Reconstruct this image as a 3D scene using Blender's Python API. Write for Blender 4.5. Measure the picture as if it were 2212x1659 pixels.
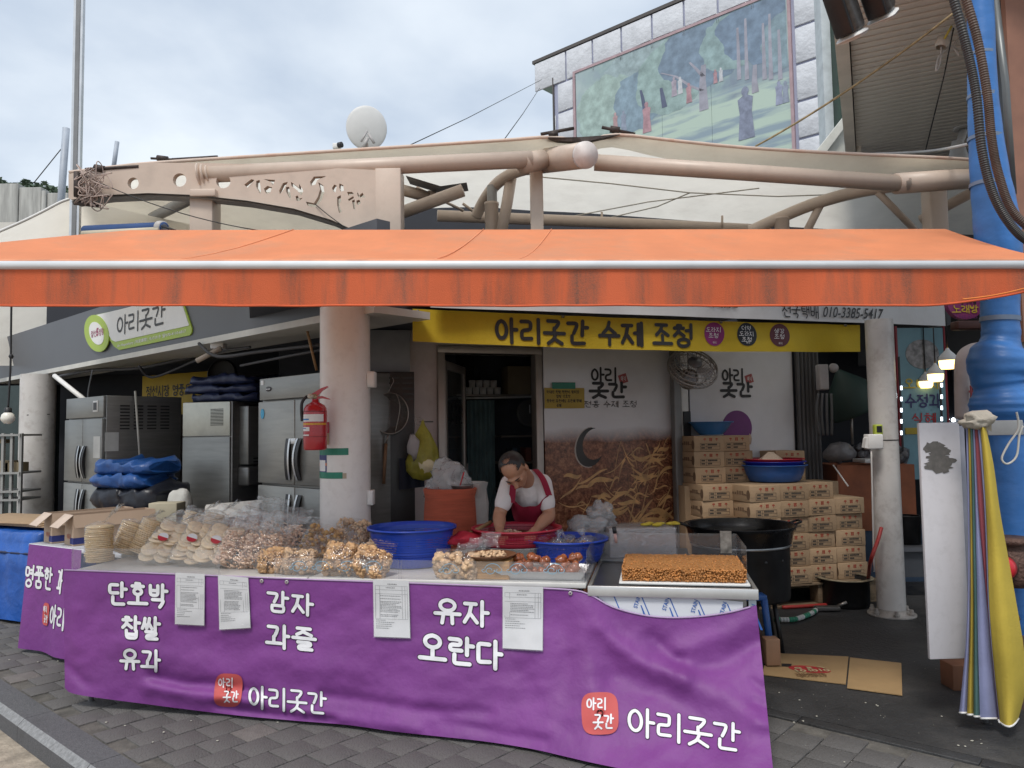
import bpy, bmesh, math, random
from mathutils import Matrix, Vector, noise
R = math.radians
random.seed(11)
for o in list(bpy.data.objects):
    bpy.data.objects.remove(o)
scene = bpy.context.scene
COL = scene.collection

# ------------------------------------------------------------------ camera
EYE = Vector((0, 0, 1.67)); FPX = 1661.0; PITCH = 3.5; ROLL = -0.86
cam_d = bpy.data.cameras.new('camera'); cam = bpy.data.objects.new('camera', cam_d); COL.objects.link(cam)
cam_d.sensor_width = 36.0; cam_d.lens = 36.0 * FPX / 2212.0; cam_d.clip_end = 2000
CM = Matrix.Translation(EYE) @ Matrix.Rotation(R(90 + PITCH), 4, 'X') @ Matrix.Rotation(R(ROLL), 4, 'Z')
cam.matrix_world = CM
scene.camera = cam

# ------------------------------------------------------------------ sky, sun, exposure
SUN_EL, SUN_AZ = 58.0, 200.0       # high behind the photographer, hidden by cloud
world = bpy.data.worlds.new('World'); scene.world = world; world.use_nodes = True
nt = world.node_tree; nt.nodes.clear()
N = nt.nodes.new; L = nt.links.new
wo = N('ShaderNodeOutputWorld'); bg = N('ShaderNodeBackground'); bg.inputs['Strength'].default_value = 0.15
sky = N('ShaderNodeTexSky'); sky.sky_type = 'NISHITA'; sky.sun_disc = False
sky.sun_elevation = R(SUN_EL); sky.sun_rotation = R(SUN_AZ); sky.air_density = 1.2; sky.dust_density = 2.5
tc = N('ShaderNodeTexCoord'); sep = N('ShaderNodeSeparateXYZ'); L(tc.outputs['Generated'], sep.inputs[0])
zc = N('ShaderNodeMath'); zc.operation = 'ADD'; zc.inputs[1].default_value = 0.22; L(sep.outputs[2], zc.inputs[0])
zm = N('ShaderNodeMath'); zm.operation = 'MAXIMUM'; zm.inputs[1].default_value = 0.05; L(zc.outputs[0], zm.inputs[0])
dx = N('ShaderNodeMath'); dx.operation = 'DIVIDE'; L(sep.outputs[0], dx.inputs[0]); L(zm.outputs[0], dx.inputs[1])
dy = N('ShaderNodeMath'); dy.operation = 'DIVIDE'; L(sep.outputs[1], dy.inputs[0]); L(zm.outputs[0], dy.inputs[1])
cv = N('ShaderNodeCombineXYZ'); L(dx.outputs[0], cv.inputs[0]); L(dy.outputs[0], cv.inputs[1])
n1 = N('ShaderNodeTexNoise'); n1.inputs['Scale'].default_value = 1.5; n1.inputs['Detail'].default_value = 6; n1.inputs['Roughness'].default_value = 0.5
n1.inputs['Distortion'].default_value = 0.15
L(cv.outputs[0], n1.inputs['Vector'])
rp = N('ShaderNodeValToRGB'); rp.color_ramp.elements[0].position = 0.38; rp.color_ramp.elements[1].position = 0.63
L(n1.outputs['Fac'], rp.inputs[0])
cloud = N('ShaderNodeMixRGB')   # thin blue-grey cloud to bright white cloud
cloud.inputs[1].default_value = (2.5, 2.9, 3.45, 1); cloud.inputs[2].default_value = (4.05, 4.35, 4.65, 1)
L(rp.outputs[0], cloud.inputs[0])
mixs = N('ShaderNodeMixRGB'); mixs.inputs[0].default_value = 0.9
L(sky.outputs[0], mixs.inputs[1]); L(cloud.outputs[0], mixs.inputs[2])
L(mixs.outputs[0], bg.inputs['Color']); L(bg.outputs[0], wo.inputs[0])
sun_d = bpy.data.lights.new('sun', 'SUN'); sun_d.energy = 1.5; sun_d.angle = R(16); sun_d.color = (1, 0.96, 0.9)
sun = bpy.data.objects.new('sun', sun_d); COL.objects.link(sun)
az = R(SUN_AZ)
sdir = Vector((math.sin(az) * math.cos(R(SUN_EL)), math.cos(az) * math.cos(R(SUN_EL)), math.sin(R(SUN_EL))))
sun.rotation_euler = (-sdir).to_track_quat('-Z', 'Y').to_euler(); sun.location = (0, -5, 20)
vs = scene.view_settings; vs.view_transform = 'Standard'; vs.look = 'None'; vs.gamma = 1; vs.use_curve_mapping = False
vs.exposure = 0.62
scene.cycles.use_denoising = True
scene.cycles.max_bounces = 9; scene.cycles.diffuse_bounces = 5; scene.cycles.glossy_bounces = 3
scene.cycles.transmission_bounces = 4; scene.cycles.transparent_max_bounces = 24
scene.cycles.caustics_reflective = False; scene.cycles.caustics_refractive = False

# ------------------------------------------------------------------ measuring helpers
def ray(u, v):
    d = CM.to_3x3() @ Vector(((u - 1106) / FPX, -(v - 829.5) / FPX, -1)); return d
def W(u, v, y):                       # point seen at (u, v) whose distance in front of the camera is y
    d = ray(u, v); return EYE + d * (y / d.y)
def G(u, v, z=0.0):                   # point seen at (u, v) at height z
    d = ray(u, v); return EYE + d * ((z - EYE.z) / d.z)
class Fr:                             # an upright frame: x along the front, y into the shop, z up
    def __init__(s, x, y, ang, z=0):
        s.T = Matrix.Translation((x, y, z)) @ Matrix.Rotation(R(ang), 4, 'Z'); s.ang = ang; s.I = s.T.inverted()
    def at(s, x, y, z): return s.T @ Vector((x, y, z))
    def px(s, u, v, y=0.0):
        o = s.I @ EYE; d = s.I.to_3x3() @ ray(u, v); t = (y - o.y) / d.y; p = o + d * t; return p.x, p.z
    def sub(s, x, y, z=0, rot=0): 
        f = Fr(0, 0, 0); f.T = s.T @ Matrix.Translation((x, y, z)) @ Matrix.Rotation(R(rot), 4, 'Z'); f.I = f.T.inverted(); f.ang = s.ang + rot; return f
RF = Fr(-0.77, 5.93, 18.5)            # right shop front
LF = Fr(-1.0, 5.5, -42.5)             # left shop front
TF = Fr(-2.85, 4.9, -10.5)            # front of the stall tables
MF = Fr(0.81, 22.0, -41.6)            # wall with the mural
SF = Fr(2.85, 6.2, -25.0)             # slatted ceiling at the upper right

# ------------------------------------------------------------------ materials
MATS = {}
def mat(name, col=(.5, .5, .5), rough=.6, metal=0., var=.14, scale=5., bump=0., bscale=60., dirt=0., dcol=(.12, .1, .08), dscale=3., stretch=None, emit=0., spec=.5, coat=0., sss=0., trans=0., clearcoat=0.):
    if name in MATS: return MATS[name]
    m = bpy.data.materials.new(name); m.use_nodes = True; t = m.node_tree; b = t.nodes['Principled BSDF']
    N = t.nodes.new; L = t.links.new
    b.inputs['Roughness'].default_value = rough; b.inputs['Metallic'].default_value = metal
    b.inputs['Specular IOR Level'].default_value = spec; b.inputs['Coat Weight'].default_value = coat
    if sss: b.inputs['Subsurface Weight'].default_value = sss; b.inputs['Subsurface Radius'].default_value = (.02, .01, .006)
    c = N('ShaderNodeTexCoord'); mp = N('ShaderNodeMapping'); L(c.outputs['Object'], mp.inputs[0])
    if stretch: mp.inputs['Scale'].default_value = stretch
    n = N('ShaderNodeTexNoise'); n.inputs['Scale'].default_value = scale; n.inputs['Detail'].default_value = 5; n.inputs['Roughness'].default_value = .6
    L(mp.outputs[0], n.inputs['Vector'])
    r = N('ShaderNodeMapRange'); r.inputs[1].default_value = .3; r.inputs[2].default_value = .7
    r.inputs[3].default_value = 1 - var; r.inputs[4].default_value = 1 + var; L(n.outputs['Fac'], r.inputs[0])
    mul = N('ShaderNodeMixRGB'); mul.blend_type = 'MULTIPLY'; mul.inputs[0].default_value = 1
    mul.inputs[1].default_value = (*col, 1); L(r.outputs[0], mul.inputs[2]); out = mul.outputs[0]
    if dirt:
        n2 = N('ShaderNodeTexNoise'); n2.inputs['Scale'].default_value = dscale; n2.inputs['Detail'].default_value = 8; n2.inputs['Roughness'].default_value = .7
        L(mp.outputs[0], n2.inputs['Vector'])
        r2 = N('ShaderNodeMapRange'); r2.inputs[1].default_value = .5; r2.inputs[2].default_value = .75; r2.inputs[3].default_value = 0; r2.inputs[4].default_value = dirt
        L(n2.outputs['Fac'], r2.inputs[0]); mx = N('ShaderNodeMixRGB'); L(r2.outputs[0], mx.inputs[0]); L(out, mx.inputs[1]); mx.inputs[2].default_value = (*dcol, 1); out = mx.outputs[0]
    L(out, b.inputs['Base Color'])
    rr = N('ShaderNodeMapRange'); rr.inputs[3].default_value = max(0.02, rough - .08); rr.inputs[4].default_value = min(1, rough + .1); L(n.outputs['Fac'], rr.inputs[0]); L(rr.outputs[0], b.inputs['Roughness'])
    if bump:
        n3 = N('ShaderNodeTexNoise'); n3.inputs['Scale'].default_value = bscale; n3.inputs['Detail'].default_value = 4; L(mp.outputs[0], n3.inputs['Vector'])
        bm = N('ShaderNodeBump'); bm.inputs['Strength'].default_value = bump; bm.inputs['Distance'].default_value = .02; L(n3.outputs['Fac'], bm.inputs['Height']); L(bm.outputs[0], b.inputs['Normal'])
    if emit: b.inputs['Emission Color'].default_value = (*col, 1); b.inputs['Emission Strength'].default_value = emit
    if trans:                         # cloth that lets some light through
        tr = N('ShaderNodeBsdfTranslucent'); L(out, tr.inputs[0]); ms = N('ShaderNodeMixShader'); ms.inputs[0].default_value = trans
        L(b.outputs[0], ms.inputs[1]); L(tr.outputs[0], ms.inputs[2]); L(ms.outputs[0], t.nodes['Material Output'].inputs[0])
    MATS[name] = m; return m
def film(name, tint=(1, 1, 1), gloss=.25, milk=.05, rough=.12, bump=.5, bscale=30.):   # thin clear plastic
    if name in MATS: return MATS[name]
    m = bpy.data.materials.new(name); m.use_nodes = True; t = m.node_tree; t.nodes.clear(); N = t.nodes.new; L = t.links.new
    o = N('ShaderNodeOutputMaterial'); tr = N('ShaderNodeBsdfTransparent'); tr.inputs[0].default_value = (*tint, 1)
    gl = N('ShaderNodeBsdfGlossy'); gl.inputs['Roughness'].default_value = rough; df = N('ShaderNodeBsdfDiffuse'); df.inputs[0].default_value = (.85, .86, .87, 1)
    c = N('ShaderNodeTexCoord'); n = N('ShaderNodeTexNoise'); n.inputs['Scale'].default_value = bscale; n.inputs['Detail'].default_value = 3; n.inputs['Distortion'].default_value = 1.5
    L(c.outputs['Object'], n.inputs['Vector']); bm = N('ShaderNodeBump'); bm.inputs['Strength'].default_value = bump; bm.inputs['Distance'].default_value = .03
    L(n.outputs['Fac'], bm.inputs['Height']); L(bm.outputs[0], gl.inputs['Normal'])
    fr = N('ShaderNodeLayerWeight'); fr.inputs[0].default_value = .5; L(bm.outputs[0], fr.inputs['Normal'])
    pw = N('ShaderNodeMath'); pw.operation = 'POWER'; pw.inputs[1].default_value = 5.0; L(fr.outputs['Facing'], pw.inputs[0])
    ma = N('ShaderNodeMath'); ma.operation = 'MULTIPLY_ADD'; ma.inputs[1].default_value = .5; ma.inputs[2].default_value = .03 + gloss * .12; L(pw.outputs[0], ma.inputs[0])
    cl = N('ShaderNodeClamp'); L(ma.outputs[0], cl.inputs[0])
    m1 = N('ShaderNodeMixShader'); m1.inputs[0].default_value = milk; L(tr.outputs[0], m1.inputs[1]); L(df.outputs[0], m1.inputs[2])
    m2 = N('ShaderNodeMixShader'); L(cl.outputs[0], m2.inputs[0]); L(m1.outputs[0], m2.inputs[1]); L(gl.outputs[0], m2.inputs[2]); L(m2.outputs[0], o.inputs[0])
    MATS[name] = m; return m
def meshmat(name, col, nu=150, nv=14, v0=.15, v1=.92, rough=.4):       # perforated plastic: square holes cut by alpha over part of the wall
    if name in MATS: return MATS[name]
    m = bpy.data.materials.new(name); m.use_nodes = True; t = m.node_tree; b = t.nodes['Principled BSDF']; N = t.nodes.new; L = t.links.new
    b.inputs['Base Color'].default_value = (*col, 1); b.inputs['Roughness'].default_value = rough
    uv = N('ShaderNodeUVMap'); s = N('ShaderNodeSeparateXYZ'); L(uv.outputs[0], s.inputs[0])
    def mth(op, a, bb):
        k = N('ShaderNodeMath'); k.operation = op
        for i, x in enumerate((a, bb)):
            if isinstance(x, (int, float)): k.inputs[i].default_value = x
            else: L(x, k.inputs[i])
        return k.outputs[0]
    hu = mth('GREATER_THAN', mth('FRACT', mth('MULTIPLY', s.outputs[0], nu), 0), .42)
    hv = mth('GREATER_THAN', mth('FRACT', mth('MULTIPLY', s.outputs[1], nv), 0), .42)
    band = mth('MULTIPLY', mth('GREATER_THAN', s.outputs[1], v0), mth('LESS_THAN', s.outputs[1], v1))
    hole = mth('MULTIPLY', mth('MULTIPLY', hu, hv), band)
    L(mth('SUBTRACT', 1, hole), b.inputs['Alpha']); MATS[name] = m; return m

# ------------------------------------------------------------------ mesh builder (everything is given in world coordinates or through a frame T)
WM = {}
ICO = None
class MB:
    def __init__(s, T=None):
        s.v = []; s.f = []; s.sm = []; s.uv = {}; s.mi = []
        s.T = T.T if isinstance(T, Fr) else T
    def add(s, vs, fs, smooth=False, M=None, uvs=None, mi=0):
        o = len(s.v)
        for p in vs:
            p = Vector(p)
            if M is not None: p = M @ p
            if s.T is not None: p = s.T @ p
            s.v.append(p)
        for i, f in enumerate(fs):
            if uvs: s.uv[len(s.f)] = uvs[i]
            s.f.append([o + k for k in f]); s.sm.append(smooth); s.mi.append(mi)
        return s
    def box(s, x0, x1, y0, y1, z0, z1, M=None, mi=0):
        v = [(x, y, z) for z in (z0, z1) for y in (y0, y1) for x in (x0, x1)]
        return s.add(v, [(0, 2, 3, 1), (4, 5, 7, 6), (0, 1, 5, 4), (1, 3, 7, 5), (3, 2, 6, 7), (2, 0, 4, 6)], M=M, mi=mi)
    def cbox(s, x0, x1, y0, y1, z0, z1, c=.008, M=None, mi=0):     # box with cut edges
        if M is None: M = Matrix.Identity(4)
        bm = bmesh.new(); bmesh.ops.create_cube(bm, size=1)
        for v in bm.verts: v.co = Vector(((x0 + x1) / 2 + v.co.x * (x1 - x0), (y0 + y1) / 2 + v.co.y * (y1 - y0), (z0 + z1) / 2 + v.co.z * (z1 - z0)))
        bmesh.ops.bevel(bm, geom=list(bm.edges), offset=c, segments=2, profile=.5, affect='EDGES')
        bm.verts.index_update(); s.add([v.co.copy() for v in bm.verts], [[v.index for v in f.verts] for f in bm.faces], True, M, mi=mi); bm.free(); return s
    def lathe(s, prof, n=32, M=None, smooth=True, capb=False, capt=False, a0=0, a1=2 * math.pi, jit=None, mi=0):
        full = abs(a1 - a0 - 2 * math.pi) < 1e-6; m = n if full else n + 1; v = []; f = []; uv = []
        zs = [p[1] for p in prof]; lz = [0.]
        for i in range(1, len(prof)): lz.append(lz[-1] + math.hypot(prof[i][0] - prof[i - 1][0], prof[i][1] - prof[i - 1][1]))
        tot = lz[-1] or 1
        for i, (r, z) in enumerate(prof):
            for j in range(m):
                a = a0 + (a1 - a0) * j / n; q = 1 if jit is None else jit(a, z)
                v.append((r * q * math.cos(a), r * q * math.sin(a), z))
        for i in range(len(prof) - 1):
            for j in range(n):
                k = (j + 1) % m if full else j + 1
                f.append((i * m + j, i * m + k, (i + 1) * m + k, (i + 1) * m + j))
                uv.append([(j / n, lz[i] / tot), ((j + 1) / n, lz[i] / tot), ((j + 1) / n, lz[i + 1] / tot), (j / n, lz[i + 1] / tot)])
        if capb: f.append(tuple(range(m))[::-1]); uv.append([(0, 0)] * m)
        if capt: f.append(tuple((len(prof) - 1) * m + j for j in range(m))); uv.append([(0, 0)] * m)
        return s.add(v, f, smooth, M, uv, mi=mi)
    def tube(s, pts, r, n=8, caps=True, smooth=True, mi=0, M=None):
        pts = [Vector(p) for p in pts]; rs = r if isinstance(r, (list, tuple)) else [r] * len(pts); v = []; f = []
        up = None
        for i, p in enumerate(pts):
            t = (pts[min(i + 1, len(pts) - 1)] - pts[max(i - 1, 0)]).normalized()
            if up is None:
                up = Vector((0, 0, 1)) if abs(t.z) < .9 else Vector((1, 0, 0))
            a = t.cross(up).normalized(); b = a.cross(t).normalized(); up = b
            for j in range(n):
                w = 2 * math.pi * j / n; v.append(p + (a * math.cos(w) + b * math.sin(w)) * rs[i])
        for i in range(len(pts) - 1):
            for j in range(n): f.append((i * n + j, i * n + (j + 1) % n, (i + 1) * n + (j + 1) % n, (i + 1) * n + j))
        if caps: f.append(tuple(range(n))[::-1]); f.append(tuple((len(pts) - 1) * n + j for j in range(n)))
        return s.add(v, f, smooth, M, mi=mi)
    def sheet(s, P, smooth=True, M=None, mi=0, close=False):
        a, b = len(P), len(P[0]); v = [p for row in P for p in row]; f = []; uv = []
        for i in range(a - 1):
            for j in range(b - 1):
                f.append((i * b + j, i * b + j + 1, (i + 1) * b + j + 1, (i + 1) * b + j))
                uv.append([(i / (a - 1), j / (b - 1)), (i / (a - 1), (j + 1) / (b - 1)), ((i + 1) / (a - 1), (j + 1) / (b - 1)), ((i + 1) / (a - 1), j / (b - 1))])
        return s.add(v, f, smooth, M, uv, mi=mi)
    def prism(s, poly, y0, y1, M=None, smooth=False, mi=0):      # outline in x,z pushed through from y0 to y1
        n = len(poly); v = [(x, y0, z) for x, z in poly] + [(x, y1, z) for x, z in poly]
        f = [tuple(range(n)), tuple(range(2 * n - 1, n - 1, -1))] + [(i, n + i, n + (i + 1) % n, (i + 1) % n) for i in range(n)]
        return s.add(v, f, smooth, M, mi=mi)
    def poly(s, pts, M=None, mi=0): return s.add(pts, [tuple(range(len(pts)))], False, M, mi=mi)
    def blob(s, c, r, seed=0, amp=.25, M=None, sub=1, mi=0, cr=0.):      # uneven lump
        global ICO
        if ICO is None:
            ICO = {}
            for k in (1, 2, 3, 4):
                bm = bmesh.new(); bmesh.ops.create_icosphere(bm, subdivisions=k, radius=1); bm.verts.index_update()
                ICO[k] = ([v.co.copy() for v in bm.verts], [[v.index for v in f.verts] for f in bm.faces]); bm.free()
        c = Vector(c); rr = Vector(r) if not isinstance(r, (int, float)) else Vector((r, r, r)); vs = []
        for p in ICO[sub][0]:
            k = 1 + amp * noise.noise(p * 1.7 + Vector((seed * 3.1, seed * 1.7, seed)))
            if cr: k += cr * (.5 - abs(noise.noise(p * 3.1 + Vector((seed, 0, 4))) * 2.2) - .6 * abs(noise.noise(p * 7.3 + Vector((0, seed, 1)))))
            q = Vector((p.x * rr.x, p.y * rr.y, p.z * rr.z)) * k
            vs.append(q if M is None else M @ q)
        return s.add([c + q for q in vs], ICO[sub][1], True, mi=mi)
    def out(s, name, material, parent=None, bevel=0, kind=None, label=None, cat=None, group=None, origin=None):
        me = bpy.data.meshes.new(name)
        if parent is not None:
            Mi = WM[parent].inverted(); vs = [Mi @ p for p in s.v]; loc = None
        else:
            if origin is None:
                xs = [p.x for p in s.v]; ys = [p.y for p in s.v]; zs = [p.z for p in s.v]
                origin = Vector(((min(xs) + max(xs)) / 2, (min(ys) + max(ys)) / 2, min(zs)))
            loc = Vector(origin); vs = [p - loc for p in s.v]
        me.from_pydata(vs, [], s.f); me.polygons.foreach_set('use_smooth', s.sm)
        ms = material if isinstance(material, (list, tuple)) else [material]
        for q in ms: me.materials.append(q)
        if len(ms) > 1: me.polygons.foreach_set('material_index', s.mi)
        if s.uv:
            ul = me.uv_layers.new(name='uv')
            for p in me.polygons:
                if p.index in s.uv:
                    for k, li in enumerate(p.loop_indices): ul.data[li].uv = s.uv[p.index][k % len(s.uv[p.index])]
        me.validate(); me.update()
        o = bpy.data.objects.new(name, me); COL.objects.link(o)
        if parent is not None: o.parent = parent; WM[o] = WM[parent]
        else: o.location = loc; WM[o] = Matrix.Translation(loc)
        tag(o, label, cat, group, kind)
        return o
def tag(o, label=None, cat=None, group=None, kind=None):
    if label: o['label'] = label
    if cat: o['category'] = cat
    if group: o['group'] = group
    if kind: o['kind'] = kind
    return o
def thing(name, label, cat, loc, rz=0, group=None):
    o = bpy.data.objects.new(name, None); COL.objects.link(o); o.empty_display_size = .1
    M = Matrix.Translation(Vector(loc)) @ Matrix.Rotation(R(rz), 4, 'Z'); o.matrix_world = M; WM[o] = M
    return tag(o, label, cat, group)
def piece(src, name, parent, M):      # another object sharing src's mesh, placed by local matrix M under parent
    o = bpy.data.objects.new(name, src.data if hasattr(src, 'data') else src); COL.objects.link(o); o.parent = parent; o.matrix_local = M
    WM[o] = (WM[parent] if parent else Matrix.Identity(4)) @ M; return o
def copy_tree(o, M, label=None, group=None, parent=None):
    c = o.copy(); COL.objects.link(c)
    if parent is None: c.matrix_world = M; WM[c] = M
    else: c.parent = parent; WM[c] = WM[parent]
    if label: c['label'] = label
    if group: c['group'] = group
    for ch in [x for x in bpy.data.objects if x.parent == o]: copy_tree(ch, None, parent=c)
    return c
def arc(p0, p1, sag, n=12):           # hanging line
    p0, p1 = Vector(p0), Vector(p1)
    return [p0.lerp(p1, i / n) - Vector((0, 0, sag * 4 * (i / n) * (1 - i / n))) for i in range(n + 1)]
def smoothpath(pts, n=6):
    pts = [Vector(p) for p in pts]; out = []
    for i in range(len(pts) - 1):
        a, b, c, d = pts[max(i - 1, 0)], pts[i], pts[i + 1], pts[min(i + 2, len(pts) - 1)]
        for k in range(n):
            t = k / n; out.append(.5 * ((2 * b) + (c - a) * t + (2 * a - 5 * b + 4 * c - d) * t * t + (3 * b - a - 3 * c + d) * t ** 3))
    out.append(pts[-1]); return out

# ------------------------------------------------------------------ lettering: Korean strokes, and plain text from the built-in font
def circ(cx=.5, cy=.5, rx=.45, ry=.45, n=14): return [(cx + rx * math.sin(2 * math.pi * i / n), cy + ry * math.cos(2 * math.pi * i / n)) for i in range(n + 1)]
JA = {'ㄱ': [[(.05, .9), (.9, .9), (.8, .45), (.6, .0)]], 'ㄴ': [[(.12, 1), (.1, .1), (.95, .14)]], 'ㄷ': [[(.92, .9), (.1, .9), (.1, .08), (.95, .12)]],
      'ㄹ': [[(.08, .95), (.9, .95), (.88, .52), (.12, .5), (.1, .06), (.95, .08)]], 'ㅁ': [[(.1, .9), (.88, .9), (.86, .08), (.1, .08), (.1, .9)]],
      'ㅂ': [[(.1, 1), (.12, .06), (.88, .06), (.88, 1)], [(.12, .52), (.88, .52)]], 'ㅅ': [[(.52, 1), (.42, .5), (.02, .0)], [(.45, .55), (.98, .02)]],
      'ㅇ': [circ()], 'ㅈ': [[(.05, .92), (.9, .92)], [(.55, .92), (.4, .42), (.02, .0)], [(.42, .46), (.98, .0)]],
      'ㅊ': [[(.35, 1.02), (.65, 1.0)], [(.05, .76), (.92, .76)], [(.5, .76), (.4, .35), (.02, .0)], [(.44, .4), (.98, .0)]],
      'ㅋ': [[(.05, .92), (.9, .92), (.8, .4), (.6, 0)], [(.1, .5), (.82, .5)]], 'ㅌ': [[(.92, .95), (.1, .95), (.1, .05), (.95, .08)], [(.1, .5), (.85, .5)]],
      'ㅍ': [[(.05, .92), (.95, .92)], [(.32, .92), (.32, .1)], [(.68, .92), (.68, .1)], [(0, .06), (1, .06)]],
      'ㅎ': [[(.35, 1.02), (.65, 1.0)], [(.05, .78), (.95, .78)], circ(.5, .3, .34, .3)],
      'ㅆ': [[(.28, 1), (.22, .5), (0, .0)], [(.25, .5), (.48, .05)], [(.75, 1), (.68, .5), (.45, .0)], [(.7, .5), (1, .02)]],
      'ㄸ': [[(.45, .9), (.05, .9), (.05, .08), (.45, .1)], [(.97, .9), (.57, .9), (.57, .08), (.97, .1)]],
      'ㄲ': [[(.02, .9), (.42, .9), (.3, 0)], [(.55, .9), (.97, .9), (.85, 0)]], 'ㅃ': [[(.05, 1), (.05, .06), (.42, .06), (.42, 1)], [(.58, 1), (.58, .06), (.95, .06), (.95, 1)], [(.05, .5), (.42, .5)], [(.58, .5), (.95, .5)]],
      'ㅉ': [[(.0, .9), (.46, .9)], [(.25, .9), (0, 0)], [(.22, .45), (.47, 0)], [(.53, .9), (1, .9)], [(.78, .9), (.53, 0)], [(.75, .45), (1, 0)]]}
VO = {'ㅏ': ('v', [[(.3, 1), (.28, 0)], [(.3, .55), (.95, .55)]]), 'ㅐ': ('v', [[(.12, .95), (.12, .05)], [(.12, .5), (.8, .5)], [(.8, 1), (.8, 0)]]), 'ㅑ': ('v', [[(.3, 1), (.3, 0)], [(.3, .68), (.95, .68)], [(.3, .38), (.95, .38)]]),
      'ㅓ': ('v', [[(.75, 1), (.75, 0)], [(.05, .55), (.75, .55)]]), 'ㅔ': ('v', [[(.5, .95), (.5, .05)], [(0, .55), (.5, .55)], [(.95, 1), (.95, 0)]]), 'ㅕ': ('v', [[(.75, 1), (.75, 0)], [(.05, .68), (.75, .68)], [(.05, .42), (.75, .42)]]),
      'ㅖ': ('v', [[(.5, .95), (.5, .05)], [(0, .66), (.5, .66)], [(0, .4), (.5, .4)], [(.95, 1), (.95, 0)]]), 'ㅣ': ('v', [[(.6, 1), (.58, 0)]]),
      'ㅗ': ('h', [[(.5, .95), (.5, .25)], [(0, .2), (1, .22)]]), 'ㅛ': ('h', [[(.32, .95), (.32, .25)], [(.68, .95), (.68, .25)], [(0, .2), (1, .2)]]), 'ㅜ': ('h', [[(0, .8), (1, .82)], [(.52, .8), (.5, .0)]]),
      'ㅠ': ('h', [[(0, .8), (1, .82)], [(.34, .8), (.28, .0)], [(.68, .8), (.7, .0)]]), 'ㅡ': ('h', [[(0, .5), (1, .5)]])}
LL = 'ㄱㄲㄴㄷㄸㄹㅁㅂㅃㅅㅆㅇㅈㅉㅊㅋㅌㅍㅎ'
VV = ['ㅏ', 'ㅐ', 'ㅑ', 'ㅒ', 'ㅓ', 'ㅔ', 'ㅕ', 'ㅖ', 'ㅗ', 'ㅘ', 'ㅙ', 'ㅚ', 'ㅛ', 'ㅜ', 'ㅝ', 'ㅞ', 'ㅟ', 'ㅠ', 'ㅡ', 'ㅢ', 'ㅣ']
TT = ['', 'ㄱ', 'ㄲ', 'ㄳ', 'ㄴ', 'ㄵ', 'ㄶ', 'ㄷ', 'ㄹ', 'ㄺ', 'ㄻ', 'ㄼ', 'ㄽ', 'ㄾ', 'ㄿ', 'ㅀ', 'ㅁ', 'ㅂ', 'ㅄ', 'ㅅ', 'ㅆ', 'ㅇ', 'ㅈ', 'ㅊ', 'ㅋ', 'ㅌ', 'ㅍ', 'ㅎ']
CP = {'ㅘ': 'ㅗㅏ', 'ㅙ': 'ㅗㅐ', 'ㅚ': 'ㅗㅣ', 'ㅝ': 'ㅜㅓ', 'ㅟ': 'ㅜㅣ', 'ㅢ': 'ㅡㅣ', 'ㅞ': 'ㅜㅔ', 'ㅒ': 'ㅑㅣ'}
def syllable(ch):                     # list of strokes in the unit square
    k = ord(ch) - 0xAC00
    if not 0 <= k < 11172: return []
    l, v, t = LL[k // 588], VV[(k % 588) // 28], TT[k % 28]; S = []
    def put(strokes, x0, y0, x1, y1):
        for st in strokes: S.append([(x0 + (x1 - x0) * x, y0 + (y1 - y0) * y) for x, y in st])
    b = .42 if t else 0
    if v in CP:
        h, w = CP[v]; put(JA[l], .05, b + (1 - b) * .5, .56, .97); put(VO[h][1], 0, b + (1 - b) * .1, .64, b + (1 - b) * .5); put(VO[w][1], .7, b - .02, 1, 1)
    elif VO[v][0] == 'v': put(JA[l], .02, b + (1 - b) * .12, .55, .95); put(VO[v][1], .64, b - .03 if t else 0, 1, 1)
    else:
        b2 = .36 if t else 0; put(JA[l], .16, b2 + (1 - b2) * .5, .84, 1); put(VO[v][1], 0, b2 + .02, 1, b2 + (1 - b2) * .5)
    if t: put(JA[t], .16, 0.0, .88, .36)
    return S
def strip(pl, w, seg):                # round-ended band along a polyline, as points (x, y) and faces
    q = [Vector((x, y)) for x, y in pl]; p = [q[0]]
    for a, b in zip(q, q[1:]):
        n = max(1, int(math.ceil((b - a).length / seg)))
        for i in range(1, n + 1): p.append(a.lerp(b, i / n))
    for _ in range(2):
        p = [p[0]] + [(p[i - 1] + p[i] * 2 + p[i + 1]) / 4 for i in range(1, len(p) - 1)] + [p[-1]]
    closed = (q[0] - q[-1]).length < 1e-6; v = []; f = []; h = w / 2
    for i, c in enumerate(p):
        if closed and i in (0, len(p) - 1): t = p[1] - p[-2]
        else: t = p[min(i + 1, len(p) - 1)] - p[max(i - 1, 0)]
        t = t.normalized() if t.length > 1e-9 else Vector((1, 0)); nn = Vector((-t.y, t.x)); v += [c + nn * h, c - nn * h]
    for i in range(len(p) - 1): f.append((2 * i, 2 * i + 1, 2 * i + 3, 2 * i + 2))
    if not closed:
        for end in (0, len(p) - 1):
            t = (p[1] - p[0]) if end == 0 else (p[-1] - p[-2]); a0 = math.atan2(t.y, t.x); sg = -1 if end == 0 else 1; base = len(v)
            ring = [p[end] + Vector((math.cos(a0 + sg * 0 + x), math.sin(a0 + x))) * h for x in ([math.pi / 2 + math.pi * k / 6 for k in range(7)] if end == 0 else [-math.pi / 2 + math.pi * k / 6 for k in range(7)])]
            v += ring; f.append(tuple(range(base, base + 7)))
    return v, f
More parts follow.
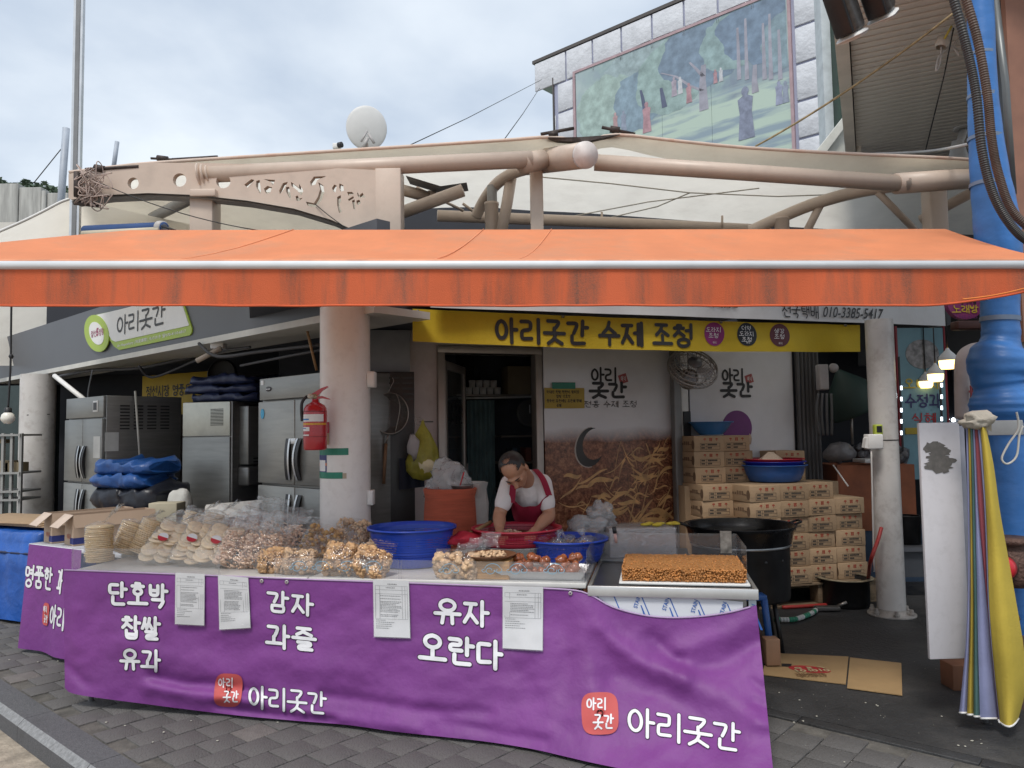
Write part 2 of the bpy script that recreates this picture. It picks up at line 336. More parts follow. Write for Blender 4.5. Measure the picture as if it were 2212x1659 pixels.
def letters(text, x0, z0, x1, z1, wgt, surf, name, material, parent, seg=.02, lift=.003, gap=.14, space=.5, merge=False, slant=0., outline=None):
    """strokes of `text` fitted in the box; surf(x, z, lift) gives the 3-D point"""
    units = []; x = 0
    for ch in text:
        if ch == ' ': x += space; continue
        units.append((ch, x)); x += 1 + gap
    tot = x - gap; sx = (x1 - x0) / tot; sz = (z1 - z0); w = wgt * sz; mb = MB(); res = []
    for ch, ux in units:
        for ol in ([True, False] if outline else [False]):
            if not merge or outline: mb = MB()
            k = 0
            for st in syllable(ch):
                pl = [(x0 + (ux + px + slant * py) * sx, z0 + py * sz) for px, py in st]
                v, f = strip(pl, w * (1.45 if ol else 1), seg); k += 1
                mb.add([surf(a.x, a.y, lift * (.55 if ol else 1) + k * .00025) for a in v], f)
            if not merge or outline: res.append(mb.out('letter_edge' if ol else name, outline if ol else material, parent))
    if merge and not outline: res.append(mb.out(name, material, parent))
    return res
TXT = {}
def textmesh(body, bold=0.):
    key = (body, bold)
    if key not in TXT:
        c = bpy.data.curves.new('t', 'FONT'); c.body = body; c.size = 1; c.offset = bold; c.resolution_u = 3
        o = bpy.data.objects.new('t', c); COL.objects.link(o); dg = bpy.context.evaluated_depsgraph_get(); dg.update()
        m = bpy.data.meshes.new_from_object(o.evaluated_get(dg)); v = [(a.co.x, a.co.y) for a in m.vertices]; f = [list(p.vertices) for p in m.polygons]
        bpy.data.objects.remove(o); bpy.data.curves.remove(c); bpy.data.meshes.remove(m); TXT[key] = (v, f)
    return TXT[key]
def print_text(body, x0, z0, x1, z1, surf, name, material, parent, lift=.003, bold=0., slant=0.):
    v, f = textmesh(body, bold)
    if not v: return None
    ax, bx, ay, by = min(a[0] for a in v), max(a[0] for a in v), min(a[1] for a in v), max(a[1] for a in v)
    mb = MB(); mb.add([surf(x0 + (a - ax) / (bx - ax) * (x1 - x0) + slant * (b - ay) / (by - ay) * (z1 - z0), z0 + (b - ay) / (by - ay) * (z1 - z0), lift) for a, b in v], f)
    return mb.out(name, material, parent)
def flat(F, y): return lambda x, z, l: F.at(x, y - l, z)
def pxbox(F, u0, v0, u1, v1, y=0):
    um, vm = (u0 + u1) / 2, (v0 + v1) / 2
    return F.px(u0, vm, y)[0], F.px(um, v1, y)[1], F.px(u1, vm, y)[0], F.px(um, v0, y)[1]
# ================================================================== THE SETTING
def project(p):
    q = CM.inverted() @ Vector(p)
    return (1106 + q.x / -q.z * FPX, 829.5 - q.y / -q.z * FPX, -q.z) if q.z < -.1 else (-9999, -9999, 0)
M_road = mat('road_brick', (.33, .28, .22), .85, var=.35, scale=9, bump=.5, bscale=35, dirt=.5)
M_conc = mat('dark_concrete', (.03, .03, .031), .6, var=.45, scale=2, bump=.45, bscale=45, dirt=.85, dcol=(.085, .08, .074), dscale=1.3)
M_paver = mat('paver', (.115, .109, .105), .8, var=.22, scale=4, bump=.6, bscale=90, dirt=.4, dcol=(.035, .033, .03), dscale=6)
M_paver2 = mat('pale_paver', (.16, .145, .135), .85, var=.15, scale=14, bump=.6, bscale=90)
M_joint = mat('joint_sand', (.10, .093, .082), .95, var=.5, scale=7, bump=.4)
M_kerb = mat('kerb_granite', (.10, .10, .105), .8, var=.25, scale=60, bump=.4, bscale=120, dirt=.4, dcol=(.045, .045, .045), dscale=4)
KO = G(0, 1529); KF = Fr(KO.x, KO.y, -41)
E_SHOP = 2.93
MB().add([(-150, -150, -.13), (150, -150, -.13), (150, 150, -.13), (-150, 150, -.13)], [(0, 1, 2, 3)]).out('road', M_road, kind='structure')
pav = thing('pavement', None, None, KF.at(0, 0, 0), -41); pav['kind'] = 'structure'
MB(KF).box(-14, 14, .19, E_SHOP, -.12, -.011).out('bedding', M_joint, pav)
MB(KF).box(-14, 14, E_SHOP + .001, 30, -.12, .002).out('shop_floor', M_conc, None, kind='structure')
# pavers, laid in strips across the pavement with shifted joints
def paver_mesh(seed):
    rnd = random.Random(seed); mb = MB(); w = .0968; mb.cbox(-w, w, -w, w, -.05, 0, .002 + .001 * rnd.random()); return mb
PV = []
for k in range(4):
    o = paver_mesh(k).out('paver', M_paver2 if k == 3 else M_paver, origin=(0, 0, 0)); PV.append(o.data); COL.objects.unlink(o); bpy.data.objects.remove(o)
cells = []
for i in range(-20, 40):
    for j in range(0, 14):
        x = i * .2; y = .30 + j * .2 + (.1 if i % 2 else 0) - .1
        if y < .28 or y > E_SHOP - .19: continue
        p = KF.at(x, y, 0); u, v, d = project(p)
        if -90 < u < 2320 and v < 1780 and d > 0:
            q = TF.I @ p
            if 0.1 < q.x < 4.1 and q.y > .25: continue
            cells.append((d, x, y, u, v))
cells.sort(); stuff = MB(KF)
for n, (d, x, y, u, v) in enumerate(cells):
    pale = any(abs(u - a) < 42 and abs(v - b) < 17 for a, b in ((551, 1594), (50, 1467)))
    M = Matrix.Translation((x, y, random.uniform(-.003, .002))) @ Matrix.Rotation(random.uniform(-.012, .012), 4, 'Z') @ Matrix.Rotation(random.uniform(-.008, .008), 4, 'X')
    if n < 300: piece(PV[3] if pale else PV[random.randrange(3)], 'paver', pav, M)
    else: stuff.box(-.095, .095, -.095, .095, -.05, 0, M=M)
if stuff.v: stuff.out('far_paver', M_paver, pav, kind='stuff')
M_edge = mat('edge_strip', (.03, .03, .031), .55, var=.3, scale=8, bump=.3)
for i in range(-2, 9): MB(KF).cbox(i * .9 + .3, i * .9 + 1.194, E_SHOP - .088, E_SHOP - .004, -.1, .003, .005).out('edge_strip', M_edge, pav)
kerb = thing('kerb', None, None, KF.at(0, 0, -.13), -41); kerb['kind'] = 'structure'
M_kedge = mat('kerb_worn_edge', (.23, .235, .24), .8, var=.3, scale=40, bump=.4, bscale=120)
for i in range(-8, 8):
    x0, x1 = i * 1.0 + .33, i * 1.0 + 1.325; P = [(0, -.13), (.0, -.035), (.035, 0.0), (.185, .001), (.185, -.13)]
    mb = MB(KF)
    mb.add([(x, y, z) for x in (x0, x1) for y, z in P], [(0, 1, 6, 5), (2, 3, 8, 7), (3, 4, 9, 8), (0, 4, 3, 2, 1), (5, 6, 7, 8, 9)])
    mb.add([(x0, 0, -.035), (x0, .035, 0), (x1, .035, 0), (x1, 0, -.035)], [(0, 1, 2, 3)], mi=1)
    mb.out('kerb_stone', [M_kerb, M_kedge], kerb)
mb = MB()                                                           # crumbs and scraps lying about
for u, v in [(907 * .2976, 750 * .2976 + 1344), (600, 1560), (413, 1557), (354, 1581), (330, 1603), (470, 1600), (230, 1560), (82, 1430), (125, 1428), (20, 1425), (1683, 1496), (1727, 1512), (1764, 1547), (1715, 1560), (1896, 1525), (2034, 1547), (1870, 1518), (1893, 1523), (1824, 1646), (1735, 1557), (2070, 1610), (2085, 1612), (2100, 1600), (2120, 1606)]:
    p = G(u, v, .006); mb.blob(p, (random.uniform(.005, .011), random.uniform(.004, .009), .003), random.random() * 9, .5)
for k in range(240):
    p = KF.at(random.uniform(2.2, 5.5), random.uniform(1.2, 4.8), .004)
    mb.blob(p, (random.uniform(.001, .0035), random.uniform(.001, .0035), .0012), k, .5)
tag(mb.out('litter', mat('litter', (.42, .4, .34), .9)), 'small pale crumbs scattered over the dark paving', 'litter', kind='stuff')

# ------------------------------------------------------------------ shop building (walls and roof that shade the inside)
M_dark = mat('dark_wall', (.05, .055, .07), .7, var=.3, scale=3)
M_wallw = mat('white_panel', (.62, .62, .65), .35, var=.06, scale=2, dirt=.15, dcol=(.35, .33, .3))
M_cream = mat('cream_paint', (.60, .555, .50), .45, var=.1, scale=4, dirt=.3, dcol=(.3, .27, .23), dscale=5)
M_steel = mat('steel_bounce_tint', (.55, .445, .365), .42, var=.12, scale=5, dirt=.35, dcol=(.22, .18, .14), dscale=5)  # peach tint puts the awning's orange bounce light into the steel colour
M_steel2 = mat('grey_steel', (.30, .295, .285), .45, var=.15, scale=5, dirt=.4, dcol=(.15, .12, .1), dscale=6)
M_alu = mat('aluminium', (.62, .63, .64), .35, .8, var=.1, scale=8)
M_ss = mat('stainless', (.22, .215, .205), .36, .6, var=.12, scale=3, stretch=(1, 1, 12), dirt=.2, dcol=(.3, .29, .28))
M_ssw = mat('stainless_front', (.27, .27, .255), .38, .55, var=.12, scale=3, stretch=(1, 1, 8), dirt=.25, dcol=(.3, .29, .27))
M_black = mat('black_plastic', (.015, .015, .017), .45, var=.3)
M_white = mat('white_plastic', (.72, .71, .69), .5, var=.06, dirt=.15, dcol=(.45, .42, .38))
M_wire = mat('dark_cable', (.02, .02, .02), .6)
WY = 1.02                                                            # wall plane behind the right front
shop = thing('shop_building', 'dark rear walls and flat roof enclosing the shop behind the stall', 'building', RF.at(1, WY, 0), 18.5)
def rx(u, v=1000, y=WY): return RF.px(u, v, y)[0]
def rz_(u, v, y=WY): return RF.px(u, v, y)[1]
xa, xd0, xd1, xe = rx(862), rx(950), rx(1168), rx(1740)
dtop = rz_(1060, 765)
mb = MB(RF); mb.box(xa, xd0, WY, WY + .12, 0, 2.66); mb.out('wall_strip', mat('pinkish_wall', (.55, .47, .45), .5, var=.18, scale=2, dirt=.35, dcol=(.3, .12, .08), dscale=3), shop)
MB(RF).box(xd0, xd1, WY, WY + .12, dtop, 2.66).out('lintel', M_cream, shop)
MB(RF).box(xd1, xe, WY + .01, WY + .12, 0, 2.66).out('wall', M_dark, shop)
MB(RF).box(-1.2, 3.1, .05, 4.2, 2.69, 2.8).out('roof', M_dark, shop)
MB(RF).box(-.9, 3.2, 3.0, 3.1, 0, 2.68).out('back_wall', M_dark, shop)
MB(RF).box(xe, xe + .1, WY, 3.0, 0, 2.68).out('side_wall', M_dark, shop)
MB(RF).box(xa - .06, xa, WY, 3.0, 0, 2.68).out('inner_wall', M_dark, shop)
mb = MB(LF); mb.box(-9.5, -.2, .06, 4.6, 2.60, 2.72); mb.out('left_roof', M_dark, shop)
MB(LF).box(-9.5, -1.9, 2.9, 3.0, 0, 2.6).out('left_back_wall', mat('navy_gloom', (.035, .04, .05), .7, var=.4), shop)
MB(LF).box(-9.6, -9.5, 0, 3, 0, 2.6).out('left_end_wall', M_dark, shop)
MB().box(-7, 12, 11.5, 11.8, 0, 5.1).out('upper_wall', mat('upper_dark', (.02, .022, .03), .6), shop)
# the arcade on the right: dark back and sides
arcade = thing('market_arcade', 'dim covered market passage behind the white pillar at the right', 'passage', (5.2, 10, 0))
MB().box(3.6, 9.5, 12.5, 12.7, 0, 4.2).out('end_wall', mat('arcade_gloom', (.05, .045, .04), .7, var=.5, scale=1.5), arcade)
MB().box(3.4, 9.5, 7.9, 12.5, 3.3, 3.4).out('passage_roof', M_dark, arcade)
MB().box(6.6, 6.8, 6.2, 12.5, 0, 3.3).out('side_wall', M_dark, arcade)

# ------------------------------------------------------------------ distant left
CW = Fr(W(-30, 450, 16).x, 16, 0)
cwall = thing('concrete_wall', 'weathered grey concrete panel wall far behind the left canopy', 'wall', CW.at(1, 0, 0))
M_cw = mat('stained_concrete', (.36, .36, .34), .9, var=.35, scale=2.5, stretch=(3, 1, .35), bump=.4, bscale=10, dirt=.7, dcol=(.16, .16, .15), dscale=1.5)
for a, b, zt in ((-30, 38, 396), (40, 88, 404), (90, 100, 412), (101, 145, 416)):
    x0, x1 = CW.px(a, 450)[0], CW.px(b, 450)[0]; MB(CW).cbox(x0, x1, 0 if b != 100 else -.03, .3, 0, CW.px((a + b) / 2, zt)[1], .02).out('panel', M_cw, cwall)
mb = MB()
for k in range(900):
    u = random.uniform(-40, 150); d = 60 + random.random() * 8; top = 388 + 12 * abs(math.sin(u * .06)) + (10 if u > 100 else 0)
    p = W(u, top + 45 * random.random() ** 1.5, d); r = random.uniform(.12, .3)
    q = Matrix.Rotation(random.random() * 6, 3, 'Z') @ Matrix.Rotation(random.random() * 3, 3, 'X')
    mb.add([p + q @ Vector((-r, 0, -r)), p + q @ Vector((r, 0, -r)), p + q @ Vector((0, 0, r))], [(0, 1, 2)])
mb.out('wooded_hill', mat('leaves', (.05, .08, .05), .8, var=.4), kind='stuff', label='dark wooded hill just above the far concrete wall', cat='hill')
MB().box(-90, 60, 66, 70, -1, 10).out('hill', mat('hill_green', (.05, .07, .05), .9, var=.4, scale=.3), kind='structure')
def distant_pole(u0, v0, u1, v1, d, r, label):
    MB().tube([W(u0, v0, d), W(u1, v1, d)], r, 8).out('thin_pole', mat('pole_blue_grey', (.36, .4, .46), .5), label=label, cat='pole')
distant_pole(126, 520, 143, 277, 12, .055, 'tilted pale grey pole left of the tall aluminium mast')
distant_pole(243, 380, 253, 306, 12, .035, 'short thin grey rod above the canopy edge at left')
MB().tube([W(74, 394, 12), W(140, 312, 12)], .008, 5).out('guy_wire', M_wire, label='thin guy wire slanting up to the tilted grey pole', cat='wire')

# tall aluminium mast
mast = thing('aluminium_mast', 'tall ridged aluminium mast rising at the far left', 'mast', W(160, 440, 6.5))
b0 = W(161, 560, 6.5); zt = 6.2
for k, (dxx, r) in enumerate(((-.028, .018), (0, .024), (.027, .018))):
    MB().box(b0.x + dxx - r * .75, b0.x + dxx + r * .75, 6.5 - r, 6.5 + r, b0.z, zt).out('rib', mat('mast_dark', (.22, .22, .22), .4, .5) if k == 1 else M_alu, mast)

# ------------------------------------------------------------------ tensile canopy: frame, lettered beam and membrane
canopy = thing('pipe_canopy', 'peach-tinted steel pipe frame carrying the white market canopy', 'canopy frame', W(845, 500, 6.2))
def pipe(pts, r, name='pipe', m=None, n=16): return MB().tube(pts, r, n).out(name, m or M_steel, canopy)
D = 5.93
pipe([W(442, 377, D), W(1150, 344, D)], .066)
pipe([W(1285, 351, D), W(1600, 372, 5.94), W(1960, 397, 5.97)], .064)
pipe([W(1935, 397, 5.98), W(2130, 383, 6.1)], .082)
pipe([W(1140, 353, 6.5), W(1265, 335, 5.7)], .100, 'ridge_pipe')
e0, e1 = W(1262, 335.4, 5.72), W(1266.5, 334.7, 5.69)
MB().tube([e0, e1], .1015, 24).out('end_cap', mat('cap_white', (.68, .64, .62), .45, dirt=.35, dcol=(.35, .2, .15), dscale=9), canopy)
pipe([W(1128, 353, D), W(1172, 345, 6.05)], .082, 'collar'); pipe([W(1935, 397, 6.48), W(1962, 398, 6.5)], .076, 'collar')
pipe(smoothpath([W(1148, 362, 6.4), W(1108, 374, 6.6), W(1072, 398, 6.8), W(1046, 432, 7.0), W(1028, 468, 7.1)]), .052, 'arch_pipe')
pipe([W(1104, 385, 6.7), W(1095, 440, 6.7), W(1080, 520, 6.7)], .05, 'brace')
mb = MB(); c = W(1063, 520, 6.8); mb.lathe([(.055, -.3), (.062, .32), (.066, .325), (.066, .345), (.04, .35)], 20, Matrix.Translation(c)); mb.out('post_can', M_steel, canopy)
c = W(1063, 425, 6.8); mb = MB(); mb.lathe([(.045, -.12), (.045, .1)], 16, Matrix.Translation(c)); mb.out('post_neck', M_steel2, canopy)
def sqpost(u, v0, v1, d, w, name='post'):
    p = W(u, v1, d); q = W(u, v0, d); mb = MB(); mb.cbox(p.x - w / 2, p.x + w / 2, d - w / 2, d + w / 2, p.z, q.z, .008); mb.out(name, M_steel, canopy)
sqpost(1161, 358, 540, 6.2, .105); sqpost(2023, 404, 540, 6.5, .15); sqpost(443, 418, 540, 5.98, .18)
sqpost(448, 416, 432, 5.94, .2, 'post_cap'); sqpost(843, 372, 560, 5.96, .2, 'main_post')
pipe([W(868, 410, 6.7), W(930, 427, 6.9)], .05); pipe([W(926, 425, 6.85), W(938, 428, 6.9)], .058, 'collar')
pipe([W(860, 462, 6.6), W(1000, 411, 6.5)], .055)
mb = MB(); a, b = W(876, 379, 6.6), W(952, 402, 6.6); c = W(1008, 394, 6.5)
mb.sheet([[a, a + Vector((0, .3, .02))], [b, b + Vector((0, .3, .02))], [c, c + Vector((0, .3, .02))]]); mb.out('bracket_plate', M_steel2, canopy)
pipe([W(945, 466, 7.6), W(1300, 480, 7.9), W(1660, 497, 8.2)], .058)
for u, v in ((1300, 458), (1560, 466), (1690, 470)): pipe([W(u, v, 8), W(u, v + 26, 8)], .012, 'hanger')
pipe([W(900, 405, 7), W(1000, 455, 7.4)], .014, 'tie_rod'); pipe([W(1000, 440, 7.3), W(1030, 462, 7.4)], .014, 'tie_rod')
pipe(smoothpath([W(1952, 398, 6.5), W(1850, 415, 6.7), W(1760, 440, 6.9), W(1690, 468, 7), W(1620, 500, 7.1)]), .055, 'arch_pipe')
pipe([W(1775, 437, 6.9), W(1740, 505, 6.9)], .036, 'brace'); pipe([W(1895, 414, 6.6), W(1975, 495, 6.8)], .03, 'brace'); pipe([W(2110, 410, 6.5), W(1990, 475, 6.9)], .045, 'brace')
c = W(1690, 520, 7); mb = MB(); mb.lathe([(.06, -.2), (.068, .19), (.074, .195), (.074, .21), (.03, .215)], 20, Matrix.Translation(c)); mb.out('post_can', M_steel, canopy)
# beam with cut-out lettering, cut as real holes
BF = Fr(W(150, 400, 5.93).x, 5.93, -1.0)
def cut_plate(F, outline, holes, thick, name, m, parent):
    cu = bpy.data.curves.new('cut', 'CURVE'); cu.dimensions = '2D'; cu.fill_mode = 'BOTH'; cu.extrude = thick / 2
    for lp in [outline] + holes:
        sp = cu.splines.new('POLY'); sp.points.add(len(lp) - 1); sp.use_cyclic_u = True
        for k, (u, v) in enumerate(lp): x, z = F.px(u, v); sp.points[k].co = (x, z, 0, 1)
    o = bpy.data.objects.new('cut', cu); COL.objects.link(o); dg = bpy.context.evaluated_depsgraph_get(); dg.update()
    me = bpy.data.meshes.new_from_object(o.evaluated_get(dg)); mb = MB(F)
    mb.add([(v.co.x, v.co.z, v.co.y) for v in me.vertices], [list(p.vertices) for p in me.polygons])
    bpy.data.objects.remove(o); return mb.out(name, m, parent)
def ring(cx, cy, rx_, ry, n=16): return [(cx + rx_ * math.cos(2 * math.pi * k / n), cy + ry * math.sin(2 * math.pi * k / n)) for k in range(n)]
Z1 = lambda L_: [(x * .3333, 274.3 + y * .3333) for x, y in L_]
Z2 = lambda L_: [(713.2 + x * .3472, 219.4 + y * .3472) for x, y in L_]
holes = [ring(291, 398, 12, 12.5), ring(391, 391, 14.5, 14.5), ring(485, 394, 15.5, 15)]
for q in [[(1590, 380), (1636, 345), (1656, 350), (1612, 400)], [(1668, 356), (1690, 350), (1700, 440), (1688, 435), (1665, 390)], [(1715, 345), (1790, 350), (1775, 385), (1762, 362)], [(1718, 405), (1740, 388), (1770, 398), (1758, 430), (1735, 442), (1722, 425)],
          [(1815, 420), (1840, 370), (1872, 362), (1850, 405), (1820, 445)], [(1860, 395), (1880, 395), (1895, 472), (1880, 465), (1860, 425)], [(1892, 362), (1945, 402), (1945, 375), (1972, 420), (1960, 448), (1930, 415), (1895, 388)], [(1922, 455), (1935, 450), (1945, 470), (1968, 465), (1945, 488), (1926, 482)],
          [(2015, 362), (2040, 328), (2122, 325), (2062, 350), (2050, 380), (2020, 388)], [(2068, 365), (2100, 385), (2108, 430), (2090, 480), (2050, 527), (2000, 517), (1988, 490), (2040, 500), (2065, 460), (2080, 410)]]: holes.append(Z1(q))
for q in [[(16, 545), (30, 522), (46, 530), (40, 570), (24, 566)], [(62, 516), (85, 525), (90, 560), (70, 568), (60, 540)], [(48, 600), (70, 588), (74, 620), (62, 650), (78, 692), (60, 700), (48, 650)],
          [(110, 568), (140, 568), (152, 580), (118, 592)], [(115, 614), (148, 594), (152, 606), (122, 624)], [(140, 622), (156, 615), (162, 678), (150, 674)], [(172, 568), (185, 590), (205, 573), (224, 606), (205, 600), (188, 606), (176, 592)], [(168, 622), (185, 616), (197, 635), (180, 652), (168, 638)]]: holes.append(Z2(q))
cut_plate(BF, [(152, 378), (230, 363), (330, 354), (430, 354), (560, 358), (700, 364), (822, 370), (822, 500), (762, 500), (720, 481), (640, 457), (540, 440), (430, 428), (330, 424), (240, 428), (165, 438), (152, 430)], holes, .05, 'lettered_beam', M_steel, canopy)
# lower flange of the beam
pts = [(165, 438), (240, 428), (330, 424), (430, 428), (540, 440), (640, 457), (720, 481), (762, 500), (800, 520)]
mb = MB(BF); rows = []
for u, v in pts: x, z = BF.px(u, v); rows.append([(x, -.07, z - .012), (x, .07, z - .012)])
mb.sheet(rows); rows = [[(a[0], a[1], a[2] + .016), (b[0], b[1], b[2] + .016)] for a, b in rows]; mb.sheet(rows); mb.out('beam_flange', M_steel2, canopy)
M_rust = mat('rusty_steel', (.06, .045, .04), .6, .4, var=.5, scale=20)
def bracket(pts, r): MB().tube(pts, r, 8).out('turnbuckle', M_rust, canopy)
bracket([W(1168, 290, 6), W(1240, 277, 6)], .014); bracket([W(1300, 275, 6), W(1372, 290, 6)], .014)
bracket([W(1185, 292, 6), W(1205, 290, 6)], .03); bracket([W(1318, 279, 6), W(1338, 282, 6)], .03)
mb = MB(); a = [W(1184, 297, 5.95), W(1250, 296, 5.9), W(1340, 290, 5.95), W(1260, 307, 5.9), W(1205, 304, 5.95)]; mb.add(a + [p + Vector((0, .1, .02)) for p in a], [(0, 1, 2, 3, 4), (9, 8, 7, 6, 5), (0, 5, 6, 1), (1, 6, 7, 2), (2, 7, 8, 3), (3, 8, 9, 4), (4, 9, 5, 0)]); mb.out('clamp_plate', M_rust, canopy)
bracket([W(326, 342, 6.1), W(400, 346, 6.1)], .01); bracket([W(340, 341, 6.1), W(362, 344, 6.1)], .024); bracket([W(372, 346, 6.1), W(470, 340, 6.1)], .018)
bracket([W(185, 366, 5.9), W(300, 360, 5.9)], .014); bracket([W(205, 362, 5.9), W(225, 366, 5.9)], .028); bracket([W(168, 372, 5.85), W(168, 425, 5.85)], .03); bracket([W(160, 438, 5.88), W(215, 444, 5.88)], .018)
for k in range(3):
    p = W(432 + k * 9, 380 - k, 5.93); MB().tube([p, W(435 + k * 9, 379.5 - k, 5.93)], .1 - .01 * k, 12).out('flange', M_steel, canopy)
# tangle of string and wire at the beam's left end
mb = MB()
for k in range(16):
    c0 = Vector((random.uniform(178, 225), random.uniform(372, 440))); pts = []
    for i in range(7): pts.append(W(c0.x + random.uniform(-28, 28), c0.y + random.uniform(-26, 34), 5.82 + random.uniform(-.06, .05)))
    mb.tube(smoothpath(pts, 5), .0045, 4)
mb.out('string_tangle', mat('old_string', (.42, .33, .29), .9, var=.4), label='tangled old string hanging at the canopy beam end', cat='string')
# membrane
M_mem = mat('canopy_membrane', (.84, .80, .72), .55, var=.06, scale=2, dirt=.25, dcol=(.5, .44, .37), dscale=2.5, trans=.62)
front = [(150, 372), (250, 360), (330, 352), (600, 334), (900, 315), (1100, 302), (1190, 296), (1262, 305), (1330, 291), (1450, 303), (1600, 318), (1760, 328), (1900, 335), (2040, 341), (2140, 348)]
back = [(150, 520), (300, 505), (400, 500), (640, 480), (900, 452), (1040, 448), (1150, 455), (1260, 460), (1360, 467), (1480, 476), (1600, 484), (1740, 492), (1880, 500), (2020, 505), (2140, 508)]
mem = thing('canopy_membrane', 'white tensile fabric stretched over the steel pipe frame', 'canopy', W(1260, 480, 7.5))
rows = []
for (u0, v0), (u1, v1) in zip(front, back):
    p0, p1 = W(u0, v0, 6.0), W(u1, v1, 9.2); row = []
    for k in range(13):
        t = k / 12; q = p0.lerp(p1, t); q.z += .22 * math.sin(math.pi * t) + (.05 * math.sin(t * 9 + u0 * .004)) * t * (1 - t) ; row.append(q)
    rows.append(row)
def dense(rows, n=3):
    out = []
    cols = [smoothpath([r[j] for r in rows], n) for j in range(len(rows[0]))]
    return [[c[i] for c in cols] for i in range(len(cols[0]))]
mb = MB(); mb.sheet(dense(rows)); mb.out('fabric', M_mem, mem)
MB().tube(smoothpath([W(u, v, 5.99) for u, v in front], 3), .014, 8).out('front_hem', mat('hem_cloth', (.62, .50, .42), .7, dirt=.8, dcol=(.42, .18, .1), dscale=5), mem)
fl = []                                                              # short flap hanging from the front hem
for u, v in front: p = W(u, v, 5.99); fl.append([p, p + Vector((0, .1, -.03)), p + Vector((0, .22, -.02 - (.05 if 700 < u < 1150 or u > 1330 else .0)))])
mb = MB(); mb.sheet(dense(fl)); mb.out('front_flap', M_mem, mem)
for pts in (([(1172, 376), (1320, 390), (1490, 410), (1680, 418), (1850, 412)]), ([(1490, 410), (1420, 440), (1310, 466)]), ([(1190, 470), (1400, 430), (1640, 400)])):
    MB().tube([W(u, v, 7.0 + (v - 376) * .012) - Vector((0, 0, .03)) for u, v in pts], .006, 6).out('seam', mat('seam_cloth', (.52, .49, .43), .8), mem)
lf = [(-30, 512), (40, 482), (90, 458), (130, 437), (156, 428)]
lb = [(-90, 640), (60, 590), (200, 560), (420, 540), (900, 530)]
rows = []
for (u0, v0), (u1, v1) in zip(lf, lb):
    p0, p1 = W(u0, v0, 6.6), W(u1, v1, 8.4); rows.append([p0.lerp(p1, k / 8) + Vector((0, 0, -.12 * math.sin(math.pi * k / 8))) for k in range(9)])
mb = MB(); mb.sheet(dense(rows)); o = mb.out('side_fabric', M_mem, mem)
rows = []
for u in range(150, 900, 50):
    p0, p1 = W(u, 415, 7.0), W(u, 560, 8.6); rows.append([p0.lerp(p1, k / 6) for k in range(7)])
mb = MB(); mb.sheet(rows); mb.out('rear_fabric', M_mem, mem)
mb = MB(); mb.sheet([[W(u, v, 12.5 - (v - 500) * .004) for v in (480, 560, 640, 720, 790)] for u in range(-80, 420, 60)]); mb.out('far_fabric', M_mem, mem)
MB().tube(smoothpath([W(u, v, 6.59) for u, v in lf], 4), .012, 6).out('side_hem', M_white, mem)
MB().tube([W(330, 470, 7.2), W(420, 425, 6.6)], .05, 12).out('pipe', M_steel2, canopy)

# ------------------------------------------------------------------ satellite dish
dish = thing('satellite_dish', 'round pale grey satellite dish seen from behind above the canopy', 'satellite dish', W(792, 330, 9))
c = W(792, 276, 9); T = Matrix.Translation(c) @ Matrix.Rotation(R(14), 4, 'Z') @ Matrix.Rotation(R(-82), 4, 'X')
mb = MB(); mb.lathe([(.001, -.03), (.08, -.027), (.15, -.018), (.21, -.004), (.238, .006), (.242, .010), (.236, .013)], 40, T @ Matrix.Scale(1.09, 4, (0, 1, 0))); mb.out('reflector', mat('dish_grey', (.62, .62, .61), .5, var=.05, dirt=.15, dcol=(.4, .38, .36)), dish)
b = W(795, 298, 8.85); mb = MB(); mb.tube([b, b + Vector((-.06, .0, -.12))], .02, 8); mb.tube([b + Vector((0, .02, .06)), b + Vector((.07, 0, -.06))], .016, 8); mb.tube([b + Vector((-.02, .05, .1)), b + Vector((-.08, 0, -.04))], .012, 8); mb.out('mount_bracket', mat('bracket_grey', (.38, .36, .35), .5), dish)
MB().tube([b + Vector((-.03, .05, -.05)), b + Vector((-.03, .1, -1.5))], .025, 10).out('mast_pipe', M_steel, dish)
lb_ = thing('security_camera', 'tiny white camera left of the satellite dish', 'camera', W(736, 326, 8.5)); p = W(732, 321, 8.5)
MB().cbox(p.x - .05, p.x + .03, 8.4, 8.5, p.z - .03, p.z + .03, .008).out('housing', M_white, lb_)
MB().tube([p + Vector((.02, -.1, 0)), p + Vector((.06, -.12, 0))], .032, 12).out('lens', M_black, lb_); MB().tube([p, p - Vector((0, 0, .4))], .014, 8).out('stem', M_white, lb_)

# ------------------------------------------------------------------ mural building
mur = thing('mural_building', 'pale building with stone-pattern border and a faded woodland mural', 'building', MF.at(4, 2, 0), -41.6)
xR = MF.px(1786, 200)[0]; zT = MF.px(1167, 134)[1]; xn = MF.px(1199, 260)[0]; zn = MF.px(1167, 181)[1]
M_mw = mat('mural_mortar', (.36, .38, .50), .7, var=.1, scale=1)
MB(MF).box(xn, xR, 0, 6, 0, zT).out('wall', M_mw, mur)
MB(MF).box(0, xn, 0, 2.2, zn, zT).out('overhang', mat('mint_paint', (.42, .60, .52), .6), mur)
MB(MF).box(-.05, xR + .05, -.06, 6, zT, zT + .09).out('parapet_cap', mat('cap_brown', (.09, .08, .075), .6), mur)
MB(MF).box(xn - .04, xn, -.05, .02, 0, zn).out('corner_trim', mat('cap_brown'), mur); MB(MF).box(xR - .02, xR + .1, -.06, .02, 0, zT).out('corner_trim', mat('cap_brown'), mur)
M_stone = mat('mural_stone', (.62, .64, .68), .75, var=.1, scale=3, bump=1.0, bscale=9)
mx0, mx1 = MF.px(1246, 240)[0], MF.px(1709, 200)[0]; mz1 = MF.px(1246, 160)[1]; mz0 = 5.0
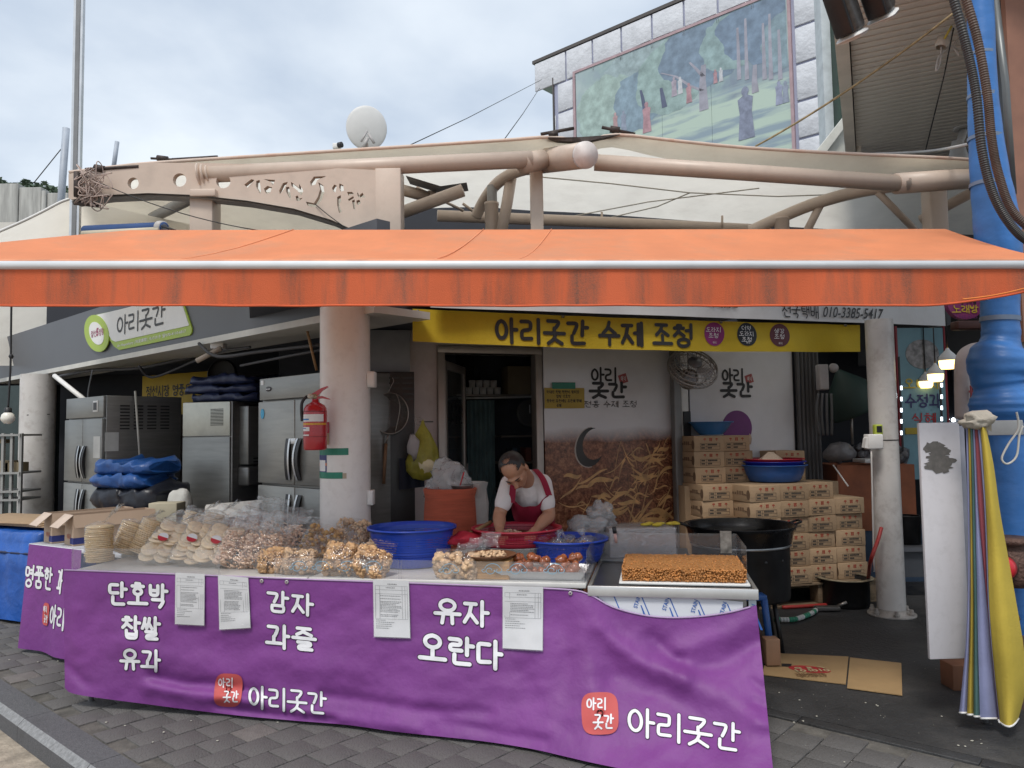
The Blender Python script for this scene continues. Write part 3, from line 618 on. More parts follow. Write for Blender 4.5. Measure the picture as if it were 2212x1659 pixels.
def block(x0, x1, z0, z1): MB(MF).cbox(x0 + .025, x1 - .025, -.045, .0, z0 + .025, z1 - .025, .02).out('stone_block', M_stone, mur)
zb = MF.px(1167, 181)[1]; nb = 10
xs = [0] + [MF.px(u, 150)[0] for u in (1224, 1282, 1345, 1412, 1482, 1556, 1632, 1712)] + [xR]
zr1 = zT - .88
for a, b in zip(xs, xs[1:]): block(a, b, zr1, zT)
for a, b in zip(xs, xs[1:]):
    if a >= mx0 - .05 and b <= mx1 + .6: block(a, min(b, mx1 + .05), mz1 + .06, zr1)
for k in range(8):
    z1_ = zr1 - k * .86; block(mx1 + .12, xR, z1_ - .86, z1_)
    if z1_ - .86 > 4: block(xn, mx0 - .7, z1_ - .86 if k else zn - .3, min(z1_, zn - .02)) if k else None
    block(max(xn, mx0 - .66), mx0 - .08, z1_ - .86, z1_)
# mural boards: generic woodland in faded paint
mm = bpy.data.materials.new('faded_mural'); mm.use_nodes = True; t = mm.node_tree; b_ = t.nodes['Principled BSDF']; b_.inputs['Roughness'].default_value = .6
N_ = t.nodes.new; L_ = t.links.new; tcn = N_('ShaderNodeTexCoord'); sp_ = N_('ShaderNodeSeparateXYZ'); L_(tcn.outputs['Object'], sp_.inputs[0])
nz = N_('ShaderNodeTexNoise'); nz.inputs['Scale'].default_value = .75; nz.inputs['Detail'].default_value = 9; nz.inputs['Roughness'].default_value = .62; L_(tcn.outputs['Object'], nz.inputs['Vector'])
cr = N_('ShaderNodeValToRGB'); e = cr.color_ramp.elements; e[0].position = .4; e[0].color = (.075, .12, .165, 1); e[1].position = .64; e[1].color = (.40, .50, .43, 1)
k_ = e.new(.47); k_.color = (.12, .20, .22, 1); k_ = e.new(.54); k_.color = (.20, .32, .27, 1); L_(nz.outputs['Fac'], cr.inputs[0])
n2_ = N_('ShaderNodeTexNoise'); n2_.inputs['Scale'].default_value = 1.2; n2_.inputs['Detail'].default_value = 6; mp_ = N_('ShaderNodeMapping'); mp_.inputs['Scale'].default_value = (.5, 1, 4); L_(tcn.outputs['Object'], mp_.inputs[0]); L_(mp_.outputs[0], n2_.inputs['Vector'])
cg = N_('ShaderNodeValToRGB'); e = cg.color_ramp.elements; e[0].position = .4; e[0].color = (.16, .25, .28, 1); e[1].position = .54; e[1].color = (.46, .60, .42, 1); L_(n2_.outputs['Fac'], cg.inputs[0])
ad = N_('ShaderNodeMath'); ad.operation = 'MULTIPLY_ADD'; ad.inputs[1].default_value = 1.3; L_(n2_.outputs['Fac'], ad.inputs[0]); L_(sp_.outputs[2], ad.inputs[2])
mr = N_('ShaderNodeMapRange'); mr.inputs[1].default_value = 10.25; mr.inputs[2].default_value = 10.45; L_(ad.outputs[0], mr.inputs[0])
mixm = N_('ShaderNodeMixRGB'); L_(mr.outputs[0], mixm.inputs[0]); L_(cg.outputs[0], mixm.inputs[1]); L_(cr.outputs[0], mixm.inputs[2])
# paler open patch toward the left of the painted scene
mr2 = N_('ShaderNodeMapRange'); ad2 = N_('ShaderNodeMath'); ad2.operation = 'MULTIPLY_ADD'; ad2.inputs[1].default_value = 4.0; L_(nz.outputs['Fac'], ad2.inputs[0]); L_(sp_.outputs[0], ad2.inputs[2])
mr2.inputs[1].default_value = -1.6; mr2.inputs[2].default_value = .6; mr2.inputs[3].default_value = .75; mr2.inputs[4].default_value = 0; L_(ad2.outputs[0], mr2.inputs[0])
mix2 = N_('ShaderNodeMixRGB'); L_(mr2.outputs[0], mix2.inputs[0]); L_(mixm.outputs[0], mix2.inputs[1]); mix2.inputs[2].default_value = (.52, .60, .60, 1)
fade = N_('ShaderNodeMixRGB'); fade.inputs[0].default_value = .34; L_(mix2.outputs[0], fade.inputs[1]); fade.inputs[2].default_value = (.50, .57, .68, 1); L_(fade.outputs[0], b_.inputs['Base Color'])
ub = [1246, 1338, 1431, 1538, 1709]; xb = [MF.px(u, 200)[0] for u in ub]
mural_o = thing
for a, b in zip(xb, xb[1:]): MB(MF).box(a + .004, b - .004, -.05, -.002, mz0, mz1).out('mural_board', mm, mur)
fr = mat('mural_frame', (.42, .30, .32), .6)
MB(MF).box(mx0 - .07, mx0, -.07, 0, mz0, mz1 + .07).out('mural_frame', fr, mur); MB(MF).box(mx1, mx1 + .07, -.07, 0, mz0, mz1 + .07).out('mural_frame', fr, mur); MB(MF).box(mx0, mx1, -.07, -.003, mz1, mz1 + .07).out('mural_frame', fr, mur)
M_tr = mat('painted_trunk', (.34, .34, .40), .7, var=.2); M_td = mat('painted_shadow_tree', (.11, .13, .2), .7)
def trunk(pts, w, m):
    q = [MF.px(u, v, -.05) for u, v in pts]; mb = MB(MF); ws = [w * (1.25 - .6 * i / (len(q) - 1)) for i in range(len(q))]
    mb.sheet([[(x - h, -.056, z), (x + h, -.056, z)] for (x, z), h in zip(q, ws)]); mb.out('painted_trunk', m, mur)
trunk([(1521, 238), (1519, 200), (1518, 175), (1520, 140)], .10, M_tr); trunk([(1518, 196), (1490, 185), (1460, 165), (1428, 158)], .045, M_tr); trunk([(1519, 165), (1505, 150), (1490, 135)], .045, M_tr)
for u, h in ((1595, 60), (1612, 40), (1650, 50), (1664, 30), (1684, 64)): trunk([(u + 2, 172), (u, 110), (u - 2, h)], .042, M_tr)
trunk([(1632, 200), (1630, 175), (1631, 140)], .07, M_tr); trunk([(1436, 232), (1431, 205), (1428, 190)], .06, M_td); trunk([(1394, 242), (1388, 210), (1384, 195)], .05, M_td)
def figure(u, v, h, c, nm):               # a small painted stroller
    x, z = MF.px(u, v, -.05); w = h * .16; mb = MB(MF); y = -.058
    mb.poly([(x - w, y, z), (x - w * .75, y, z + h * .5), (x - w * .95, y, z + h * .78), (x - w * .3, y, z + h * .84), (x + w * .3, y, z + h * .84), (x + w * .95, y, z + h * .78), (x + w * .75, y, z + h * .5), (x + w * 1.05, y, z)])
    mb.poly([(x + h * .075 * math.cos(k * .5236), y - .0005, z + h * .92 + h * .09 * math.sin(k * .5236)) for k in range(12)]); mb.out('painted_figure', mat(nm, c, .7, var=.25, scale=8), mur)
for u, v, h, c, nm in [(1398, 286, .8, (.42, .26, .29), 'fig_red'), (1330, 283, .5, (.44, .3, .31), 'fig_rose'), (1348, 283, .55, (.26, .30, .38), 'fig_navy'), (1489, 222, .5, (.43, .28, .3), 'fig_red'), (1457, 208, .5, (.38, .34, .4), 'fig_mauve'), (1470, 203, .44, (.52, .54, .57), 'fig_pale'), (1546, 180, .34, (.42, .27, .3), 'fig_red'), (1558, 176, .34, (.52, .54, .57), 'fig_pale'), (1613, 300, 1.25, (.23, .26, .35), 'fig_dark'), (1684, 226, .55, (.3, .33, .45), 'fig_blue'), (1698, 222, .5, (.26, .3, .38), 'fig_navy')]: figure(u, v, h, c, nm)
def painted_tree(u, v, w, h, c, nm, sd):
    x, z = MF.px(u, v, -.05); mb = MB(MF); y = -.0515 - sd * .0003
    mb.poly([(min(mx1 - .03, max(mx0 + .03, x + w * math.cos(a) * (1 + .22 * noise.noise(Vector((math.cos(a) * 2.5, math.sin(a) * 2.5, sd)))) + .07 * w * noise.noise(Vector((a * 9, sd, 0))))), y, min(mz1 - .03, z + h * math.sin(a) * (1 + .2 * noise.noise(Vector((math.cos(a) * 2.5, sd, math.sin(a) * 2.5)))) + .07 * h * noise.noise(Vector((a * 11, sd, 3))))) for a in [2 * math.pi * k / 60 for k in range(60)]]); mb.out('painted_tree', mat(nm, c, .7, var=.28, scale=4.5, dirt=.5, dcol=tuple(q * .62 for q in c), dscale=3), mur)
for k, a in enumerate([(1400, 150, 1.5, .8, (.32, .41, .43), 'leaf_grey'), (1310, 235, 1.0, .9, (.35, .46, .43), 'leaf_pale'), (1378, 215, .75, .8, (.24, .33, .40), 'leaf_blue'), (1450, 165, 1.1, .95, (.30, .41, .40), 'leaf_mid'), (1520, 105, 1.15, 1.0, (.20, .27, .35), 'leaf_dark'), (1590, 80, .9, .8, (.28, .39, .40), 'leaf_teal'), (1660, 40, 1.2, .95, (.19, .26, .35), 'leaf_deep'), (1690, 90, .5, .7, (.24, .33, .38), 'leaf_right')]): painted_tree(*a, k)

# ------------------------------------------------------------------ buildings and ceiling at the upper right
side = thing('side_building', 'narrow pale and dark green building edge beside the mural wall', 'building', W(1830, 300, 13.5))
def slab(u0, u1, v0, v1, d, name, m, par, th=.3):
    a, b = W(u0, v1, d), W(u1, v1, d); t = W(u0, v0, d).z; MB().box(a.x, b.x, d, d + th, a.z, t).out(name, m, par)
slab(1789, 1818, -40, 420, 14.0, 'pale_strip', mat('pale_blue_wall', (.55, .6, .62), .5), side); slab(1818, 1866, -40, 420, 13.8, 'green_strip', mat('bottle_green', (.02, .045, .03), .5, var=.3), side)
slab(1859, 1874, 90, 420, 9.9, 'glass_edge', mat('glass_edge', (.5, .55, .58), .15, .3), side)
MB().tube([W(1838, 95, 9), W(1842, 160, 9), W(1844, 230, 9)], .016, 8).out('white_cable', M_white, side)
MB().tube([W(1842, 232, 9), W(1850, 250, 9), W(1845, 205, 9)], .012, 8).out('cable_end', M_black, side)
MB().tube([W(1854, 195, 9), W(1856, 420, 9)], .03, 10).out('downpipe', M_cream, side)
gab = thing('gable', 'cream sloping gable end below the slatted ceiling', 'gable', W(1830, 330, 10.5))
p = [W(1740, 360, 10.5), W(1858, 212, 10.5), W(1876, 225, 10.5), W(1880, 370, 10.5)]
mb = MB(); mb.add(p + [q + Vector((0, .3, 0)) for q in p], [(0, 1, 2, 3), (7, 6, 5, 4), (0, 4, 5, 1), (1, 5, 6, 2), (2, 6, 7, 3), (3, 7, 4, 0)]); mb.out('wall', mat('cream_wall', (.55, .54, .47), .6), gab)
p = [W(1736, 362, 10.4), W(1856, 210, 10.4), W(1868, 216, 10.4), W(1760, 362, 10.4)]; mb = MB(); mb.add(p + [q + Vector((0, .1, 0)) for q in p], [(0, 1, 2, 3), (7, 6, 5, 4), (0, 4, 5, 1), (1, 5, 6, 2), (2, 6, 7, 3), (3, 7, 4, 0)]); mb.out('verge_board', mat('verge', (.62, .61, .55), .5), gab)
ceil = thing('slatted_ceiling', 'grey metal slat ceiling under the overhanging roof at upper right', 'ceiling', SF.at(0, 0, 5.0), -25)
M_slat = mat('slat_metal', (.60, .57, .53), .35, 0, var=.08, scale=2)
for k in range(44):
    y = -.35 + k * .108
    src = MB(SF).cbox(.0, 2.1, y, y + .09, 5.0, 5.03, .004) if k == 0 else None
    if k == 0: s0 = src.out('slat', M_slat, ceil)
    else: piece(s0, 'slat', ceil, Matrix.Translation((0, k * .108, 0)))
MB(SF).box(-.1, 2.2, -.6, 5.0, 5.05, 5.3).out('roof_slab', M_dark, ceil)
MB(SF).box(-.12, -.01, -.4, 4.6, 4.93, 5.04).out('edge_trim', M_cream, ceil)
MB(SF).cbox(-.15, 2.2, -.52, -.38, 4.97, 5.35, .01).out('front_fascia', M_white, ceil)
MB(SF).box(-.1, 4, 4.8, 4.95, 2.5, 5.05).out('rear_board', M_black, ceil)
for a, (u0, v0, u1, v1) in enumerate([(1838, 74, 1790, -70), (1905, 32, 1872, -70)]):
    cas = thing('awning_cassette', ['lower dark awning cassette with white end cap hanging at top right', 'upper dark awning cassette with white end cap hanging at top right'][a], 'awning box', W(u0, v0, 5.6))
    p, q = W(u0, v0, 5.5), W(u1, v1, 5.35); d = (q - p).normalized(); T = Matrix.Translation(p) @ d.to_track_quat('Y', 'Z').to_matrix().to_4x4()
    mb = MB(); mb.cbox(-.095, .095, 0, 2, -.07, .09, .04, M=T); mb.out('housing', mat('cassette_grey', (.10, .095, .09), .35, .4, stretch=(6, .3, 6), var=.3), cas)
    mb = MB(); mb.cbox(-.1, .1, -.045, .005, -.075, .095, .035, M=T); mb.out('end_cap', M_white, cas)
    mb = MB(); mb.cbox(-.07, .07, .01, 1.9, -.10, -.065, .012, M=T); mb.out('front_rail', M_black, cas)

# ------------------------------------------------------------------ blue pipe, hoses, brown pillar on the right
bp = thing('blue_wrapped_pipe', 'bulging vertical pipe wrapped in bright blue tape at right', 'pipe', G(2190, 1560))
M_blue = mat('blue_tape', (.04, .17, .47), .42, var=.15, scale=4, stretch=(1, 1, 1.8), bump=.45, bscale=5, dirt=.25, dcol=(.03, .1, .28))
PD = 5.0
prof = [(2116, -60, 26), (2119, 60, 27), (2122, 180, 29), (2128, 280, 33), (2138, 380, 38), (2148, 450, 43), (2156, 520, 45), (2160, 600, 40), (2160, 680, 37), (2162, 720, 37), (2160, 742, 40), (2157, 762, 56), (2157, 790, 61), (2157, 818, 54), (2160, 840, 50), (2162, 858, 58), (2163, 875, 62), (2164, 895, 58), (2167, 915, 44), (2172, 940, 42), (2178, 1050, 42), (2186, 1200, 41), (2196, 1330, 40), (2206, 1480, 40)]
pts = smoothpath([W(u, v, PD) for u, v, r in prof], 8)
rs_ = [Vector((r, 0, 0)) for u, v, r in prof]; rs2 = [q.x * PD / FPX for q in smoothpath(rs_, 8)]
rs2 = [r * (1 + .012 * math.sin(i * .9) + .012 * random.random()) for i, r in enumerate(rs2)]
MB().tube(pts, rs2, 28).out('wrapping', M_blue, bp)
mb = MB()
for v, h in ((925, 12), (690, 5), (400, 4), (300, 4), (210, 4), (120, 3)):
    i = min(range(len(prof)), key=lambda k: abs(prof[k][1] - v)); u, _, r = prof[i]; mb.tube([W(u, v - h, PD), W(u, v + h, PD)], r * PD / FPX * 1.05, 24, caps=False)
mb.out('tie_band', mat('band_grey_blue', (.16, .22, .32), .5), bp)
hyd = thing('valve', 'rusty pipe valve with red screw cap on the blue pipe', 'valve', W(2180, 1260, 4.7))
c = W(2186, 1218, 4.72); M_iron = mat('rusty_iron', (.12, .07, .055), .6, .5, var=.5, scale=14, bump=.5)
T = Matrix.Translation(c)
mb = MB(); mb.lathe([(.0, -.13), (.09, -.13), (.1, -.08), (.115, 0), (.1, .08), (.06, .12), (.12, .125), (.12, .16), (.0, .16)], 20, T); mb.out('body', M_iron, hyd)
d = (W(2152, 1233, 4.5) - c); q = d.to_track_quat('Z', 'Y').to_matrix().to_4x4()
MB().lathe([(.05, 0), (.05, .1), (.062, .1), (.062, .17)], 16, T @ q).out('spout', M_iron, hyd)
mb = MB(); mb.lathe([(.001, .235), (.05, .235), (.068, .225), (.07, .17), (.03, .17)], 24, T @ q); mb.box(-.05, .05, -.008, .008, .23, .25, M=T @ q); mb.out('screw_cap', mat('red_cap', (.55, .02, .03), .35), hyd)
c2 = W(2178, 1330, 4.7); mb = MB(); mb.tube([W(2165, 1296, 4.65), W(2186, 1300, 4.7), W(2190, 1320, 4.68)], .012, 8); mb.tube([W(2186, 1318, 4.68), W(2196, 1338, 4.62)], .022, 10); mb.out('drain_tap', M_iron, hyd)
def hose(pts, label, m):
    P_ = smoothpath([W(u, v, d) for u, v, d in pts], 46); MB().tube(P_, [.024 + (.004 if i % 2 else 0) for i in range(len(P_))], 12, smooth=False).out('corrugated_hose', m, label=label, cat='hose')
hose([(2052, -30, 4.6), (2085, 90, 4.6), (2108, 200, 4.6), (2122, 330, 4.6), (2150, 430, 4.6), (2200, 505, 4.6), (2260, 540, 4.6)], 'black corrugated hose beside the blue wrapped pipe', mat('hose_black', (.025, .025, .026), .5, var=.3))
hose([(2078, -30, 4.7), (2110, 80, 4.7), (2132, 200, 4.7), (2142, 300, 4.7), (2158, 380, 4.7), (2190, 460, 4.7), (2260, 520, 4.7)], 'brown corrugated hose running over the blue wrapped pipe', mat('hose_brown', (.085, .055, .042), .55, var=.4))
pil = thing('brown_pillar', 'brown painted wall pillar at the right edge', 'pillar', W(2240, 1600, 5.4))
a = W(2178, 300, 5.5).x; MB().box(a, a + .8, 5.45, 5.5, 2.25, 6.5).out('upper_shaft', mat('brown_paint', (.27, .13, .085), .5, var=.15, dirt=.3), pil)
a = W(2198, 1000, 5.5).x; MB().box(a, a + .8, 5.5, 5.55, .62, 2.25).out('middle_shaft', mat('grey_wall', (.22, .21, .2), .6), pil)
a = W(2200, 1500, 4.6).x; MB().box(a, a + .8, 4.6, 4.63, 0, .42).out('footing', mat('brown_footing', (.07, .04, .03), .5, var=.3), pil)
a = W(2152, 100, 5.8).x; MB().box(a, a + .09, 5.7, 5.8, 2.3, 6.5).out('dark_duct', mat('duct_grey', (.05, .055, .06), .4, .3), pil)
MB().tube([W(2150, 0, 5.3), W(2172, 180, 5.3), W(2188, 420, 5.3)], .025, 10).out('conduit', mat('conduit', (.16, .17, .17), .4, .4), pil)
def wire(pts, r, label, m=None, name='wire'): return MB().tube(pts, r, 6).out(name, m or M_wire, label=label, cat='wire')
wire([W(880, 316, 9), W(1010, 255, 12), W(1170, 172, 20)], .006, 'thin wire running from the canopy up to the mural building')
wire([W(1090, 300, 9), W(1130, 245, 12), W(1166, 190, 19)], .006, 'second thin wire right of the first, steeper')
wire(arc(W(1632, 316, 7), W(2068, 22, 5.5), .05), .009, 'long yellowish rope slanting up across the mural wall', mat('rope', (.33, .25, .14), .9, var=.5, scale=15), 'rope')
wire(arc(W(168, 372, 5.84), W(560, 498, 5.6), .06), .004, 'thin dark wire drooping from the beam end to the awning')
wire(arc(W(680, 440, 5.86), W(760, 500, 5.8), .01), .004, 'short dark wire across the cut-out lettering')
wire(smoothpath([W(1880, 333, 7), W(2000, 327, 6.5), W(2090, 312, 5.5), W(2106, 300, 5)]), .012, 'pale cable resting along the canopy hem at right', mat('pale_cable', (.5, .48, .46), .6))
wire([W(1998, 330, 6.6), W(2040, 160, 6.2), W(2060, 60, 6)], .006, 'thin cord hanging from the slatted ceiling')
ins = thing('lamp_socket', 'cream ceramic socket with looped cords under the slatted ceiling', 'socket', W(2040, 100, 6.2)); c = W(2036, 92, 6.2)
MB().lathe([(.02, .045), (.05, .04), (.055, -.02), (.04, -.045)], 16, Matrix.Translation(c) @ Matrix.Rotation(R(20), 4, 'Y')).out('cup', M_cream, ins)
MB().tube(smoothpath([W(2034, 100, 6.2), W(2030, 140, 6.2), W(2022, 152, 6.2), W(2030, 120, 6.2), W(2056, 102, 6.2), W(2072, 120, 6.2), W(2062, 98, 6.2), W(2078, 75, 6.2)]), .008, 6).out('loop_cord', mat('pale_cable'), ins)
MB().tube([W(2056, 56, 6.1), W(2040, 84, 6.15)], .009, 6).out('yellow_wire', mat('yellow_wire', (.55, .45, .08), .6), ins)
spk = thing('ceiling_lamp', 'grey round ceiling lamp on a stem beside the blue pipe', 'lamp', W(2072, 310, 7.4)); c = W(2082, 280, 7.4)
mb = MB(); mb.lathe([(.0, .03), (.09, .028), (.1, .01), (.05, 0), (.04, 0)], 24, Matrix.Translation(c)); mb.out('rose', mat('lamp_grey', (.3, .29, .28), .5), spk)
MB().tube([c, W(2070, 320, 7.4)], .035, 12).out('stem', mat('lamp_grey'), spk); MB().lathe([(.05, 0), (.12, -.3), (.1, -.4)], 20, Matrix.Translation(W(2068, 305, 7.4))).out('bell', mat('lamp_grey'), spk)
# ================================================================== ORANGE AWNING
def streak_mat(name, col, col2, zs=.25, xs=5., amt=.8, trans=.2, lo=.5, hi=.68):
    m = mat(name, col, .75, var=.08, scale=3, bump=.25, bscale=220, trans=trans); t = m.node_tree; b = t.nodes['Principled BSDF']
    src = b.inputs['Base Color'].links[0].from_socket; N = t.nodes.new; L = t.links.new
    c = N('ShaderNodeTexCoord'); mp = N('ShaderNodeMapping'); mp.inputs['Scale'].default_value = (xs, xs, zs); L(c.outputs['Object'], mp.inputs[0])
    n = N('ShaderNodeTexNoise'); n.inputs['Scale'].default_value = 1.6; n.inputs['Detail'].default_value = 5; n.inputs['Roughness'].default_value = .65; L(mp.outputs[0], n.inputs['Vector'])
    r = N('ShaderNodeMapRange'); r.inputs[1].default_value = lo; r.inputs[2].default_value = hi; r.inputs[3].default_value = 0; r.inputs[4].default_value = amt; L(n.outputs['Fac'], r.inputs[0])
    g = N('ShaderNodeTexNoise'); g.inputs['Scale'].default_value = 120; L(c.outputs['Object'], g.inputs['Vector'])
    k = N('ShaderNodeMath'); k.operation = 'MULTIPLY'; L(r.outputs[0], k.inputs[0]); gr = N('ShaderNodeMapRange'); gr.inputs[1].default_value = .35; gr.inputs[2].default_value = .65; gr.inputs[3].default_value = .6; L(g.outputs['Fac'], gr.inputs[0]); L(gr.outputs[0], k.inputs[1])
    x = N('ShaderNodeMixRGB'); L(k.outputs[0], x.inputs[0]); L(src, x.inputs[1]); x.inputs[2].default_value = (*col2, 1); L(x.outputs[0], b.inputs['Base Color'])
    for q in t.nodes:
        if q.type == 'BSDF_TRANSLUCENT': L(x.outputs[0], q.inputs[0])
    return m
awn = thing('orange_awning', 'long faded orange awning with white front bar stretched over the stall', 'awning', W(1106, 572, 4.0))
M_or = streak_mat('orange_canvas', (.75, .26, .115), (.56, .27, .16), zs=1.0, xs=1.0, amt=.7, trans=.16)
M_val = streak_mat('orange_valance', (.64, .13, .045), (.15, .085, .06), zs=.25, xs=2.6, amt=.95, trans=.16, lo=.46, hi=.66)
NA = 60; rows = []
for i in range(NA + 1):
    t = i / NA; uf = -360 + t * 2660; vb = 497 - 2.5 * t; ub = 282 + t * 1760
    pf, pb = W(uf, 564.5, 4.0), W(ub, vb, 5.35); row = []
    for k in range(11):
        s = k / 10; q = pf.lerp(pb, s); q.z -= .075 * math.sin(math.pi * s) * min(1, 9 * t * (1 - t)); q.z += (.014 * math.sin(t * 23) + .012 * math.sin(t * 9 + 2)) * math.sin(math.pi * s) * (1 - .3 * s); row.append(q)
    rows.append(row)
mb = MB(); mb.sheet(rows); mb.out('fabric', M_or, awn)
for t, s in ((.435, .02), (.53, .02), (.21, .01)):
    i = int(t * NA); mb = MB(); mb.tube([rows[i][k] + Vector((.0 + (10 - k) * .02 * (1 if t > .4 else -1) * .7, 0, .004)) for k in range(11)], .003, 5); mb.out('welt', mat('welt_orange', (.80, .32, .16), .8), awn)
MB().tube([W(-372, 573, 3.99), W(2310, 572, 3.99)], .0225, 18).out('front_bar', mat('bar_white', (.70, .72, .74), .3, .0, var=.04, dirt=.1), awn)
MB().tube([W(-366, 563.5, 4.0), W(2304, 562.5, 4.0)], .009, 8).out('hem_rod', mat('hem_orange', (.72, .3, .16), .8, dirt=.5, dcol=(.3, .14, .1)), awn)
MB().tube([W(282, 512, 5.40), W(2042, 509, 5.40)], .035, 14).out('roller', M_steel2, awn)
rows = []
for i in range(121):
    u = -368 + i * 22.3; vb = 660 - (0 if u < 1980 else 56 * ((u - 1980) / 350) ** 1.6); row = []
    for k in range(7):
        s = k / 6; q = W(u, 581 + (vb - 581) * s, 3.99); q.y += (.012 * math.sin(u * .013) + .006 * math.sin(u * .041)) * s; row.append(q)
    rows.append(row)
mb = MB(); mb.sheet(rows); mb.out('valance', M_val, awn)
MB().tube([r[-1] for r in rows], .006, 6).out('valance_hem', mat('hem_deep_orange', (.62, .11, .035), .8, dirt=.4, dcol=(.25, .08, .05)), awn)
MB().tube(arc(W(2080, 646, 3.97), W(2260, 608, 3.97), .015), .004, 6).out('tie_cord', mat('cord_orange', (.75, .22, .04), .6), awn)
for u in (330, 1150, 1960): MB().tube([W(u, 580, 4.03), W(u + (1106 - u) * .1, 600, 5.2)], .025, 8).out('folding_arm', M_white, awn)

ra = thing('rolled_awning', 'small retracted blue and cream striped awning behind the orange awning', 'awning', W(300, 500, 5.7))
a, b = W(185, 499, 5.9), W(355, 492, 5.55)
MB().tube([a, b], .042, 18).out('fabric_roll', mat('stripe_navy', (.02, .06, .18), .7), ra)
MB().tube([a + Vector((0, -.02, -.028)), b + Vector((-.02, -.02, -.028))], .03, 12).out('cream_stripe', mat('stripe_cream', (.55, .48, .36), .8), ra)
MB().lathe([(.0, 0), (.03, 0), (.05, .005), (.052, .05), (.045, .055)], 20, Matrix.Translation(b) @ (b - a).to_track_quat('-Z', 'Y').to_matrix().to_4x4()).out('end_cap', mat('cap_grey', (.4, .38, .36), .5), ra)
MB().tube([b + Vector((.0, -.05, 0)), W(380, 498, 5.5)], .008, 6).out('crank_loop', M_black, ra)

# ================================================================== LEFT SHOP FRONT
zb = (LF.px(60, 812)[1] + LF.px(700, 690)[1]) / 2
xl, xr = -9.6, LF.px(815, 680)[0]
fas = thing('fascia_sign', 'dark grey shop fascia with white and green name panel, slanting back at left', 'shop sign', LF.at(-4, 0, zb), -42.5)
MB(LF).box(xl, xr, 0, .12, zb + .03, zb + .66).out('fascia_board', mat('fascia_grey', (.075, .078, .088), .4, var=.12, scale=2), fas)
MB(LF).box(xl, xr, -.03, .5, zb - .025, zb + .03).out('bottom_trim', mat('trim_white', (.55, .54, .5), .45, var=.1), fas)
def lfp(pts, y=0): return [(LF.px(u, v, y)[0], LF.px(u, v, y)[1]) for u, v in pts]
Z4 = lambda L_: [(x * .3333, 631.2 + y * .3333) for x, y in L_]
def plate(F, poly, y, th, name, m, par): mb = MB(F); mb.prism(poly, y - th, y); return mb.out(name, m, par)
M_sgw = mat('sign_white', (.72, .72, .72), .4, var=.04); M_lime = mat('sign_lime', (.34, .47, .05), .45, var=.06); M_ink = mat('ink_black', (.018, .017, .018), .5)
plate(LF, lfp(Z4([(620, 150), (640, 145), (790, 112), (960, 70), (1180, 18), (1252, 235), (1250, 262), (1238, 280), (780, 375), (745, 350), (700, 280), (660, 190)])), -.002, .012, 'name_panel', M_lime, fas)
plate(LF, lfp(Z4([(630, 150), (800, 110), (970, 66), (1172, 16), (1236, 212), (1232, 218), (760, 322), (735, 310), (700, 250), (668, 180)])), -.014, .006, 'name_sheet', M_sgw, fas)
cx = [(640 + 0 * k, 270) for k in range(1)]
el = [(640 + 78 * math.cos(a) * 1.0 + 26 * math.sin(a) * .6, 268 + 120 * math.sin(a)) for a in [2 * math.pi * k / 28 for k in range(28)]]
plate(LF, lfp(Z4(el)), -.014, .012, 'scroll_curl', M_lime, fas)
el = [(642 + 46 * math.cos(a) + 14 * math.sin(a), 268 + 74 * math.sin(a)) for a in [2 * math.pi * k / 24 for k in range(24)]]
plate(LF, lfp(Z4(el)), -.026, .004, 'logo_disc', M_sgw, fas)
x0, z0, x1, z1 = pxbox(LF, 257, 671, 361, 712); letters('아리곳간', x0, z0, x1, z1, .125, flat(LF, -.02), 'letter', M_ink, fas, gap=.02, lift=.004)
x0, z0, x1, z1 = pxbox(LF, 257, 727, 405, 736); print_text('Ari Repository | 阿里庫間 | ものおき ☎070-4110-6817', x0, z0, x1, z1, flat(LF, -.014), 'small_print', M_sgw, fas, lift=.003, bold=.01)
x0, z0, x1, z1 = pxbox(LF, 203, 713, 226, 727); letters('정선', x0, z0, (x0 + x1) / 2, z1, .12, flat(LF, -.03), 'logo_letter', mat('logo_plum', (.3, .06, .12), .5), fas, merge=True); print_text('5', (x0 + x1) / 2, z0, (x0 * .3 + x1 * .7), z1 + .02, flat(LF, -.03), 'logo_digit', mat('logo_plum'), fas, bold=.05)
letters('일장', x0 * .25 + x1 * .75, z0, x1 + .06, z1, .12, flat(LF, -.03), 'logo_letter', mat('logo_plum'), fas, merge=True)
def column(name, u, v, d, r, z1, label, m, base=False):
    c = W(u, v, d); t = thing(name, label, 'column', (c.x, c.y, 0)); mb = MB(); mb.lathe([(r, 0), (r, z1)], 40, Matrix.Translation((c.x, c.y, 0))); mb.out('shaft', m, t); return t, c
M_col = mat('column_paint', (.58, .555, .53), .35, var=.08, scale=4, dirt=.55, dcol=(.25, .2, .17), dscale=7)
pcol, PC = column('round_column', 746, 1000, 5.6, .18, 2.585, 'thick pinkish white column carrying the fire extinguisher', mat('column_pink', (.76, .735, .71), .35, var=.04, scale=3, dirt=.22, dcol=(.4, .34, .3), dscale=16))
lcol, LC = column('round_column', 79, 1000, 10.3, .212, 2.52, 'round white column under the dark fascia at far left', M_col)
MB().tube([(LC.x - .21, LC.y - .08, 1.98), (LC.x, LC.y - .215, 1.975), (LC.x + .21, LC.y - .08, 1.985)], .006, 6).out('strap', M_wire, lcol)
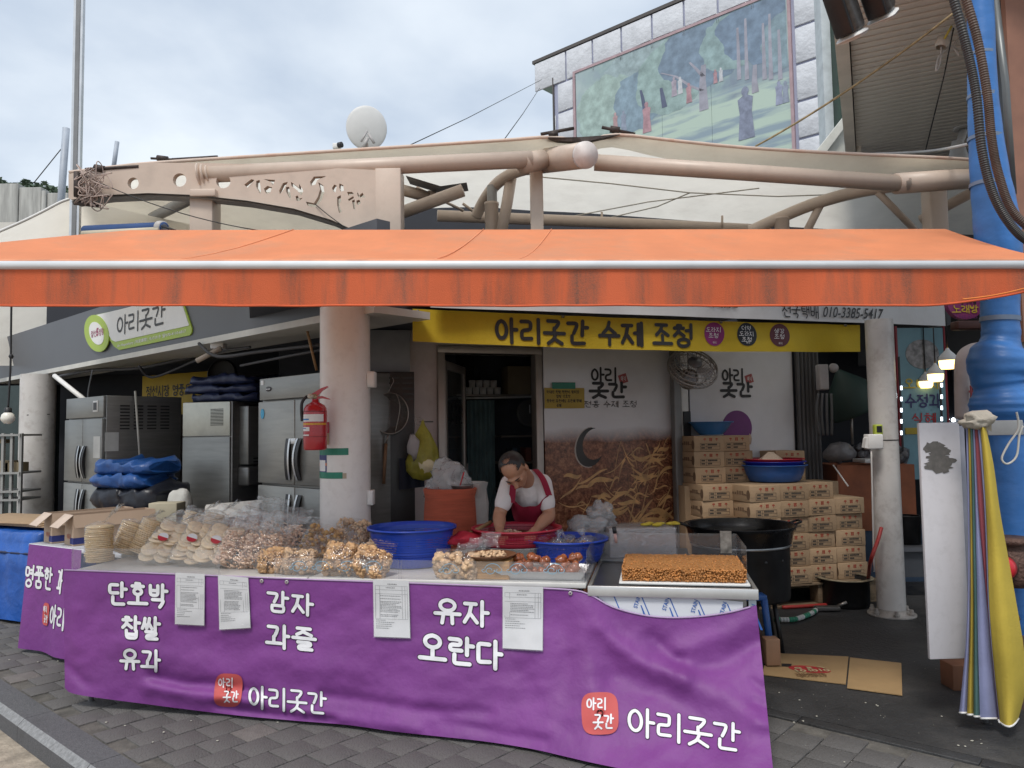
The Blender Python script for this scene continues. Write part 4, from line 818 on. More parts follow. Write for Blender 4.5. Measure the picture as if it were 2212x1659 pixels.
# fittings on the thick column
def on_col(a0, a1, z0, z1, r, name, m, par, n=14, c=PC):
    mb = MB(); mb.sheet([[(c.x + r * math.sin(a0 + (a1 - a0) * i / n), c.y - r * math.cos(a0 + (a1 - a0) * i / n), z) for z in (z0, z1)] for i in range(n + 1)]); return mb.out(name, m, par)
def colz(v, u=746): return W(u, v, 5.42).z
M_gt = mat('green_tape', (.01, .19, .12), .4, var=.15, scale=12)
gt = thing('poster_on_column', 'small navy and orange notice held to the column by green tape', 'notice', (PC.x - .15, PC.y - .18, colz(1030)))
A = lambda u: math.asin(max(-1, min(1, ((u - 746) / FPX * 5.45) / .18)))
on_col(A(692), A(764), colz(983), colz(968), .1815, 'tape_strip', M_gt, gt); on_col(A(692), A(752), colz(1034), colz(1020), .1815, 'tape_strip', M_gt, gt)
on_col(A(752), A(760), colz(1034), colz(1022), .1815, 'old_tape_end', mat('old_tape', (.42, .35, .26), .6), gt, 3)
on_col(A(692.5), A(716), colz(1021), colz(982), .1812, 'notice_sheet', mat('notice_navy', (.03, .035, .16), .5), gt)
on_col(A(695), A(713), colz(1018), colz(994), .1822, 'blank_panel', M_sgw, gt); on_col(A(692.5), A(716), colz(1006), colz(1000), .1817, 'orange_stripe', mat('notice_orange', (.65, .16, .04), .5), gt)
sg = thing('fire_point_sign', 'small red and yellow fire point plate behind the extinguisher', 'sign', (PC.x - .05, PC.y - .18, colz(958)))
on_col(A(704), A(723), colz(935), colz(911), .184, 'red_plate', mat('sign_red', (.48, .03, .06), .45), sg); on_col(A(705), A(722), colz(960), colz(935), .184, 'yellow_plate', mat('sign_tan', (.5, .38, .2), .5), sg)
csurf = lambda x, z, l: Vector((PC.x + (.185 + l) * math.sin(x), PC.y - (.185 + l) * math.cos(x), z))
letters('화기', A(706), colz(931), A(722), colz(915), .12, csurf, 'letter', M_sgw, sg, seg=.05)
for v0, v1, w in ((800, 835, .06), (1063, 1096, .045)):
    z0, z1 = colz(v1), colz(v0); bx = thing('wall_box', 'upper small white box fixed to the right side of the thick column' if v0 == 800 else 'lower small white box fixed to the right side of the thick column', 'box', (PC.x + .2, PC.y, z0))
    MB().cbox(PC.x + .165, PC.x + .165 + w, PC.y - .06, PC.y + .03, z0, z1, .006).out('box', M_white, bx); MB().cbox(PC.x + .17, PC.x + .16 + w, PC.y - .068, PC.y - .06, z0 + .01, z1 - .01, .003).out('lid', M_white, bx)
# fire extinguisher
ec = W(681, 920, 5.32); fe = thing('fire_extinguisher', 'red fire extinguisher mounted on the thick round column', 'fire extinguisher', (ec.x, ec.y, W(681, 972, 5.32).z))
z0 = W(681, 972, 5.32).z; T = Matrix.Translation((ec.x, ec.y, z0)); M_red = mat('extinguisher_red', (.42, .012, .022), .28, var=.08, coat=.4)
MB().lathe([(.0, 0), (.072, 0), (.078, .01), (.08, .06), (.08, .255), (.077, .285), (.062, .31), (.035, .325), (.024, .335), (.024, .352)], 32, T).out('cylinder', M_red, fe)
def wrap(a0, a1, z0_, z1_, r, name, m): 
    mb = MB(T); mb.sheet([[(r * math.sin(a0 + (a1 - a0) * i / 12), -r * math.cos(a0 + (a1 - a0) * i / 12), z) for z in (z0_, z1_)] for i in range(13)]); mb.out(name, m, fe)
wrap(-1.2, 1.0, .195, .245, .0808, 'label_sheet', M_sgw); wrap(-1.2, -.3, .205, .215, .0814, 'label_stripe', mat('label_blue', (.04, .2, .5), .5)); wrap(-1.4, 1.4, .172, .185, .0808, 'yellow_band', mat('band_yellow', (.65, .34, .03), .5))
wrap(-1.3, -.25, .13, .158, .0808, 'label_sheet', M_sgw); wrap(-1.2, -.6, .146, .152, .0812, 'label_stripe', mat('label_blue')); wrap(-1.3, -.3, .098, .107, .0808, 'label_sheet', M_sgw); wrap(-1.5, 1.5, .09, .094, .0815, 'clamp_band', mat('band_dark_red', (.2, .01, .015), .4)); wrap(-1.5, 1.5, .262, .268, .0812, 'clamp_band', mat('band_dark_red'))
MB(T).tube([(0, 0, .35), (0, 0, .385)], .018, 12).out('valve', mat('brass', (.4, .34, .22), .4, .6), fe); MB(T).lathe([(0, .02), (.018, .018), (.02, 0)], 16, Matrix.Translation((-.025, -.03, .37)) @ Matrix.Rotation(R(90), 4, 'X')).out('gauge', mat('gauge_grey', (.5, .48, .42), .4), fe)
mb = MB(T); mb.prism([(-.03, .385), (.0, .40), (.04, .425), (.085, .44), (.09, .433), (.05, .408), (.02, .375), (-.02, .365)], -.012, .012); mb.out('squeeze_lever', M_red, fe)
mb = MB(T); mb.prism([(-.0, .366), (.05, .372), (.1, .352), (.105, .345), (.05, .355), (.0, .35)], -.012, .012); mb.out('carry_handle', M_red, fe)
MB(T).tube(smoothpath([(-.02, 0, .37), (-.06, -.01, .365), (-.085, -.02, .33), (-.09, -.02, .28), (-.088, -.01, .2)]), .011, 10).out('hose', M_black, fe)

# ------------------------------------------------------------------ steel refrigerators
M_logo = mat('logo_dark', (.05, .05, .06), .4)
def fridge(F, w, dpt, H, zbase, label, frontonly=True, side_vents=False, topv=.28, loc=None):
    t = thing('refrigerator', label, 'refrigerator', F.at(w / 2, dpt / 2, 0), F.ang)
    MB(F).cbox(0, w, .03, dpt, zbase, H, .008).out('cabinet', M_ss, t)
    zt = H - topv; zm = zbase + (zt - zbase) * .6
    MB(F).cbox(.005, w - .005, 0, .03, zt + .012, H - .004, .004).out('top_panel', M_ssw, t)
    for i, (a, b) in enumerate(((.005, w / 2 - .006), (w / 2 + .006, w - .005))):
        for k, (c, d) in enumerate(((zbase + .02, zm - .01), (zm + .01, zt - .004))):
            dr = MB(F).cbox(a, b, -.012, .03, c, d, .006).out('door', M_ssw, t)
            s = -1 if i == 0 else 1; xh = w / 2 + s * .065; h0, h1 = (zm + .05, zm + .40) if k else (zm - .52, zm - .07)
            pts = []
            for q in range(9):
                f = q / 8; pts.append((xh + s * .02 * (1 - 4 * f * (1 - f)) * (1 if True else 0), -.02 - .03 * 4 * f * (1 - f), h0 + (h1 - h0) * f))
            mb = MB(F); mb.sheet([[(x + s * .012 - .024, y, z), (x + s * .012 + .024, y, z)] for x, y, z in pts]); mb.sheet([[(x - .022, y, z), (x - .022, y + .03, z)] for x, y, z in pts]); mb.sheet([[(x + .022, y, z), (x + .022, y + .03, z)] for x, y, z in pts]); mb.out('handle_grip', M_black, dr)
            mb = MB(F); mb.sheet([[(x - s * .026 - .012, y - .004, z), (x - s * .026 + .012, y - .004, z)] for x, y, z in pts]); mb.out('handle_plate', mat('handle_silver', (.6, .61, .62), .3, .7), dr)
    for k in (0, 1):
        for s in (0, 1): MB(F).tube([(.08 + s * (w - .16), .1 + k * (dpt - .2), 0), (.08 + s * (w - .16), .1 + k * (dpt - .2), zbase)], .025, 8).out('foot', M_black, t)
    return t, zt, zm
p = W(560, 900, 6.9); FA = Fr(p.x, p.y, -42.5)
HA = FA.px(562, 818)[1]
frA, ztA, zmA = fridge(FA, 1.2, .75, HA, .14, 'stainless four-door refrigerator right beside the thick column', topv=FA.px(565, 818)[1] - FA.px(565, 868)[1])
MB(FA).lathe([(0, .004), (.045, .004), (.05, 0)], 20, Matrix.Translation((.16, -.002, HA - .1)) @ Matrix.Scale(.45, 4, (0, 0, 1)) @ Matrix.Rotation(R(90), 4, 'X')).out('maker_badge', M_logo, frA)
print_text('Lassele', .125, HA - .107, .195, HA - .093, flat(FA, -.006), 'badge_print', M_sgw, frA, bold=.02)
MB(FA).box(.03, .075, -.003, 0, HA - .06, HA - .02).out('paper_tag', M_sgw, frA); x, z = FA.px(570, 894); MB(FA).prism([(x + .03 * math.cos(a), z + .045 * math.sin(a)) for a in [k * math.pi / 8 for k in range(16)]], -.016, -.0125).out('blue_sticker', mat('sticker_blue', (.05, .3, .5), .5), frA)
x, z = FA.px(618, 953); MB(FA).cbox(.56, .64, -.03, -.012, z - .025, z + .025, .005).out('lock', mat('handle_silver'), frA); x, z = FA.px(618, 1140); MB(FA).cbox(.56, .64, -.03, -.012, z - .03, z + .03, .005).out('lock', mat('handle_silver'), frA)
p = W(223, 900, 8.1); FB = Fr(p.x, p.y, -40).sub(-1.0, 0); HB = FB.px(223, 854)[1]
frB, _, _ = fridge(FB, 1.0, .85, HB, .14, 'dark stainless four-door refrigerator with louvred side, behind the far-left column', topv=.24)
M_lv = mat('louver_dark', (.02, .02, .02), .5)
for g in range(4):
    for k in range(8): MB(FB).box(1.0005, 1.006, .17 + g * .145, .27 + g * .145, HB - .36 + k * .035, HB - .345 + k * .035).out('louver', M_lv, frB)
MB(FB).cbox(.75, .87, -.008, 0, HB - .17, HB - .05, .003).out('control_panel', M_white, frB); MB(FB).box(.77, .85, -.012, -.008, HB - .15, HB - .07).out('display', M_black, frB)
MB(FB).box(.80, .97, -.016, -.0125, 1.45, 1.68).out('notice_sheet', mat('paper_grey', (.5, .5, .48), .8), frB); MB(FB).box(1.001, 1.004, .02, .16, 1.52, 1.72).out('notice_sheet', mat('paper_grey'), frB)
MB(FB).tube([FB.I @ W(292, 845, 8.3), FB.I @ W(303, 1000, 8.1)], .012, 8).out('hanging_rod', mat('rod_pale', (.4, .39, .35), .5), frB)
p = W(500, 900, 7.96); FC = Fr(p.x, p.y, -18).sub(-.62, 0); HC = FC.px(500, 866)[1]
frC = thing('ice_maker', 'tall stainless ice maker cabinet with vented top, between the refrigerators', 'ice maker', FC.at(.3, .3, 0), -18)
MB(FC).cbox(0, .62, .02, .75, .12, HC, .008).out('cabinet', M_ss, frC)
zz = FC.px(450, 942)[1]; MB(FC).cbox(.004, .60, 0, .02, zz, HC - .005, .004).out('top_panel', mat('cream_steel', (.55, .55, .48), .4, .4), frC); MB(FC).cbox(.004, .60, 0, .02, .13, zz - .01, .004).out('front_door', M_ssw, frC)
for k in range(12): MB(FC).box(.36, .52, -.003, .0, HC - .25 + k * .015, HC - .243 + k * .015).out('vent_slot', M_lv, frC)
for k in (0, 1): MB(FC).box(.05 + k * .5, .09 + k * .5, .1, .6, 0, .12).out('foot', M_black, frC)
zi = FC.px(530, 1005)[1]; MB(FC).cbox(.62, .74, .12, .7, zi, HC - .05, .01).out('side_unit', M_ssw, frC); MB(FC).cbox(.62, .76, .1, .7, zi - .22, zi - .02, .02).out('drip_box', M_ss, frC)
for k in range(8): MB(FC).box(.741, .744, .2 + (k % 4) * .12, .28 + (k % 4) * .12, zi + .02 + (k // 4) * .035, zi + .035 + (k // 4) * .035).out('slot', M_lv, frC)

# folded tarpaulins
def tarp(cx, label, w, d, h, m, T, seed, layers=4):
    t = MB(T); rnd = random.Random(seed); ob = thing('folded_tarp', label, 'tarpaulin', T @ Vector((0, 0, 0)))
    for L0 in range(layers):
        mb = MB(T); zc = h * (L0 + .5) / layers; hh = h / layers * .5; ww, dd = w * rnd.uniform(.86, 1.0), d * rnd.uniform(.85, 1); ox = rnd.uniform(-.04, .04); NX, NQ = 40, 28; rows = []
        for i in range(NX + 1):
            row = []
            for j in range(NQ + 1):
                a = 2 * math.pi * j / NQ; ca, sa = math.cos(a), math.sin(a); y = dd / 2 * math.copysign(abs(ca) ** .3, ca); z = hh * 1.12 * math.copysign(abs(sa) ** .6, sa); x = -ww / 2 + ww * i / NX
                n_ = noise.noise(Vector((x * 5 + seed, y * 5, L0 * 7.1 + z * 6))); n_ += .6 * noise.noise(Vector((x * 14 + seed, y * 11, L0 * 3.3 + z * 15))); endf = 1 - .3 * (abs(2 * i / NX - 1) ** 8)
                row.append((ox + x + .03 * n_, y * endf + .03 * n_, zc + z * endf * (1 + .5 * n_) + .02 * n_ - .035 * abs(noise.noise(Vector((x * 7 + seed, y * 6 + L0, 2.2)))) * (1 if sa > 0 else .3)))
            rows.append(row)
        mb.sheet(rows); mb.add(rows[0][:-1], [tuple(range(NQ))]); mb.add(rows[-1][:-1], [tuple(range(NQ))]); mb.out('fold', m, ob)
    return ob
M_tnavy = mat('tarp_navy', (.022, .032, .085), .4, var=.25, scale=5, bump=.5, bscale=14); M_tblue = mat('tarp_blue', (.012, .062, .22), .38, var=.25, scale=5, bump=.5, bscale=14); M_tbk = mat('tarp_black', (.012, .014, .022), .4, var=.3, bump=.5, bscale=12)
tarp(0, 'dark navy folded tarpaulin lying on top of the ice maker', .95, .6, FC.px(480, 805)[1] - FC.px(480, 862)[1], M_tnavy, FC.sub(.42, .32, HC + .005).T, 3, 3)
c = W(298, 1000, 7.6); zt = W(298, 1050, 7.6).z
tarp(0, 'bright blue folded tarpaulin on the stack beside the louvred refrigerator', .78, .55, W(298, 993, 7.6).z - zt, M_tblue, Matrix.Translation((c.x, 7.6, zt)) @ Matrix.Rotation(R(-22), 4, 'Z'), 8, 2)
tarp(0, 'black tarpaulin bundle under the bright blue one', .85, .6, zt - .35, M_tbk, Matrix.Translation((c.x + .06, 7.62, .35)) @ Matrix.Rotation(R(-22), 4, 'Z'), 5, 4)
MB().cbox(c.x - .45, c.x + .55, 7.35, 7.9, 0, .345, .01).out('storage_crate', mat('crate_grey', (.12, .12, .12), .6), label='low grey crate carrying the tarpaulin stack', cat='crate')
mb = MB(); q = W(388, 1092, 7.4); mb.blob(q, (.11, .1, .16), 3, .3, sub=3); mb.out('flour_sack', mat('sack_white', (.55, .55, .52), .8, var=.1, bump=.3), label='plump white sack beside the black tarpaulin bundle', cat='sack')
q = W(352, 1100, 7.2); MB().cbox(q.x - .09, q.x + .17, 7.1, 7.3, q.z - .3, W(352, 1085, 7.2).z, .006).out('small_carton', mat('carton_pale', (.42, .38, .28), .8), label='small pale carton under the white sack', cat='carton')
YF = Fr(W(305, 850, 10.2).x, 10.2, -30); ys = thing('yellow_sign', 'mustard yellow sign board partly hidden behind the tarpaulin and ice maker', 'sign', YF.at(.5, 0, 1.6), -30)
x0, z0 = YF.px(306, 905); x1, z1 = YF.px(468, 800)
MB(YF).cbox(x0, x1, 0, .03, z0 - .1, z1, .005).out('board', mat('mustard', (.45, .30, .015), .5, var=.1), ys)
a = pxbox(YF, 317, 832, 412, 856); letters('정선시장 명품도', *a, .11, flat(YF, 0), 'letter', M_ink, ys, lift=.006)
# gloom under the left roof: pipes, cables, fan, shelf, lamp, poster
und = thing('ceiling_pipe', 'pale pipe slanting under the dark fascia beside the far-left column', 'pipe', W(150, 820, 9.6))
MB().tube([W(118, 812, 9.8), W(188, 868, 9.3)], .03, 10).out('pipe', M_white, und)
for k, (pts, r) in enumerate([([(120, 815, 9.9), (200, 800, 9.6), (300, 795, 9), (420, 770, 8.4)], .02), ([(300, 790, 8.5), (330, 815, 8.6), (420, 780, 8.2), (470, 760, 7.6), (540, 750, 7)], .014), ([(430, 742, 7.2), (470, 770, 7), (560, 760, 6.8), (690, 745, 6.4)], .016), ([(520, 790, 7), (620, 770, 6.6), (700, 755, 6.4)], .012), ([(200, 800, 9), (190, 860, 8.6), (205, 900, 8.4)], .01)]):
    MB().tube(smoothpath([W(*q) for q in pts]), r, 8).out('cable', mat('cable_gloom', (.05, .05, .055), .6), label=['long dark cable under the left roof above the louvred refrigerator', 'looped dark cable above the ice maker', 'dark cable hanging beside the thick column top', 'lower dark cable left of the thick column', 'short cable dangling by the far-left column'][k], cat='cable')
jb = thing('junction_box', 'pale junction box and lamp bracket above the navy tarpaulin', 'junction box', W(472, 745, 7.2)); q = W(472, 745, 7.2); MB().cbox(q.x - .06, q.x + .06, 7.15, 7.25, q.z - .04, q.z + .04, .006).out('box', M_white, jb); MB().tube([W(478, 752, 7.1), W(440, 772, 7.1), W(425, 780, 7.1)], .025, 8).out('bracket', mat('bracket_tan', (.4, .34, .28), .6), jb)
wf = thing('wall_fan', 'dim round fan above the navy tarpaulin', 'fan', W(478, 790, 7.8)); q = W(480, 808, 8.6)
MB().lathe([(.03, -.05), (.15, -.03), (.17, 0), (.15, .03)], 28, Matrix.Translation(q) @ Matrix.Rotation(R(80), 4, 'X')).out('cage', mat('fan_dim', (.03, .03, .03), .6), wf)
bulb = thing('pendant_bulb', 'unlit round white bulb hanging on a black cord at far left', 'bulb', W(17, 915, 7)); q = W(17, 903, 7)
MB().lathe([(.0, -.055), (.03, -.05), (.055, -.02), (.058, 0), (.05, .03), (.03, .05)], 24, Matrix.Translation(q)).out('globe', mat('bulb_white', (.75, .73, .66), .3), bulb); MB().lathe([(.032, .05), (.03, .09), (.012, .1)], 16, Matrix.Translation(q)).out('holder', M_black, bulb)
MB().tube(smoothpath([q + Vector((0, 0, .1)), W(20, 840, 7), W(23, 780, 7), W(24, 700, 7), W(25, 640, 7)]), .009, 8).out('cord', M_black, bulb); MB().lathe([(.012, -.02), (.022, 0), (.012, .02)], 10, Matrix.Translation(W(24, 770, 7))).out('cord_knot', M_black, bulb)
sh = thing('shelf_rack', 'white shelf rack with small boxes at the far-left edge', 'shelf', W(20, 1100, 9.4)); a, b = W(-60, 1100, 9.4), W(44, 1100, 9.4)
for u in (4, 23, 43):
    q = W(u, 1100, 9.4); MB().box(q.x - .015, q.x + .015, 9.38, 9.42, 0, W(u, 936, 9.4).z).out('upright', mat('rack_grey', (.3, .3, .29), .5), sh)
for v in (940, 1022, 1062, 1080): q = W(20, v, 9.4); MB().box(a.x, b.x, 9.36, 9.8, q.z - .012, q.z + .012).out('shelf_board', mat('rack_grey', (.3, .3, .29), .5), sh)
for u, v, w, h in ((12, 1022, .12, .14), (30, 1022, .18, .12), (0, 960, .1, .05)):
    q = W(u, v, 9.5); o = MB().cbox(q.x - w / 2, q.x + w / 2, 9.45, 9.65, q.z + .013, q.z + .013 + h, .004).out('shelf_carton', mat('carton_dim', (.3, .24, .15), .8), label={12: 'left small carton on the white rack at far left', 30: 'right small carton on the white rack at far left', 0: 'thin carton on the upper shelf of the white rack'}[u], cat='carton')
MB().box(W(-80, 900, 10.6).x, W(120, 900, 10.6).x, 10.6, 10.7, 0, 2.4).out('glass_partition', mat('gloom_glass', (.03, .045, .045), .1, var=.5, scale=2), label='dark glass partition behind the far-left column', cat='partition')
pf = thing('wall_poster', 'narrow food poster between louvred refrigerator and ice maker', 'poster', W(378, 1000, 9)); MB().box(W(360, 950, 9.2).x, W(405, 950, 9.2).x, 9.2, 9.22, 1.05, W(380, 895, 9.2).z).out('sheet', mat('poster_pinkish', (.5, .36, .3), .6, var=.5, scale=7), pf)
wp = thing('white_board', 'white board leaning in front of the refrigerators with a brown edge', 'board', W(500, 1130, 6.6)); a, b = W(440, 1130, 6.7), W(562, 1130, 6.3)
mb = MB(); mb.add([W(443, 1094, 6.7), W(446, 1090, 6.7), W(560, 1080, 6.25), W(560, 1112, 6.25), W(440, 1122, 6.7)], [(0, 1, 2, 3, 4)]); mb.add([v + Vector((.02, .03, 0)) for v in mb.v], [(4, 3, 2, 1, 0)]); mb.out('panel', mat('board_cream', (.6, .57, .52), .6, dirt=.3), wp)
mb = MB(); mb.add([W(490, 1122, 6.6), W(560, 1112, 6.3), W(560, 1180, 6.3), W(490, 1180, 6.6)], [(0, 1, 2, 3)]); mb.add([v + Vector((.02, .03, 0)) for v in mb.v], [(3, 2, 1, 0)]); mb.out('brown_edge', mat('wood_brown', (.22, .11, .06), .6), wp)
MB().tube([W(662, 708, 6.4), W(684, 800, 6.4)], .012, 8).out('wooden_stick', mat('stick_wood', (.3, .18, .09), .7), label='thin wooden stick leaning behind the thick column top', cat='stick')
# ================================================================== DOORWAY AND RIGHT WALL
M_frame = mat('door_alloy', (.36, .32, .29), .4, .5, var=.1)
M_glass = film('door_glass', (.72, .76, .78), gloss=.35, milk=.03, rough=.03, bump=.02, bscale=2)
dw = thing('doorway', 'open alloy framed shop doorway behind the man', 'doorway', RF.at((xd0 + xd1) / 2, WY, 0), 18.5)
for a, b in ((xd0 - .02, xd0 + .05), (xd1 - .05, xd1 + .02)): MB(RF).cbox(a, b, WY - .04, WY + .1, 0, dtop + .02, .006).out('jamb', M_frame, dw)
MB(RF).cbox(xd0 - .02, xd1 + .02, WY - .045, WY + .1, dtop + .0, dtop + .07, .006).out('header', M_frame, dw)
LFr = RF.sub(xd0 + .06, WY + .06, 0, 62); lf = thing('door_leaf', 'glass door leaf standing open inside the doorway', 'door', LFr.at(.4, 0, 0), LFr.ang)
for a, b in ((0, .06), (.76, .82)): MB(LFr).cbox(a, b, -.02, .02, .02, dtop - .06, .005).out('stile', M_frame, lf)
for z in (.02, dtop - .14): MB(LFr).cbox(.06, .76, -.018, .018, z, z + .08, .005).out('rail', M_frame, lf)
MB(LFr).box(.06, .76, -.004, .004, .1, dtop - .14).out('pane', M_glass, lf)
letters('아리곳간', .1, 1.75, .7, 1.95, .1, flat(LFr, -.006), 'letter', M_ink, lf, merge=True)
MB(LFr).tube([(.70, -.05, 1.0), (.70, -.05, 1.35)], .012, 8).out('pull_handle', mat('handle_silver'), lf)
ct = thing('door_curtain', 'dark teal curtain hanging inside the doorway', 'curtain', RF.at(xd0 + .45, WY + 1.4, 0), 18.5); rows = []
a, b = rx(1010, y=WY + 1.4), rx(1068, y=WY + 1.4)
for i in range(41): x = a + (b - a) * i / 40; rows.append([(x, WY + 1.4 + .03 * math.sin(i * .9) * (1 - .3 * k / 6), 2.02 - 1.7 * k / 6) for k in range(7)])
mb = MB(RF); mb.sheet(rows); mb.out('cloth', mat('teal_cloth', (.16, .25, .26), .85, var=.2), ct); MB(RF).tube([(a - .1, WY + 1.38, 2.04), (b + .6, WY + 1.38, 2.06)], .012, 8).out('rod', M_white, ct)
shf = thing('inner_shelf', 'high shelf inside the doorway with cups and a carton', 'shelf', RF.at(xd1 - .5, WY + 1.7, 2.07), 18.5)
MB(RF).box(a - .1, rx(1165, y=WY + 1.6), WY + 1.45, WY + 1.9, 2.07, 2.09).out('board', M_frame, shf)
for k in range(9): MB(RF).lathe([(.0, 0), (.035, 0), (.04, .08), (.036, .08)], 14, Matrix.Translation((a + .05 + (k % 5) * .085 + (k // 5) * .04, WY + 1.5, 2.091 + (k // 5) * .08))).out('cup', M_white, shf)
MB(RF).cbox(a + .52, a + .80, WY + 1.5, WY + 1.75, 2.091, 2.42, .006).out('carton', mat('carton_dim'), shf); MB(RF).cbox(a + .88, a + .98, WY + 1.5, WY + 1.6, 2.091, 2.2, .01).out('jar', M_white, shf)
ck = thing('wall_clock', 'round dark wall clock seen through the doorway', 'clock', RF.at(rx(1140, y=2.6), 2.6, 1.7), 18.5); x, z = RF.px(1143, 893, 2.6)
MB(RF).lathe([(0, .02), (.13, .02), (.15, .03), (.16, 0)], 28, Matrix.Translation((x, 2.6, z)) @ Matrix.Rotation(R(90), 4, 'X')).out('dial', mat('clock_dial', (.12, .13, .13), .2), ck); MB(RF).box(x - .005, x + .005, 2.575, 2.578, z, z + .1).out('hand', M_sgw, ck)
for k in range(3): MB(RF).box(rx(1075, y=2.5), rx(1168, y=2.5), 2.35, 2.7, 1.0 + k * .3, 1.02 + k * .3).out('rack_shelf', M_frame, shf)
for k in range(5): MB(RF).cbox(rx(1085 + k * 15, y=2.5), rx(1097 + k * 15, y=2.5), 2.4, 2.6, 1.021 + (k % 2) * .3, 1.18 + (k % 2) * .3, .006).out('packet', mat('packet_%d' % k, [(.3, .25, .2), (.1, .15, .2), (.35, .3, .1), (.25, .1, .08), (.3, .3, .3)][k], .6), shf)
# poster walls
po = thing('wall_poster', 'tall glossy poster with brown stew photograph right of the doorway', 'poster', RF.at((rx(1176) + rx(1455)) / 2, WY, .1), 18.5)
px0, px1 = rx(1176), rx(1454); pz0, pz1, pzm = .05, 2.64, rz_(1315, 905)
MB(RF).box(px0, px1, WY - .02, WY + .008, pzm - .1, pz1).out('upper_sheet', mat('poster_white', (.70, .69, .71), .22, var=.04), po)
stew = bpy.data.materials.new('stew_photo'); stew.use_nodes = True; t = stew.node_tree; b = t.nodes['Principled BSDF']; b.inputs['Roughness'].default_value = .2; N_ = t.nodes.new; L_ = t.links.new
tcn = N_('ShaderNodeTexCoord'); nz = N_('ShaderNodeTexNoise'); nz.inputs['Scale'].default_value = 26; nz.inputs['Detail'].default_value = 8; nz.inputs['Roughness'].default_value = .75; L_(tcn.outputs['Object'], nz.inputs['Vector'])
cr = N_('ShaderNodeValToRGB'); e = cr.color_ramp.elements; e[0].position = .32; e[0].color = (.025, .01, .006, 1); e[1].position = .72; e[1].color = (.52, .25, .13, 1); k_ = e.new(.5); k_.color = (.21, .075, .04, 1); L_(nz.outputs['Fac'], cr.inputs[0])
big = N_('ShaderNodeTexNoise'); big.inputs['Scale'].default_value = 2.2; L_(tcn.outputs['Object'], big.inputs['Vector'])
wv = N_('ShaderNodeTexWave'); wv.inputs['Scale'].default_value = 7; wv.inputs['Distortion'].default_value = 26; wv.inputs['Detail'].default_value = 3; wv.inputs['Detail Scale'].default_value = .7; mpn = N_('ShaderNodeMapping'); mpn.inputs['Rotation'].default_value = (0, R(50), 0); L_(tcn.outputs['Object'], mpn.inputs[0]); L_(mpn.outputs[0], wv.inputs['Vector'])
th = N_('ShaderNodeMapRange'); th.inputs[1].default_value = .86; th.inputs[2].default_value = 1.0; L_(wv.outputs['Fac'], th.inputs[0])
spz = N_('ShaderNodeSeparateXYZ'); L_(tcn.outputs['Object'], spz.inputs[0]); gm = N_('ShaderNodeMath'); gm.operation = 'MULTIPLY_ADD'; gm.inputs[1].default_value = -.6; L_(spz.outputs[2], gm.inputs[0]); ax = N_('ShaderNodeMath'); ax.operation = 'ADD'; L_(spz.outputs[0], ax.inputs[0]); L_(big.outputs['Fac'], ax.inputs[1]); L_(ax.outputs[0], gm.inputs[2])
gs = N_('ShaderNodeMapRange'); gs.inputs[1].default_value = -.55; gs.inputs[2].default_value = .1; L_(gm.outputs[0], gs.inputs[0])
mu = N_('ShaderNodeMath'); mu.operation = 'MULTIPLY'; L_(th.outputs[0], mu.inputs[0]); L_(gs.outputs[0], mu.inputs[1])
mx = N_('ShaderNodeMixRGB'); L_(mu.outputs[0], mx.inputs[0]); L_(cr.outputs[0], mx.inputs[1]); mx.inputs[2].default_value = (.06, .022, .012, 1)
gd = N_('ShaderNodeMapRange'); gd.inputs[1].default_value = pzm - .16; gd.inputs[2].default_value = pzm - .02; na = N_('ShaderNodeMath'); na.operation = 'MULTIPLY_ADD'; na.inputs[1].default_value = .12; L_(big.outputs['Fac'], na.inputs[0]); L_(spz.outputs[2], na.inputs[2]); L_(na.outputs[0], gd.inputs[0])
m3 = N_('ShaderNodeMixRGB'); L_(gd.outputs[0], m3.inputs[0]); L_(mx.outputs[0], m3.inputs[1]); m3.inputs[2].default_value = (.70, .69, .71, 1); L_(m3.outputs[0], b.inputs['Base Color'])
po.location.z = 0; WM[po] = Matrix.Translation(RF.at((px0 + px1) / 2, WY, 0)) @ Matrix.Rotation(R(18.5), 4, 'Z'); po.matrix_world = WM[po]
MB(RF).box(px0, px1, WY - .024, WY + .006, pz0, pzm).out('stew_photograph', stew, po)
M_straw = mat('root_straw', (.58, .33, .13), .3, var=.35, scale=9, dirt=.9, dcol=(.16, .07, .03), dscale=7)
rnd = random.Random(4); mb = MB(RF)
for k in range(85):
    u = 1440 - abs(rnd.gauss(0, 95)); v = rnd.uniform(960, 1130); 
    if u < 1200 or (u < 1330 and v < 1010): continue
    x, z = RF.px(u, v, WY - .025); a = rnd.gauss(.4, .6); l = rnd.uniform(.10, .34); q = [(x + l * (s - .5) * math.cos(a) , z + l * (s - .5) * math.sin(a) + .035 * math.sin(s * 4 + k)) for s in [j / 8 for j in range(9)]]; w = rnd.uniform(.004, .024)
    mb.sheet([[(xx, WY - .0245 - k * .00003, zz - w * (.25 + .75 * math.sin(math.pi * i / 8) ** .6)), (xx, WY - .0245 - k * .00003, zz + w * (.25 + .75 * math.sin(math.pi * i / 8) ** .6))] for i, (xx, zz) in enumerate(q) if px0 < xx < px1 and zz > pz0])  if all(px0 < xx < px1 for xx, _ in q) else None
mb.out('printed_roots', M_straw, po, kind='stuff')
x, z = RF.px(1275, 966, WY - .025); el_ = [(.15 * math.cos(k * math.pi / 14) + .02 * math.sin(k * math.pi / 14), .19 * math.sin(k * math.pi / 14)) for k in range(28)]
mb = MB(RF); mb.poly([(x + a, WY - .0248, z + b) for a, b in el_]); mb.out('printed_ladle', mat('ladle_dark', (.02, .014, .012), .2), po)
